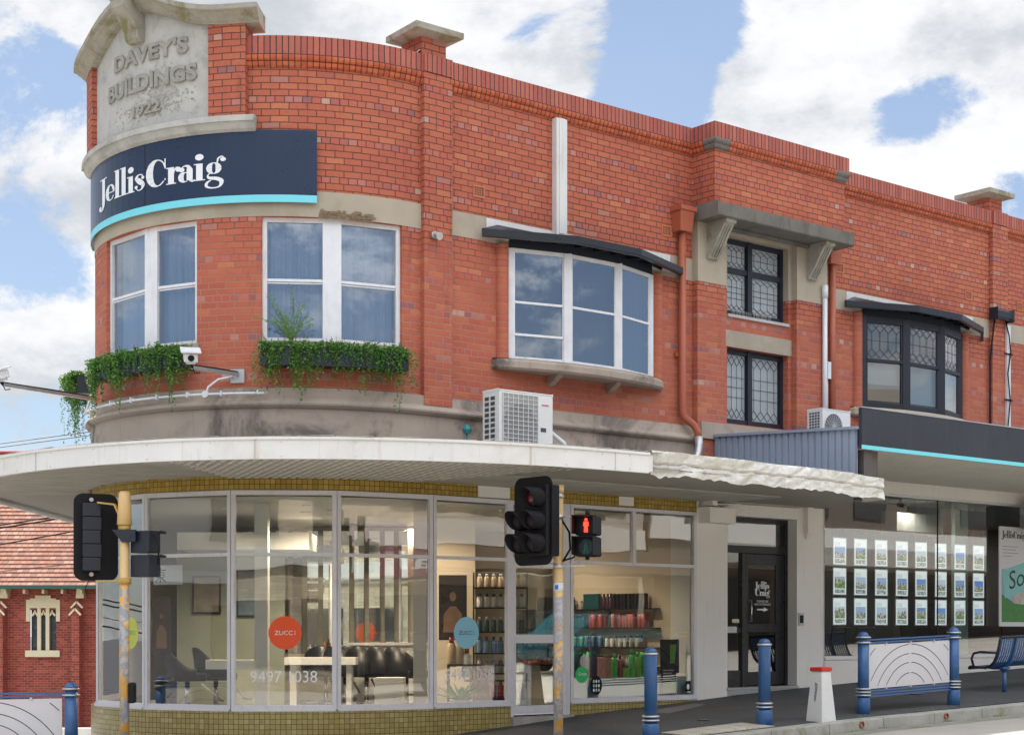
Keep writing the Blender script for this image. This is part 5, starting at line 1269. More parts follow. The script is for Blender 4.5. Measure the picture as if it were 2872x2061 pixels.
m = MB(); m.boxW(-.45, -.22, -.19, -.165, 1.60, 1.70); m.build('letter_slot', M_['steel'], B)

# ================================================================= street furniture
def bollard_parts(root, m_=None):
    a = MB(); a.lathe([(.082, .18), (.082, 1.06), (.080, 1.08)], n=24); a.build('post', M_['blue'], root)
    a = MB(); a.lathe([(.108, -.1), (.108, .185), (.100, .20)], n=24); a.build('base_sleeve', M_['blue'], root, label='dirty blue lower sleeve')
    for z in (.225, .275):
        a = MB(); a.lathe([(.088, z), (.113, z+.006), (.113, z+.022), (.088, z+.028)], n=24); a.build('steel_ring', M_['steel'], root)
    a = MB(); a.lathe([(.086, 1.065), (.098, 1.07), (.098, 1.088), (.086, 1.094)], n=24); a.build('steel_ring', M_['steel'], root)
    a = MB(); a.lathe([(.080, 1.09), (.076, 1.12), (.058, 1.145), (.03, 1.158), (0, 1.162)], n=24); a.build('domed_cap', M_['blue'], root)
    return root
b1 = bollard_parts(thing('bollard', 'blue bollard with rusty base standing in front of the product shelves', 'bollard', (0, 0, 0), group='blue bollards along the kerb'))
dup(b1, GW(-2.94, 2.89), .4, label='blue bollard standing in front of the black entry door')
b1.location = GW(-5.07, 2.9)
def barrier(loc_a, loc_b, label, zshift=0):
    a, b = Vector(loc_a), Vector(loc_b); d = (b-a); L = d.xy.length; rz = math.atan2(d.y, d.x); slope = (b.z-a.z)
    root = thing('street_railing', label, 'railing', a, rz, group='railings of white panels between blue posts')
    k = 0
    for x, z in ((0, 0), (L, slope)):
        p = MB(); Mx = Matrix.Translation((x, 0, z))
        p.lathe([(.095, -.1), (.095, .215), (.088, .225)], n=24, M=Mx); p.lathe([(.080, .22), (.080, 1.08)], n=24, M=Mx); p.lathe([(.080, 1.085), (.077, 1.12), (.058, 1.15), (.03, 1.165), (0, 1.17)], n=24, M=Mx)
        po = p.build('post', M_['blue'], root)
        for zz in (.25, .295, .34, 1.0, 1.075):
            q = MB(); q.lathe([(.083, zz), (.108, zz+.005), (.108, zz+.02), (.083, zz+.025)], n=24, M=Mx); q.build('steel_ring', M_['steel'], po)
    S = lambda x, y, z: Vector((x, y, z+slope*x/L))
    r = MB()
    for zz in (.235, .275, .315, 1.005, 1.045): r.bar(S(.08, 0, zz), S(L-.08, 0, zz), .03, .022)
    r.build('rail', M_['blue'], root)
    p = MB(); x0, x1, z0, z1 = .115, L-.115, .345, .975
    p.hexa([S(x0, -.006, z0), S(x1, -.006, z0), S(x1, .006, z0), S(x0, .006, z0), S(x0, -.006, z1), S(x1, -.006, z1), S(x1, .006, z1), S(x0, .006, z1)])
    po = p.build('panel', M_['lattice'], root)
    sl = MB(); cx = L/2
    def arc(hw, hh, a0, a1, w=.011):
        R = (hw*hw+hh*hh)/(2*hh); cz_ = z0+.02+hh-R; am = math.asin(min(1, hw/R)) if hh <= hw else math.pi-math.asin(hw/R)
        n = 14
        for sd_ in (-1, 1):
            pt = []
            for i in range(n+1):
                v = a0+(a1-a0)*i/n; an = am*v; pt.append((cx+sd_*R*math.sin(an), cz_+R*math.cos(an), R, an))
            for (xa, za, _, aa), (xb, zb, _, ab) in zip(pt, pt[1:]):
                for o in (-.0075, .0075):
                    f = [S(xa+sd_*w/2*math.sin(aa), o, za+w/2*math.cos(aa)), S(xb+sd_*w/2*math.sin(ab), o, zb+w/2*math.cos(ab)), S(xb-sd_*w/2*math.sin(ab), o, zb-w/2*math.cos(ab)), S(xa-sd_*w/2*math.sin(aa), o, za-w/2*math.cos(aa))]
                    if all(x0 < q.x < x1 and q.z-slope*q.x/L < z1-.02 for q in f): sl.face(f)
    arc(.34, .17, .05, .97); arc(.56, .32, .04, .98); arc(.76, .45, .03, .98); arc(.96, .585, .03, .98); arc(1.25, .82, .3, .98)
    sl.build('curved_slot', M_['slot'], po)
    bo = MB()
    for x in (.5, L/2, L-.5):
        for z in (z1+.005, z0-.005): bo.bar(S(x, -.02, z), S(x, .02, z), .03)
    bo.build('panel_clip', M_['steel'], root)
    return root
barrier(GW(-.872, 2.9), GW(1.256, 2.9), 'white slotted railing panel between two blue posts beside the bench')
barrier(Vector((-7.50, 20.0, -.22)), Vector((-5.37, 19.8, -.17)), 'white slotted railing panel with a blue post at the lower left, below the church')
# tapered post
root = thing('marker_post', 'white tapered square post with a red cap and black scribble beside the railing', 'marker post', GW(-2.03, 3.1), Wang(-2.03))
m = MB(); m.hexa([(-.15, -.15, -.05), (.15, -.15, -.05), (.15, .15, -.05), (-.15, .15, -.05), (-.092, -.092, .68), (.092, -.092, .68), (.092, .092, .68), (-.092, .092, .68)]); m.build('shaft', M_['wpost'], root, bevel=.008)
m = MB(); m.box(-.108, .108, -.108, .108, .68, .735); m.build('cap', M_['kred'], root, bevel=.008)
m = MB(); r = random.Random(2)
def face_pt(u, z): w_ = .15-.058*(z+.05)/.73; return Vector((-w_-.004, u, z))
pts = [face_pt(.02*math.sin(k*2.1)+.012*(k % 3-1), .27+.013*k+.01*math.sin(k*1.7)) for k in range(20)]+[face_pt(-.03+.003*k, .5-.03*k) for k in range(8)]
m.tube(pts, .0035, 4, caps=False); m.build('scribble', M_['blackm'], root, label='black scribbled graffiti')
# bench facing the shop
bs0, bs1 = 3.05, 5.35; bz = G(4, 2.4)
def gz(s_): return G(s_, 2.3)
root = thing('bench', 'dark blue slatted metal bench facing the shop window', 'bench', W(bs0, 2.4, gz(bs0)), worldspace=True)
prof = [(2.50, .90), (2.485, .84), (2.46, .72), (2.42, .60), (2.37, .50), (2.30, .44), (2.20, .415), (2.08, .415), (1.97, .43), (1.92, .425), (1.90, .40)]
def BP(s_, i): return W(s_, prof[i][0], prof[i][1]+gz(s_))
m = MB(); s_ = bs0+.06
while s_ < bs1-.03:
    for i in range(len(prof)-1): m.bar(BP(s_, i), BP(s_, i+1), .011, .032, up=(D1[0], D1[1], 0))
    s_ += .062
m.build('slats', M_['dnavy'] if False else M_['blue'], root)
m = MB()
for s_ in (bs0, bs1): m.tube([BP(s_, i) for i in range(len(prof))], .022, 8)
m.tube([BP(bs0, 0), BP(bs1, 0)], .024, 10); m.tube([BP(bs0, 10), BP(bs1, 10)], .022, 10); m.build('frame', M_['dnavy'], root)
for s_ in (bs0+.42, bs1-.42):
    m = MB(); a = W(s_, 2.28, gz(s_)); m.tube([a+Vector((0, 0, -.03)), a+Vector((0, 0, .36))], .034, 12); m.tube([a+Vector((0, 0, .33)), a+Vector((0, 0, .41))], [.04, .11], 12)
    for i in range(len(prof)-1): m.bar(BP(s_, i)+Vector((0, 0, -.022)), BP(s_, i+1)+Vector((0, 0, -.022)), .06, .03, up=(D1[0], D1[1], 0))
    m.build('leg', M_['blue'], root)
m = MB(); m.tube([W(bs0, 2.43, gz(bs0)+.655), W(bs0, 2.1, gz(bs0)+.665), W(bs0, 1.99, gz(bs0)+.64), W(bs0, 1.95, gz(bs0)+.56), W(bs0, 1.99, gz(bs0)+.43)], .02, 8); m.build('armrest', M_['dnavy'], root)
# ---------------- traffic signals
def rbox(mb, w, h, d, rad, Mx, y0=0):
    pts = []
    for cx, cz_, a0 in ((w/2-rad, h/2-rad, 0), (-w/2+rad, h/2-rad, 90), (-w/2+rad, -h/2+rad, 180), (w/2-rad, -h/2+rad, 270)):
        for k in range(7): a = R_(a0+15*k); pts.append((cx+rad*math.cos(a), cz_+rad*math.sin(a)))
    mb.prism(pts, lambda x, z, y: Mx @ Vector((x, y, z)), y0+d, y0)
def facing(c, f):
    f = Vector((f[0], f[1], 0)).normalized(); y = -f; x = y.cross(Vector((0, 0, 1))).normalized()      # local -y looks along f
    return Matrix.Translation(c) @ Matrix(((x.x, y.x, 0), (x.y, y.y, 0), (0, 0, 1))).to_4x4()
def aspect(parent, Mx, x, z, lens, rad=.105, L=.27, y0=-.06):
    m = MB(); n = 22
    def P(a, y, r): return Mx @ Vector((x+r*math.cos(a), y, z+r*math.sin(a)))
    for k in range(n):
        a, b = 2*math.pi*k/n, 2*math.pi*(k+1)/n
        if -.5*math.pi-.35 < (a if a < math.pi else a-2*math.pi) < -.5*math.pi+.35: continue
        ya = y0-L*(.78+.22*math.sin(a)); yb = y0-L*(.78+.22*math.sin(b))
        m.smooth = True; m.face([P(a, y0, rad+.012), P(b, y0, rad+.012), P(b, yb, rad+.006), P(a, ya, rad+.006)]); m.face([P(a, ya, rad), P(b, yb, rad), P(b, y0, rad+.006), P(a, y0, rad+.006)]); m.smooth = False
        m.face([P(a, ya, rad), P(a, ya, rad+.006), P(b, yb, rad+.006), P(b, yb, rad)])
    v = m.build('visor', mat('matt_black_visor', (.008, .008, .01), .7, var=.2, spec=.2) if 'vis' not in M_ else M_['vis'], parent); M_['vis'] = v.data.materials[0]
    m = MB()
    rings = [(rad, y0-.10), (rad*.8, y0-.125), (rad*.5, y0-.14), (0, y0-.148)]
    for (ra, ya), (rb, yb) in zip(rings, rings[1:]):
        for k in range(n):
            a, b = 2*math.pi*k/n, 2*math.pi*(k+1)/n; m.smooth = True
            m.face([P(a, ya, ra), P(b, ya, ra), P(b, yb, rb), P(a, yb, rb)][: (4 if rb > 0 else 3)])
    m.smooth = False
    m.build('lens', M_[lens], v)
PX = Vector((.557, 19.5, G(-6.69, 3.0)))
TS = thing('traffic_signal', 'traffic signal with five unlit lamps and a lit red man on a peeling yellow pole', 'traffic signal', PX, worldspace=True)
m = MB(); m.tube([PX+Vector((0, 0, -.1)), Vector((PX.x, PX.y, 3.36))], .058, 18); m.tube([Vector((PX.x, PX.y, 3.28)), Vector((PX.x, PX.y, 3.37))], .066, 18); m.build('pole', M_['ypole'], TS)
Mx = facing(Vector((.25, 19.32, 2.925)), (-.74, -.67))
m = MB(); rbox(m, .66, 1.05, .012, .12, Mx); bo = m.build('backing_board', M_['blackm'], TS)
m = MB(); m.box(.04, .30, -.065, -.005, -.42, .42, Mx); m.box(-.20, .04, -.065, -.005, -.42, .13, Mx); m.box(.05, .29, .012, .16, -.42, .42, Mx); m.box(-.19, .03, .012, .16, -.42, .13, Mx); m.build('lamp_housing', M_['blackm'], TS, bevel=.01)
for x, z, le in ((.17, .27, 'lenr'), (.17, 0, 'lend'), (.17, -.27, 'lend'), (-.075, 0, 'lend'), (-.075, -.27, 'lend')): aspect(TS, Mx, x, z, le)
m = MB()
for z in (3.24, 2.99, 2.40): m.tube([Vector((PX.x, PX.y, z-.025)), Vector((PX.x, PX.y, z+.025))], .068, 16); m.bar((PX.x, PX.y, z), (PX.x-.2, PX.y-.05, z), .03, .02)
for z in (2.99, 2.40): m.bar((PX.x, PX.y-.03, z), (PX.x+.32, PX.y-.12, z), .02, .014)
m.build('bracket', M_['steel'], TS)
m = MB(); m.tube([(PX.x+.04, PX.y-.03, 2.95), (PX.x+.13, PX.y-.05, 2.8), (PX.x+.14, PX.y-.05, 2.6), (PX.x+.05, PX.y-.04, 2.45)], .014, 6); m.tube([(PX.x+.25, PX.y-.08, 2.62), (PX.x+.18, PX.y-.08, 2.5), (PX.x+.05, PX.y-.05, 2.46)], .012, 6); m.build('cable', M_['blackm'], TS)
Mp = facing(Vector((.89, 19.36, 2.75)), (-.36, -.93))
for z, le in ((.125, 'man'), (-.125, 'leng')):
    m = MB(); rbox(m, .27, .235, .17, .03, Mp @ Matrix.Translation((0, 0, z)), -.02)
    # square hood open at the front
    T = Mp @ Matrix.Translation((0, 0, z))
    for q in ((-.135, -.125, -.17, -.02, -.10, .118), (.125, .135, -.17, -.02, -.10, .118), (-.135, .135, -.19, -.02, .110, .118)): m.box(*q, T)
    ho = m.build('pedestrian_lamp', M_['blackm'], TS)
    m = MB(); m.face([T @ Vector((.092*math.cos(2*math.pi*k/28), -.024, .092*math.sin(2*math.pi*k/28))) for k in range(28)]); m.build('lens', M_['lend'] if le == 'man' else mat('dark_lens', (.01, .02, .022), .3), ho)
    m = MB(); Tm = lambda x, z_, y: T @ Vector((x, y, z_))
    if le == 'man':
        k = 0
        for poly in ([(.017*math.cos(a*math.pi/7), .071+.017*math.sin(a*math.pi/7)) for a in range(14)], [(-.026, .048), (-.034, .0), (-.028, -.005), (-.022, .018), (-.02, -.012), (.02, -.012), (.022, .018), (.028, -.005), (.034, 0), (.026, .048)], [(-.02, -.01), (-.022, -.08), (-.006, -.08), (-.001, -.02), (.001, -.02), (.006, -.08), (.022, -.08), (.02, -.01)]):
            m.prism(poly[::-1], lambda x, z_, y: Tm(x, z_, y), -.027, -.031-.0004*k); k += 1
        m.build('standing_figure', M_['man'], ho, label='lit red standing figure')
    else:
        k = 0
        for poly in ([(.014*math.cos(a*math.pi/7), .060+.014*math.sin(a*math.pi/7)) for a in range(14)], [(-.02, .042), (-.03, .0), (-.014, -.01), (-.04, -.078), (-.02, -.078), (0, -.03), (.022, -.078), (.042, -.078), (.014, -.01), (.03, .0), (.02, .042)]):
            m.prism(poly[::-1], lambda x, z_, y: Tm(x, z_, y), -.027, -.031-.0004*k); k += 1
        m.build('walking_figure', M_['leng'], ho, label='unlit green walking figure')
m = MB(); m.tube([Mp @ Vector((0, .03, .24)), Mp @ Vector((0, .03, .30))], .025, 8); m.tube([Mp @ Vector((0, .03, -.24)), Mp @ Vector((0, .03, -.28))], .025, 8); m.build('mounting_stub', M_['blackm'], TS)
m = MB(); m.tube([(PX.x, PX.y, 2.09), (PX.x, PX.y, 2.20)], .0595, 18); m.build('pole_label', mat('label_white', (.6, .62, .62), .5), TS)
m = MB(); m.box(PX.x-.045, PX.x-.005, PX.y-.064, PX.y-.055, 2.12, 2.17); m.build('pole_label', mat('label_blue', (.02, .09, .42), .5), TS, label='small blue square on the label')
# left signal, seen from behind
PL = Vector((-4.53, 19.0, G(-9, 2.4)-.05))
TL = thing('traffic_signal', 'traffic signal seen from behind with a black backing board on the left yellow pole', 'traffic signal', PL, worldspace=True)
m = MB(); m.tube([PL+Vector((0, 0, -.2)), Vector((PL.x, PL.y, 3.08))], .056, 18); m.build('pole', M_['ypole'], TL)
m = MB(); m.tube([(PL.x, PL.y, 2.86), (PL.x, PL.y, 3.22), (PL.x, PL.y, 3.25)], [.088, .068, .055], 18); m.build('pole_cap', mat('cream_yellow_cap', (.62, .42, .19), .5, var=.08), TL)
m = MB(); m.tube([(PL.x, PL.y, 2.78), (PL.x, PL.y, 2.86)], .075, 14); m.tube([(PL.x, PL.y, 2.17), (PL.x, PL.y, 2.24)], .078, 14); m.bar((PL.x, PL.y-.02, 2.21), (PL.x-.36, PL.y+.1, 2.21), .02, .015); m.bar((PL.x, PL.y-.02, 2.83), (PL.x-.12, PL.y+.02, 3.1), .03, .02); m.bar((PL.x-.12, PL.y+.02, 3.1), (PL.x-.34, PL.y+.1, 3.13), .03, .02); m.build('bracket', mat('rusty_yellow_metal', (.42, .27, .06), .6, var=.3, scale=12), TL)
Mx = facing(Vector((-4.93, 19.25, 2.73)), (-.42, .9))
m = MB(); rbox(m, .52, 1.03, .012, .11, Mx); m.build('backing_board', M_['blackm'], TL)
m = MB()
for i in range(5): m.box(-.035-.012*(i % 2), .17, .012, .13-.01*(i % 2), -.40+.16*i, -.40+.16*i+.155, Mx)
m.build('lamp_housing', M_['dnavy'], TL, bevel=.008)
m = MB()
for z in (.44, -.44): m.tube([Mx @ Vector((.06, .01, z)), Mx @ Vector((.06, .05, z))], .025, 10)
m.build('fixing', M_['steel'], TL)
Mq = facing(Vector((-4.29, 19.0, 2.52)), (.55, .83))
for z in (.14, -.14):
    m = MB(); m.box(-.15, .15, -.10, .09, z-.128, z+.128, Mq); m.box(-.15, .12, -.2, -.10, z+.10, z+.128, Mq); m.build('pedestrian_lamp', M_['dnavy'], TL, bevel=.01)
m = MB(); m.hexa([Vector(p) for p in ((PL.x-.02, 18.93, 2.66), (PL.x+.15, 18.9, 2.66), (PL.x+.15, 18.96, 2.66), (PL.x-.02, 18.99, 2.66), (PL.x-.13, 18.93, 2.80), (PL.x+.15, 18.9, 2.80), (PL.x+.15, 18.96, 2.80), (PL.x-.13, 18.99, 2.80))]); m.build('mounting_arm', M_['dnavy'], TL)
m = MB(); m.tube([(-4.16, 18.9, 2.75), (-4.10, 18.88, 2.6), (-4.12, 18.9, 2.4)], .012, 6); m.tube([(-4.97, 19.1, 2.22), (-5.02, 19.1, 2.12), (-5.0, 19.1, 2.05)], .006, 5); m.build('cable', M_['blackm'], TL)
m = MB(); m.box(PL.x+.05, PL.x+.13, PL.y-.06, PL.y+.06, .78, 1.02); m.build('push_button_box', M_['blackm'], TL, bevel=.02)

# ================================================================= inside the salon
FZ, CZ = .47, 3.38
m = MB(); ring = [W(-14.7+.3*i, -.02, 0)[:2] for i in range(28)]+[W(-6.3, -.02)[:2], W(-1.32, -.02)[:2], W(-1.32, -9)[:2], W(-14.7, -9.0)[:2] if False else (-6.0, 33.0)]
m.face([(x, y, FZ) for x, y in ring]); m.build('salon_floor', M_['int_floor'], B)
m = MB(); m.face([(x, y, CZ) for x, y in reversed(ring)]); m.build('salon_ceiling', M_['int_white'], B)
m = MB()
m.boxW(-1.34, -1.30, -9, -.05, FZ, CZ); m.build('salon_wall', M_['int_wall'], B, label='cream wall carrying the product shelves')
m = MB(); a, b = W(-1.32, -9), Vector((-6.0, 33.0, 0)); m.face([(a.x, a.y, FZ), (b.x, b.y, FZ), (b.x, b.y, CZ), (a.x, a.y, CZ)]); m.build('salon_wall', M_['olive'], B, label='olive back wall')
m = MB(); m.boxW(-1.42, -1.345, -.45, -.03, FZ, CZ); m.boxW(-3.95, -3.87, -.5, -.06, FZ, CZ) if False else None; m.build('salon_nib', M_['int_white'], B)
def AT(xD, yD, Y): return Vector(((xD*.4515-512)/1625*Y, Y, 1.6+(632-yD*.4515)/1625*Y))
# bulkhead band, mirror wall with tall strips, counter, partitions
m = MB(); a = AT(392, 1155, 24.6); m.box(a.x, a.x+2.0, 24.6, 25.6, 2.86, 3.12); m.build('bulkhead', M_['int_white'], B)
m = MB(); a = AT(396, 1120, 25.4); m.box(-5.3, -3.6, 25.7, 25.8, FZ, 2.9); m.build('partition', mat('pale_green_partition', (.30, .33, .26), .6), B)
MW = thing('mirror_wall', 'row of tall narrow mirrors rising behind the salon work bench', 'mirror', (-1.9, 27.2, FZ), worldspace=True)
m = MB(); m.box(-4.5, -1.55, 27.2, 27.3, FZ, CZ-.02); m.build('panel', mat('mirror_wall_panel', (.34, .33, .27), .6), MW)
x = -4.42
for i, w in enumerate((.15, .16, .20, .15, .18, .20, .15, .16, .18, .15, .15)):
    m = MB(); m.box(x, x+w, 27.15, 27.19, 1.28, 3.30); m.build('mirror', M_['mirror'], MW); x += w+.085
m = MB(); m.box(-4.5, -1.5, 26.7, 27.12, 1.17, 1.25); m.box(-4.45, -4.35, 26.75, 27.1, FZ, 1.17); m.box(-1.62, -1.52, 26.75, 27.1, FZ, 1.17); m.build('work_bench', mat('pale_bench_top', (.58, .50, .40), .5), label='long pale work bench under the mirrors', cat='bench')
m = MB(); a = AT(568, 1425, 24.0); m.box(-3.42, -2.35, 24.4, 24.85, 1.12, 1.23); m.box(-3.35, -3.25, 24.5, 24.8, FZ, 1.12); m.box(-2.5, -2.42, 24.5, 24.8, FZ, 1.12); m.build('reception_counter', M_['int_white'], label='white floating counter behind the orange sticker', cat='counter')
m = MB(); a = AT(455, 1460, 22.9); m.box(a.x, a.x+.75, 22.9, 23.2, a.z-.13, a.z); m.box(a.x+.3, a.x+.4, 23, 23.1, FZ, a.z-.13); m.build('shelf_unit', M_['int_white'], label='white shelf end behind the post left of the orange sticker', cat='shelf')
m = MB(); m.box(-3.55, -3.37, 22.4, 22.6, FZ, CZ); m.build('column', M_['int_white'], B)
m = MB(); a = AT(925, 1500, 22.95); m.box(a.x-.05, a.x+.13, 22.75, 22.95, FZ, CZ); m.build('column', M_['int_white'], B)
# white drawer unit near the glass
root = thing('drawer_unit', 'low white drawer unit standing near the glass before the black chairs', 'drawer unit', AT(862, 1540, 23.2), worldspace=True)
m = MB(); m.box(AT(830, 0, 23.2).x, AT(895, 0, 23.2).x, 23.2, 23.6, .56, .96); m.build('cabinet', M_['int_white'], root, bevel=.006)
m = MB(); m.box(AT(872, 0, 23.2).x, AT(884, 0, 23.2).x, 23.185, 23.2, .66, .68); m.build('handle', M_['steelrod'], root)
def salon_chair():
    r_ = thing('salon_chair', 'black salon chair', 'chair', group='black salon chairs')
    m = MB(); m.box(-.25, .25, -.25, .22, .44, .56); m.build('seat', M_['leather'], r_, bevel=.03)
    m = MB(); n = 14
    for i in range(n):       # curved shell: back and arms in one, higher at the back
        a0, a1 = R_(-15+210*i/n), R_(-15+210*(i+1)/n)
        h = lambda a: .62+.30*max(0, math.sin(a))**1.3
        P = lambda a, z, r: Vector((r*1.05*math.cos(a), r*math.sin(a), z))
        m.smooth = True
        m.face([P(a0, .50, .29), P(a1, .50, .29), P(a1, h(a1), .34), P(a0, h(a0), .34)][::-1]); m.face([P(a0, .50, .25), P(a1, .50, .25), P(a1, h(a1), .30), P(a0, h(a0), .30)]); m.face([P(a0, h(a0), .30), P(a1, h(a1), .30), P(a1, h(a1), .34), P(a0, h(a0), .34)]); m.smooth = False
    m.build('backrest', M_['leather'], r_)
    m = MB(); m.tube([(0, 0, .03), (0, 0, .44)], .035, 12); m.build('pedestal', M_['steelrod'], r_)
    m = MB()
    for k in range(5): a = 2*math.pi*k/5+.4; m.bar((0, 0, .04), (.32*math.cos(a), .32*math.sin(a), .02), .035, .025)
    m.build('star_base', M_['steelrod'], r_)
    m = MB(); m.bar((0, -.2, .40), (0, -.48, .16), .03); m.bar((-.18, -.48, .16), (.18, -.48, .16), .03); m.build('footrest', M_['steelrod'], r_)
    return r_
ch = salon_chair(); spots = [(722, 25.9, 2.9, 'black salon chair furthest left of the row, behind the reflected car'), (765, 25.6, 2.7, 'second black salon chair from the left in the row by the mirrors'), (812, 25.4, 2.8, 'middle black salon chair of the row by the mirrors'), (858, 25.2, 2.6, 'black salon chair behind the white drawer unit'), (900, 24.9, 2.5, 'black salon chair at the right end of the row, nearest the white column'),
    (415, 23.3, 1.9, 'black salon chair turned sideways behind the pane with the flyer'), (478, 23.7, 2.1, 'black salon chair next to the turned one, partly behind the white shelf')]
for i, (x, Y, rz, lab) in enumerate(spots):
    o = ch if i == 0 else dup(ch); o.location = ((x*.4515-512)/1625*Y, Y, FZ); o.rotation_euler = (0, 0, rz); o['label'] = lab
m = MB(); m.box(AT(962, 0, 24.9).x, AT(1052, 0, 24.9).x, 24.9, 25.0, FZ, CZ-.01); m.build('partition', M_['int_wall'], B, label='cream partition behind the large poster')
def cm(n, c): 
    if n not in M_: M_[n] = mat(n, c, .35, var=.06)
    return M_[n]
# posters
def poster(name, x0, x1, y0, y1, Y, label, m1, m2):
    rt = thing(name, label, 'poster', AT((x0+x1)/2, y1, Y), worldspace=True); a, b = AT(x0, y1, Y), AT(x1, y0, Y)
    q = MB(); q.box(a.x, b.x, Y, Y+.02, a.z, b.z); q.build('frame', M_['black'], rt); q = MB(); e = .025
    q.box(a.x+e, b.x-e, Y-.006, Y, a.z+e, b.z-e); q.build('print', m1, rt)
    q = MB(); cx = (a.x+b.x)/2; w = (b.x-a.x)/2-.04; z0 = a.z+(b.z-a.z)*.12
    q.face([(cx-w*.85, Y-.009, z0), (cx+w*.85, Y-.009, z0), (cx+w*.8, Y-.009, z0+(b.z-a.z)*.28), (cx+w*.25, Y-.009, z0+(b.z-a.z)*.40), (cx-w*.25, Y-.009, z0+(b.z-a.z)*.40), (cx-w*.8, Y-.009, z0+(b.z-a.z)*.28)]); 
    q.face([(cx+w*.3*math.cos(k*math.pi/8), Y-.010, z0+(b.z-a.z)*.55+w*.42*math.sin(k*math.pi/8)) for k in range(16)])
    q.build('pale_figure', m2, rt)
sk = mat('print_skin_tone', (.30, .17, .11), .5, var=.3, scale=8)
poster('poster', 972, 1034, 1272, 1416, 23.9, 'large dark framed poster with a pale figure left of the light blue sticker', mat('dark_brown_print', (.035, .02, .018), .3, var=.5, scale=4), sk)
poster('poster', 338, 378, 1320, 1450, 22.8, 'dark brown poster under the white flyer', mat('dark_red_brown_print', (.06, .02, .018), .3, var=.5, scale=4), sk)
for i, (x_, z_, w_, h_, lb) in enumerate(((-5.05, 1.9, .45, .6, 'framed dark picture on the pale partition, left one'), (-4.35, 1.85, .35, .75, 'framed tall picture on the pale partition, right one'))):
    pf_ = thing('framed_picture', lb, 'picture', (x_+w_/2, 25.68, z_), worldspace=True)
    q = MB(); q.box(x_, x_+w_, 25.66, 25.69, z_, z_+h_); q.build('frame', M_['black'], pf_); q = MB(); q.box(x_+.03, x_+w_-.03, 25.652, 25.66, z_+.03, z_+h_-.03); q.build('print', mat('picture_print_%d' % i, ((.25, .22, .18), (.12, .16, .2))[i], .4, var=.6, scale=5), pf_)
for i in range(12):
    x_ = -4.3+.24*i; h_ = (.16, .24, .12, .2)[i % 4]; kk = ('white', 'grey', 'black', 'amber')[(i*7) % 4]
    q = MB(); q.lathe([(.035, 0), (.035, h_*.7), (.014, h_*.8), (.014, h_)], n=10); o = q.build('bottle', cm('bench_bottle_'+kk, {'white': (.65, .64, .6), 'grey': (.3, .3, .3), 'black': (.02, .02, .02), 'amber': (.3, .12, .04)}[kk]), label='small %s bottle on the pale work bench under the mirrors' % kk, cat='bottle', group='small %s bottles on the work bench' % kk); o.location = (x_, 26.82, 1.25)
# shelves and bottles on the cream wall
SHZ = [1.99, 1.68, 1.37, 1.06]
for i, z in enumerate(SHZ):
    rt = thing('wall_shelf', '%s dark glass shelf of products on the cream wall' % ('topmost', 'second', 'third', 'lowest')[i], 'shelf', W(-1.45, -1.8, z), worldspace=True, group='dark product shelves')
    m = MB(); m.boxW(-1.56, -1.34, -4.2, -.75, z-.018, z); m.build('board', M_['blackm'], rt)
    m = MB()
    for t_ in (-.9, -1.9, -2.9, -3.9): m.boxW(-1.52, -1.34, t_-.012, t_+.012, z-.045, z-.019)
    m.build('bracket', M_['steel'], rt)
def bottle(kind, col, capc, h, r):
    m = MB()
    if kind == 'tube': m.lathe([(r*.55, 0), (r*.75, .01), (r*1.0, h*.75), (r*1.05, h)], n=8); 
    elif kind == 'box': m.box(-r, r, -r*.6, r*.6, 0, h)
    elif kind == 'pump': m.lathe([(r, 0), (r, h*.62), (r*.8, h*.70), (r*.35, h*.74)], n=10); m.cur = 1; m.lathe([(r*.35, h*.74), (r*.35, h*.85), (r*.15, h*.86), (r*.15, h*.95)], n=8); m.box(-r*.1, r*.9, -r*.15, r*.15, h*.94, h)
    else: m.lathe([(r*.95, 0), (r, .01), (r, h*.72), (r*.6, h*.80), (r*.45, h*.81)], n=10); m.cur = 1; m.lathe([(r*.5, h*.81), (r*.5, h), (0, h)], n=8)
    return m, [col, capc]
PK = {'black': cm('bottle_black', (.012, .012, .014)), 'teal': cm('bottle_teal', (.01, .075, .08)), 'coral': cm('bottle_coral', (.62, .10, .07)), 'pink': cm('bottle_pink', (.62, .24, .22)), 'plum': cm('bottle_plum', (.06, .02, .04)), 'grey': cm('bottle_grey', (.30, .31, .30)),
      'mint': cm('bottle_mint', (.20, .55, .45)), 'blue': cm('bottle_blue', (.16, .30, .45)), 'green': cm('bottle_green', (.03, .42, .06)), 'lime': cm('bottle_lime', (.18, .45, .04)), 'amber': cm('bottle_amber', (.26, .10, .04)), 'clear': cm('bottle_clear', (.42, .40, .33)), 'kraft': cm('box_kraft', (.38, .22, .10)), 'white': cm('bottle_white', (.70, .69, .66)), 'navy': cm('bottle_navy', (.03, .07, .18)), 'red': cm('bottle_red', (.28, .02, .03)), 'cream': cm('bottle_cream', (.55, .42, .28)), 'orange': cm('bottle_orange', (.5, .2, .06))}
prot = {}
NMS = ('topmost', 'second', 'third', 'lowest')
def put(kind, col, cap, h, r, loc, lab, grp, rz=0):
    k = (kind, col, cap, round(h, 3), r)
    if k not in prot:
        m, mm = bottle(kind, PK[col], PK[cap], h, r); o = m.build({'box': 'product_box', 'tube': 'product_tube', 'pump': 'pump_bottle'}.get(kind, 'bottle'), mm, base=False); prot[k] = o; o.location = loc
    else: o = prot[k].copy(); sc.collection.objects.link(o); o.location = loc
    o.rotation_euler = (0, 0, rz); o['label'] = lab; o['category'] = {'box': 'box', 'tube': 'tube'}.get(kind, 'bottle'); o['group'] = grp
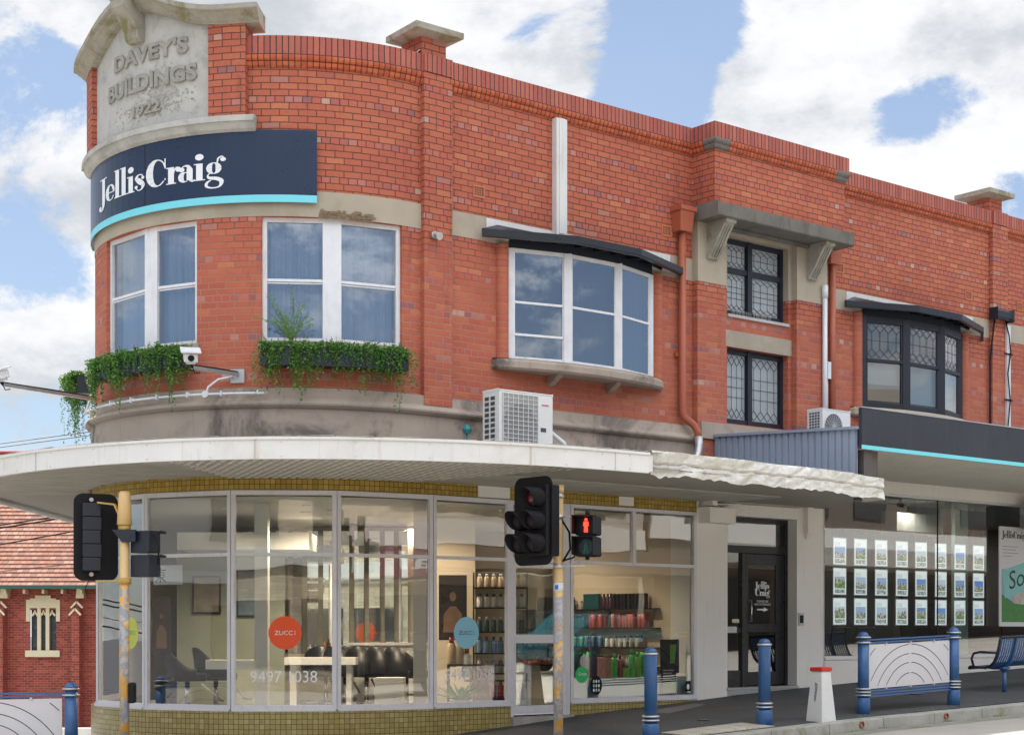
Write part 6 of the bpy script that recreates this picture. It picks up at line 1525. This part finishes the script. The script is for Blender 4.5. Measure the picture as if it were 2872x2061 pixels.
rows = [
 [(-1.0, -1.75, 'box', 'black', 'black', .24, .045, .085, 'black carton'), (-1.75, -2.1, 'bottle', 'plum', 'black', .25, .035, .08, 'plum black bottle'), (-2.35, -2.6, 'bottle', 'grey', 'black', .14, .04, .1, 'small grey jar'), (-2.75, -3.7, 'bottle', 'black', 'black', .21, .03, .075, 'black bottle')],
 [(-.98, -1.25, 'tube', 'coral', 'coral', .22, .04, .08, 'coral tube'), (-1.28, -1.75, 'tube', 'pink', 'pink', .22, .04, .08, 'pink tube'), (-1.85, -1.95, 'bottle', 'teal', 'black', .26, .035, .1, 'tall teal bottle'), (-2.0, -2.4, 'tube', 'coral', 'red', .22, .042, .08, 'red coral tube'), (-2.42, -3.75, 'bottle', 'teal', 'teal', .22, .036, .082, 'dark teal bottle')],
 [(-1.1, -1.45, 'bottle', 'clear', 'black', .19, .035, .13, 'clear bottle with black lid'), (-1.5, -1.85, 'bottle', 'white', 'amber', .18, .035, .11, 'white bottle'), (-2.0, -2.45, 'tube', 'blue', 'blue', .18, .038, .085, 'pale blue tube'), (-2.47, -2.66, 'tube', 'mint', 'black', .17, .038, .085, 'mint tube'), (-2.7, -3.0, 'bottle', 'black', 'black', .22, .034, .085, 'black bottle'), (-3.05, -3.8, 'bottle', 'grey', 'white', .2, .038, .09, 'grey bottle')],
 [(-1.2, -1.6, 'pump', 'clear', 'white', .18, .035, .12, 'clear pump bottle'), (-1.65, -2.15, 'bottle', 'white', 'black', .17, .028, .06, 'small black capped bottle'), (-2.2, -2.6, 'tube', 'green', 'green', .23, .042, .09, 'bright green tube'), (-2.65, -3.15, 'pump', 'green', 'green', .25, .036, .085, 'green pump bottle'), (-3.2, -3.8, 'bottle', 'amber', 'black', .18, .04, .1, 'amber bottle')]]
rr = random.Random(9)
for i, row in enumerate(rows):
    for (ta, tb_, kind, col, cap, h, r, stp, nm) in row:
        t_ = ta
        while t_ > tb_:
            for dep in ((-1.42, -1.50) if kind != 'box' else (-1.45,)):
                if dep == -1.50 and rr.random() < .45: continue
                put(kind, col, cap, h, r, W(dep+rr.uniform(-.01, .01), t_, SHZ[i]), '%s on the %s wall shelf' % (nm, NMS[i]), '%ss on the %s wall shelf' % (nm, NMS[i]), Wang(-1.4)+rr.uniform(-.2, .2))
            t_ -= stp
m = MB(); a = W(-1.45, -2.22, 1.99); m.boxW(-1.50, -1.46, -2.42, -2.05, 1.99, 2.24); m.build('display_card', M_['teal'] if 'teal' in M_ else PK['teal'], label='dark green display card on the topmost wall shelf', cat='card')
# window plinth with larger goods
m = MB(); m.boxW(-3.86, -1.42, -.42, -.10, .60, .93); m.build('window_plinth', mat('pale_blue_plinth', (.55, .66, .68), .4), label='long pale plinth inside the large pane carrying green products', cat='plinth')
x = -3.72
for k, (kind, col, cap, h, r, stp, nm) in enumerate([('box', 'grey', 'grey', .34, .09, .22, 'grey carton'), ('box', 'teal', 'teal', .36, .06, .15, 'dark teal carton'), ('box', 'cream', 'cream', .30, .05, .13, 'cream carton'), ('box', 'plum', 'plum', .36, .05, .13, 'plum carton'), ('box', 'pink', 'pink', .30, .07, .17, 'pink carton'), ('box', 'kraft', 'kraft', .30, .05, .14, 'narrow kraft carton'), ('bottle', 'green', 'green', .36, .045, .10, 'slim green bottle'), ('bottle', 'red', 'red', .34, .04, .10, 'slim red bottle'), ('box', 'lime', 'lime', .13, .06, .15, 'small lime carton'), ('bottle', 'green', 'green', .42, .05, .12, 'tall green bottle'), ('bottle', 'lime', 'green', .38, .05, .12, 'lime green bottle'), ('tube', 'green', 'green', .38, .05, .12, 'green tube'), ('tube', 'lime', 'lime', .36, .05, .14, 'lime tube')]):
    put(kind, col, cap, h, r, W(x, -.26, .93), '%s on the pale window plinth' % nm, 'goods on the window plinth', Wang(-3)+rr.uniform(-.2, .2)); x += stp
for s0, s1, z0, z1, t_, lab in ((-1.92, -1.52, .98, 1.50, -.16, 'tall black display card with a green tube picture in the large pane'), (-2.0, -1.68, .66, 1.12, -.06, 'lower black display card with pale lettering and green leaves')):
    q = MB(); q.boxW(s0, s1, t_-.01, t_, z0, z1); q.cur = 1
    if z0 > .9: q.face([W(s0+.2, t_+.003, z0+.15), W(s0+.3, t_+.003, z0+.15), W(s0+.34, t_+.003, z1-.08), W(s0+.2, t_+.003, z1-.08)])
    else:
        q.face([W(s0+.03, t_+.003, z0+.03), W(s1-.03, t_+.003, z0+.03), W(s1-.03, t_+.003, z0+.18), W(s0+.03, t_+.003, z0+.18)]); q.cur = 2
        for k, ln in enumerate((.22, .18, .22, .16)): q.boxW(s0+.04, s0+.04+ln, t_, t_+.004, z1-.10-.045*k, z1-.085-.045*k)
    q.build('display_card', [M_['blackm'], PK['lime'], M_['wlet']], label=lab, cat='card')
# retail rack behind the light blue sticker
RX = AT(1062, 0, 24.2).x
rt = thing('retail_rack', 'shelving rack of bottles between the light blue sticker and the door', 'rack', (RX+.35, 24.4, FZ), worldspace=True)
lv = (.62, 1.0, 1.30, 1.62, 1.98, 2.28)
m = MB()
for z in lv: m.box(RX-.1, RX+.72, 24.2, 24.5, z-.02, z)
m.build('board', M_['blackm'], rt); m = MB()
for x in (RX-.1, RX+.70): m.box(x, x+.02, 24.2, 24.22, FZ, 2.5); m.box(x, x+.02, 24.48, 24.5, FZ, 2.5)
m.build('upright', M_['blackm'], rt)
rk = [('bottle', 'red', 'red', .26, .045, 'dark red bottle'), ('bottle', 'grey', 'white', .24, .04, 'silver grey bottle'), ('bottle', 'blue', 'navy', .24, .045, 'blue bottle'), ('bottle', 'teal', 'white', .22, .04, 'teal bottle with white lid'), ('bottle', 'white', 'teal', .20, .045, 'white bottle with teal lid'), ('bottle', 'cream', 'white', .2, .04, 'cream bottle')]
for i, z in enumerate(lv):
    k_, c1, c2_, h, r, nm = rk[i]
    for j in range(7): put(k_, c1, c2_, h, r, Vector((RX+j*.105, 24.33+rr.uniform(-.02, .02), z)), '%s on the rack behind the light blue sticker' % nm, '%ss on the retail rack' % nm)
for j in range(5): put('bottle', ('cream', 'cream', 'white', 'red', 'red')[j], ('red', 'red', 'amber', 'red', 'red')[j], .42, .07, AT(1000+j*17, 1490, 23.4)+Vector((0, 0, (.1, .14, -.05, -.28, -.28)[j])), ('large cream bottle with red cap left of the light blue sticker', 'large cream bottle with red cap left of the light blue sticker', 'large white bottle with amber cap left of the light blue sticker', 'large dark red bottle below the cream ones', 'large dark red bottle below the cream ones')[j], 'large bottles in the window')
m = MB(); a = AT(990, 1466, 23.3); m.box(a.x, a.x+.95, 23.3, 23.6, 1.12, 1.15); m.box(a.x+.25, a.x+1.2, 23.3, 23.6, .90, .92); m.box(a.x, a.x+.03, 23.3, 23.6, FZ, 1.15); m.box(a.x+.9, a.x+.95, 23.3, 23.6, FZ, 1.2); m.build('display_stand', M_['int_dark'], label='low display stand for the large bottles', cat='stand')
pl_ = thing('potted_plant', 'dark leafy pot plant behind the telephone number left of the door', 'plant', (AT(1020, 0, 23).x, 23.0, FZ)); m = MB(); m.lathe([(.09, 0), (.13, .16), (.13, .18)], n=14); m.build('pot', M_['int_white'], pl_)
m = MB(); r = random.Random(8)
for k in range(34):
    a = r.uniform(0, 6.28); el = r.uniform(.3, 1.3); L_ = r.uniform(.25, .5); d = Vector((math.cos(a)*math.cos(el), math.sin(a)*math.cos(el), math.sin(el))); e = d.cross(Vector((0, 0, 1))).normalized()*.035; p = Vector((0, 0, .16)); q_ = p+d*L_; m.face([p, p+d*L_*.5+e, q_+Vector((0, 0, -.05)), p+d*L_*.5-e])
m.build('leaves', M_['leaf'], pl_)
m = MB(); m.boxW(-4.9, -3.2, -4.2, -3.7, FZ, 1.40); m.boxW(-4.95, -3.15, -4.25, -3.65, 1.40, 1.44); m.build('counter', M_['int_white'], label='white counter seen through the glazed door', cat='counter')
# downlights of the salon: visible lit discs with their light
def downlight(x, y, z, lab, grp, power=0, col=(1, .80, .58)):
    rt = thing('ceiling_downlight', lab, 'downlight', (x, y, z), group=grp)
    m = MB(); m.lathe([(.06, -.012), (.075, -.012), (.075, 0)], n=16); m.build('trim', M_['int_white'], rt)
    m = MB(); m.face([(.058*math.cos(2*math.pi*k/14), -.058*math.sin(2*math.pi*k/14), -.008) for k in range(14)]); m.build('lamp', M_['down'], rt)
    if power:
        l = bpy.data.lights.new('downlight_beam', 'SPOT'); l.energy = power; l.color = col; l.spot_size = R_(150); l.spot_blend = .6; l.shadow_soft_size = .07
        o = bpy.data.objects.new('downlight_beam', l); sc.collection.objects.link(o); o.parent = rt; o.location = (0, 0, -.02)
for i, (s_, t_) in enumerate([(-3.3, -1.2), (-2.6, -2.6), (-5.2, -1.6), (-6.6, -2.2), (-8.1, -1.4), (-9.5, -1.6), (-5.8, -3.8), (-7.8, -2.7), (-3.6, -4.4), (-10.8, -1.6)]):
    v = W(s_, t_); downlight(v.x, v.y, CZ-.002, 'small lit round downlight in the salon ceiling', 'downlights in the salon ceiling', 95)
# ================================================================= inside the second shop
m = MB(); a0, a1 = 1.70, 13.4
m.face([W(a0, -.05, .72), W(a1, -.05, .72), W(a1, -7, .72), W(a0, -7, .72)]); m.build('office_floor', M_['int_dark'], B)
m = MB(); m.face([W(a0, -7, 4.02), W(a1, -7, 4.02), W(a1, -.05, 4.02), W(a0, -.05, 4.02)]); m.build('office_ceiling', mat('office_ceiling_paint', (.55, .56, .56), .7), B)
m = MB(); m.boxW(a0, a1, -7.1, -7, .7, 4.0); m.boxW(a0-.03, a0, -7, -.1, .7, 4.0); m.build('office_wall', mat('office_grey_wall', (.22, .225, .23), .7), B)
m = MB(); m.boxW(3.0, 9.0, -4.1, -4.0, .7, 3.3); m.build('office_partition', mat('office_dark_panel', (.07, .072, .075), .5), B)
m = MB(); m.boxW(5.9, 6.3, -.5, -.42, .72, 4.0); m.build('glass_fin', mat('pale_green_glass', (.40, .55, .50), .2), B)
def listing():
    rt = thing('listing_card', 'card', 'property card', group='property cards hanging in the second shop window')
    m = MB(); m.box(-.182, .182, -.006, 0, 0, .475); m.build('holder', mat('clear_holder_edge', (.62, .72, .76), .2), rt)
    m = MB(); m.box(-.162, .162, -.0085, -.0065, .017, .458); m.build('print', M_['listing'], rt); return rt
lc = listing(); nth = ('leftmost', 'second', 'third', 'fourth', 'fifth', 'sixth', 'seventh', 'rightmost')
sx = [2.25, 2.80, 3.36, 3.93, 4.48, 5.05, 5.62, 6.19]
for i in range(8):
    for j in range(3):
        o = lc if (i, j) == (0, 0) else dup(lc); o.location = W(sx[i], -.12, 2.742-.508*j); o.rotation_euler = (0, 0, Wang(4)); o.rotation_euler = (0, rr.uniform(-.012, .012), Wang(4)); o['label'] = 'property card in the %s column, %s row, of the shop window' % (nth[i], ('top', 'middle', 'bottom')[j])
hw = MB()
for i in range(8):
    for e in (-.155, .155): hw.tube([W(sx[i]+e, -.12, 1.7), W(sx[i]+e, -.12, 4.0)], .0018, 4)
hw.build('hanging_wires', M_['steel'], label='thin steel wires holding the property cards', cat='wire')
# big poster at the right
rt = thing('window_poster', 'large white poster reading Sold hanging at the right edge of the shop window', 'poster', W(7.4, .14, 1.72), worldspace=True); z0, z1, p0, p1 = 1.72, 3.57, 6.53, 8.05
m = MB(); m.boxW(p0, p1, .08, .10, z0, z1); m.build('sheet', mat('poster_paper', (.66, .67, .70), .4, var=.02), rt)
m = MB(); m.face([W(p0+.07, .102, z0+.08), W(p1-.07, .102, z0+.08), W(p1-.07, .102, 2.78), W(p0+.07, .102, 2.78)]); m.build('photo_sky', mat('photo_sky_print', (.30, .42, .62), .4, var=.15, scale=1.5), rt)
m = MB(); m.face([W(p0+.07, .104, z0+.08), W(p1-.07, .104, z0+.08), W(p1-.07, .104, 2.12), W(p0+.45, .104, 2.16), W(p0+.07, .104, 2.32)]); m.build('photo_lawn', mat('photo_lawn_print', (.05, .22, .04), .5, var=.4, scale=9), rt)
m = MB(); m.face([W(p0+.44, .106, 2.15), W(p1-.07, .106, 2.08), W(p1-.07, .106, 2.58), W(p0+.75, .106, 2.44), W(p0+.46, .106, 2.32)]); m.build('photo_house', mat('photo_house_print', (.50, .46, .42), .5, var=.5, scale=11), rt)
m = MB(); m.face([W(p0+.16, .108, 2.24), W(p1-.02, .108, 2.52), W(p1-.02, .108, 3.10), W(p0+.07, .108, 2.74)]); m.build('turquoise_flash', mat('turquoise_print', (.22, .56, .55), .4, var=.02), rt)
m = MB(); v, f = fit(textmesh('Sold', 1, 0, 0), .85, .34); m.add(v, f, lambda x, y, z: W(p0+.30+x, .111, 2.40+y+x*.2)); w0 = fatface(MB(), 'JellisCraig', lambda x, y, d: (x, y, d)); fatface(m, 'JellisCraig', lambda x, y, d: W(p0+.08+x*.74/w0, .104+d*.3, 3.36+y*.082), 1)
for k, ln in enumerate((.5, .42, .5, .3)): m.boxW(p0+.10, p0+.10+ln, .10, .1035, 3.2-.06*k, 3.206-.06*k)
m.build('lettering', M_['dnavy'], rt)
m = MB(); m.boxW(7.1, 7.9, .3, .5, 3.45, 4.0); m.cur = 1; m.boxW(7.095, 7.905, .295, .505, 3.47, 3.50); m.build('hanging_sign', [M_['black'], M_['cyan']], label='black box sign under the higher awning at the right edge', cat='sign')
m = MB(); m.boxW(4.9, 6.3, -1.3, -1.0, 3.45, 3.82); m.build('indoor_air_conditioner', M_['acw'], label='long white indoor air conditioner high in the second shop', cat='air conditioner', bevel=.03)
for i, (s_, lab) in enumerate(((2.2, 'grey office chair nearest the entry wall'), (2.85, 'middle grey office chair behind the shop glass'), (3.5, 'grey office chair just left of the railing post'))):
    if i == 0:
        oc = thing('office_chair', lab, 'chair', W(s_, -.9, .72), Wang(3)+math.pi, group='grey chairs behind the shop glass')
        m = MB(); m.box(-.27, .27, -.25, .25, .42, .49); m.build('seat', mat('grey_vinyl', (.07, .08, .09), .5), oc, bevel=.02); m = MB(); m.hexa([Vector(p) for p in ((-.27, .22, .5), (.27, .22, .5), (.27, .26, .5), (-.27, .26, .5), (-.25, .32, .98), (.25, .32, .98), (.25, .36, .98), (-.25, .36, .98))]); m.build('backrest', bpy.data.materials['grey_vinyl'], oc, bevel=.015)
        for sx_, sy_ in ((-.22, -.22), (.22, -.22), (-.22, .22), (.22, .22)): m = MB(); m.tube([(0, 0, .42), (sx_, sy_, 0)], .012, 6); m.build('leg', M_['steelrod'], oc)
    else: dup(oc, W(s_, -.9, .72), label=lab)
for i, (s_, t_) in enumerate([(3.2, -1.1), (5.2, -.8), (6.4, -2.1), (6.9, -1.5), (8.2, -1.5), (4.2, -2.6)]):
    v = W(s_, t_); downlight(v.x, v.y, 4.018, 'small lit round downlight in the second shop ceiling', 'downlights in the second shop ceiling', 26, (1, .92, .8))
m = MB(); c = W(6.0, 1.6, 4.12); m.tube([W(5.0, 1.7, 4.19), W(6.0, 1.65, 4.17), W(7.5, 1.6, 4.19)], .02, 6); m.tube([c+Vector((0, 0, .06)), c+Vector((-.04, -.05, -.10))], [.05, .075], 12); m.build('spot_lamp', M_['blackm'], label='small black spotlight under the higher awning', cat='spotlight')

# ================================================================= church behind on the left
CH = thing('church', 'red brick church with terracotta tiled roof and cream stone window', 'church', (-14, 50, -1.3), worldspace=True)
ez = 3.05; cw0, cw1 = -30.0, -9.0; yc = 50.0
m = MB()
wx = AT(96, 0, 50).x
def rc(x0, x1, z0, z1): m.face([(x0, yc, z0), (x1, yc, z0), (x1, yc, z1), (x0, yc, z1)], [(x0, z0), (x1, z0), (x1, z1), (x0, z1)])
rc(cw0, wx-.40, -1.4, ez); rc(wx+.40, cw1, -1.4, ez); rc(wx-.40, wx+.40, -1.4, 1.05); rc(wx-.40, wx+.40, 2.3, ez)
m.face([(cw1, yc, -1.4), (cw1, yc+12, -1.4), (cw1, yc+12, ez), (cw1, yc+6, 7.7), (cw1, yc, ez)]); m.build('wall', M_['cbrick'], CH)
m = MB(); n = 34; ry, rz_ = yc-.45, ez-.05
pit = (7.76-rz_)/(56-ry)
for i in range(n):
    y0, y1 = ry+(56-ry)*i/n, ry+(56-ry)*(i+1)/n; z0, z1 = rz_+(y0-ry)*pit, rz_+(y1-ry)*pit
    x = cw0-.3; xe = cw1+.3
    m.face([(x, y0, z0+.05), (xe, y0, z0+.05), (xe, y1, z1+.012), (x, y1, z1+.012)], [(x, i*.3), (xe, i*.3), (xe, i*.3+.3), (x, i*.3+.3)]); m.face([(x, y0, z0-.0), (xe, y0, z0-.0), (xe, y0, z0+.05), (x, y0, z0+.05)])
rt_ = [(0, (.25, .10, .058)), (.2, (.28, .118, .070)), (.4, (.22, .088, .055)), (.6, (.27, .135, .09)), (.75, (.18, .078, .055)), (.88, (.30, .165, .12))]
tm = brickmat('terracotta_roof_tile', rt_, w=.19, h=.30, off=.5, joint=.010, hdr=0, morts=((.12, .05, .04),), zdark=None, wob=.01)
ro = m.build('roof', tm, CH); m = MB(); m.tube([(cw0, 56, 7.79), (cw1+.3, 56, 7.79)], .08, 8); m.build('ridge', mat('red_ridge', (.30, .05, .045), .7), ro)
m = MB(); m.box(cw0, cw1+.3, ry-.13, ry, rz_-.06, rz_+.05); m.build('gutter', M_['green'], CH)
m = MB(); x = cw0
while x < cw1: m.box(x, x+.07, ry, yc, rz_-.20, rz_-.08); x += .58
m.build('rafter_ends', M_['cream'], CH)
m = MB(); f = yc-.05
m.box(wx-.52, wx-.40, f, yc, 1.95, 2.62); m.box(wx+.40, wx+.52, f, yc, 1.95, 2.62); m.box(wx-.40, wx+.40, f, yc, 2.36, 2.66); m.box(wx-.24, wx+.24, f, yc, 2.66, 2.75); m.box(wx-.53, wx+.53, f-.06, yc, .86, 1.06)
wf = m.build('window', M_['cream'], CH)
m = MB()
for x in (-.13, .13): m.box(wx+x-.055, wx+x+.055, yc-.02, yc+.10, 1.06, 2.36)
for x in (-.265, 0, .265):
    for sgn in (-1, 1): m.bar((wx+x+sgn*.09, yc+.03, 2.12), (wx+x, yc+.03, 2.24), .04, .06)
    m.box(wx+x-.018, wx+x+.018, yc+.0, yc+.06, 2.24, 2.36)
m.build('mullion', M_['cream'], wf)
m = MB(); m.box(wx-.40, wx+.40, yc+.14, yc+.16, 1.0, 2.4); m.build('pane', mat('dark_leaded_glass', (.045, .055, .075), .25, var=.6, scale=6), wf)
m = MB()
for i in range(10):
    for x in (-.265, 0, .265): m.box(wx+x-.08, wx+x+.08, yc+.125, yc+.135, 1.12+.12*i, 1.13+.12*i)
m.build('lead_bars', M_['lead'], wf)
for bx_ in (AT(166, 0, 49.6).x, AT(-3, 0, 49.6).x, AT(-3, 0, 49.6).x-5.2):
    m = MB(); m.box(bx_-.10, bx_+.14, yc-.45, yc, -1.4, 2.2); m.box(bx_-.08, bx_+.12, yc-.25, yc, 2.2, 2.4); bo = m.build('buttress', M_['cbrick'], CH)
    m = MB()
    for z, y in ((2.17, -.48), (2.39, -.28)):
        m.bar((bx_-.16, yc+y, z-.03), (bx_+.02, yc+y, z+.16), .05, .055); m.bar((bx_+.02, yc+y, z+.16), (bx_+.2, yc+y, z-.03), .05, .055)
    m.hexa([(bx_-.02, yc-.25, 2.66), (bx_+.22, yc-.25, 2.66), (bx_+.22, yc, 2.66), (bx_-.02, yc, 2.66), (bx_+.04, yc-.35, 2.96), (bx_+.25, yc-.35, 2.96), (bx_+.25, yc, 2.96), (bx_+.04, yc, 2.96)])
    m.build('cream_coping', M_['cream'], bo)
# overhead cables on the left
for i, (y0, y1) in enumerate(((1425, 1380), (1430, 1390), (1472, 1424), (1585, 1570))):
    a = AT(-20, (y0-1341)/2.261*.79+1059 if False else (1341+([290, 310, 415, 580][i])/2.261)*.7897, 38); b = AT(236, (1341+([200, 215, 305, 528][i])/2.261)*.7897-6, 42)
    a, b = a-(b-a)*4, b+(b-a)*1.2; m = MB(); m.tube([a+(b-a)*k/12+Vector((0, 0, -.05*math.sin(math.pi*k/12))) for k in range(13)], .018 if i < 3 else .008, 5); m.build('overhead_cable', M_['blackm'], label=('upper of the two close dark cables crossing the church roof', 'lower of the two close dark cables crossing the church roof', 'single dark cable crossing the middle of the church roof', 'faint thin cable low across the church roof')[i], cat='cable')
for i, y in enumerate((975, 979)):
    a = AT(-20, y+9+i*4, 60); b = AT(260, y-28+i*4, 60); a, b = a-(b-a)*3, b+(b-a)*.6; m = MB(); m.tube([a, b], .018, 5); m.build('overhead_cable', M_['lead'], label=('upper thin cable in the sky just above the awning\'s left end', 'lower thin cable in the sky just above the awning\'s left end')[i], cat='cable')
m = MB(); m.box(-15, -9.2, 40, 40.3, -1.4, -.75); m.build('garden_wall', M_['lwall'], label='low white wall far behind the left blue post', cat='wall')

# ================================================================= the other side of the street (seen in the glass)
def V(s, t, z=0.): return Vector((P0[0]+s*D1[0]-t*D2[0], P0[1]+s*D1[1]-t*D2[1], z))
def vbox(mb, s0, s1, t0, t1, z0, z1): mb.hexa([V(s0, t1, z0), V(s1, t1, z0), V(s1, t0, z0), V(s0, t0, z0), V(s0, t1, z1), V(s1, t1, z1), V(s1, t0, z1), V(s0, t0, z1)])
def opp(s0, s1, h, m_, aw_m, name, label, cols_, aw=True, tf=20.5):
    LB = thing(name, label, 'building', V((s0+s1)/2, 21, 0), worldspace=True)
    z0 = -1.2
    m = MB(); m.hexa([V(s0, tf+8, z0), V(s1, tf+8, z0), V(s1, tf, z0), V(s0, tf, z0), V(s0, tf+8, h), V(s1, tf+8, h), V(s1, tf, h), V(s0, tf, h)]); m.build('wall', m_, LB)
    m = MB(); g0 = max(-.3, G(max(s0, -6), 12)-.1)
    n = max(2, int((s1-s0)/3.2)); L_ = (s1-s0)/n
    for i in range(n):
        m = MB(); vbox(m, s0+i*L_+.25, s0+(i+1)*L_-.25, tf-.06, tf-.01, g0+.5, g0+2.7); m.build('window', M_['int_dark'], LB)
        m = MB(); vbox(m, s0+i*L_+.7, s0+(i+1)*L_-.7, tf-.05, tf-.01, g0+5.0, g0+6.6); m.build('window', M_['int_dark'], LB)
    m = MB(); vbox(m, s0, s1, tf-.15, tf, g0+3.9, g0+4.6); m.build('string_band', M_['lwall'], LB)
    if aw: m = MB(); vbox(m, s0+.1, s1-.1, 17.9, 18.0, g0+3.1, g0+3.7); vbox(m, s0+.1, s1-.1, 18.0, tf-.06, g0+3.1, g0+3.2); m.build('awning', aw_m, LB)
    return LB, g0
b_a, g0 = opp(-40, -13, 8.0, M_['beige'], M_['lwall'], 'beige_building', 'beige brick building across the street, seen only reflected in the salon glass', 0, False, 24)
pk = mat('plum_fascia', (.26, .05, .10), .5)
b_b, g1 = opp(-12, 4, 8.5, M_['beige'], pk, 'striped_building', 'building with plum fascia across the street, reflected in the salon glass', 0)
m = MB(); v, f = fit(textmesh('Dental Specialists', 1, .0, .01), 9, .48)
m.add(v, f, lambda x, y, z: V(1.2-x, 17.89, g1+3.17+y)); m.build('lettering', M_['wlet'], b_b)
b_c, g2 = opp(4.3, 17, 9, mat('render_grey', (.42, .38, .33), .8), mat('brown_fascia', (.20, .15, .11), .6), 'rendered_building', 'grey rendered shop building across the street, reflected in the panes', 0)
b_d, g3 = opp(17.3, 40, 8.5, mat('brown_render', (.16, .13, .10), .8), mat('cream_fascia', (.42, .40, .36), .6), 'brown_shop_building', 'brown rendered shops with cream fascia across the street, reflected in the panes', 0)
LB = thing('grey_building', 'grey rendered building across the side street, reflected in the left salon panes', 'building', (-36, 5, 0), worldspace=True)
m = MB(); m.box(-46, -32, -30, 24, -1.5, 7.5); m.build('wall', mat('pale_grey_render', (.46, .45, .42), .85, var=.12), LB)
for i in range(9):
    for z in (.6, 4.6): m = MB(); m.box(-31.98, -31.9, -28+i*5.7, -25+i*5.7, z, z+1.9); m.build('window', M_['int_dark'], LB)
m = MB(); m.box(-32, -30.2, -30, 24, 3.2, 3.6); m.build('awning', M_['lwall'], LB)
# parked cars along the far kerb, seen in the glass
cars = []
def car(col):
    rt = thing('parked_car', 'car', 'car', group='cars parked along the far kerb')
    body = [(-2.2, .35), (2.2, .35), (2.25, .6), (2.15, .85), (1.2, 1.0), (.55, 1.42), (-1.0, 1.47), (-1.75, 1.05), (-2.2, .98), (-2.28, .6)]
    m = MB(); m.prism(body, lambda x, z, y: Vector((x, y, z)), .86, -.86); m.build('body', col, rt, bevel=.06)
    m = MB(); g_ = [(1.1, 1.02), (.5, 1.36), (-.95, 1.40), (-1.55, 1.06)]; m.prism(g_, lambda x, z, y: Vector((x, y, z)), .875, -.875); m.build('side_window', M_['int_dark'], rt)
    for x in (-1.4, 1.4):
        for y in (-.8, .8): m = MB(); m.tube([(x, y-.1, .32), (x, y+.1, .32)], .32, 20); w_ = m.build('wheel', M_['blackm'], rt); m = MB(); s_ = 1 if y > 0 else -1; m.tube([(x, y+s_*.1, .32), (x, y+s_*.115, .32)], .2, 16); m.build('rim', M_['steel'], w_)
    for y in (-.6, .6): m = MB(); m.box(2.18, 2.26, y-.16, y+.16, .62, .76); m.build('headlight', M_['wlet'], rt)
    return rt
c0 = car(mat('teal_car_paint', (.015, .10, .13), .2)); c0.location = GW(9, 13.5); c0.rotation_euler = (0, 0, Wang(5)); c0['label'] = 'dark teal car parked across the street, reflected in the second shop window'
c1 = car(mat('black_car_paint', (.01, .012, .015), .2)); c1.location = GW(-3.5, 14.2); c1.rotation_euler = (0, 0, Wang(5)+math.pi); c1['label'] = 'black car parked across the street, reflected in the salon glass'

for o in bpy.data.objects:
    if 'world' in o: del o['world']
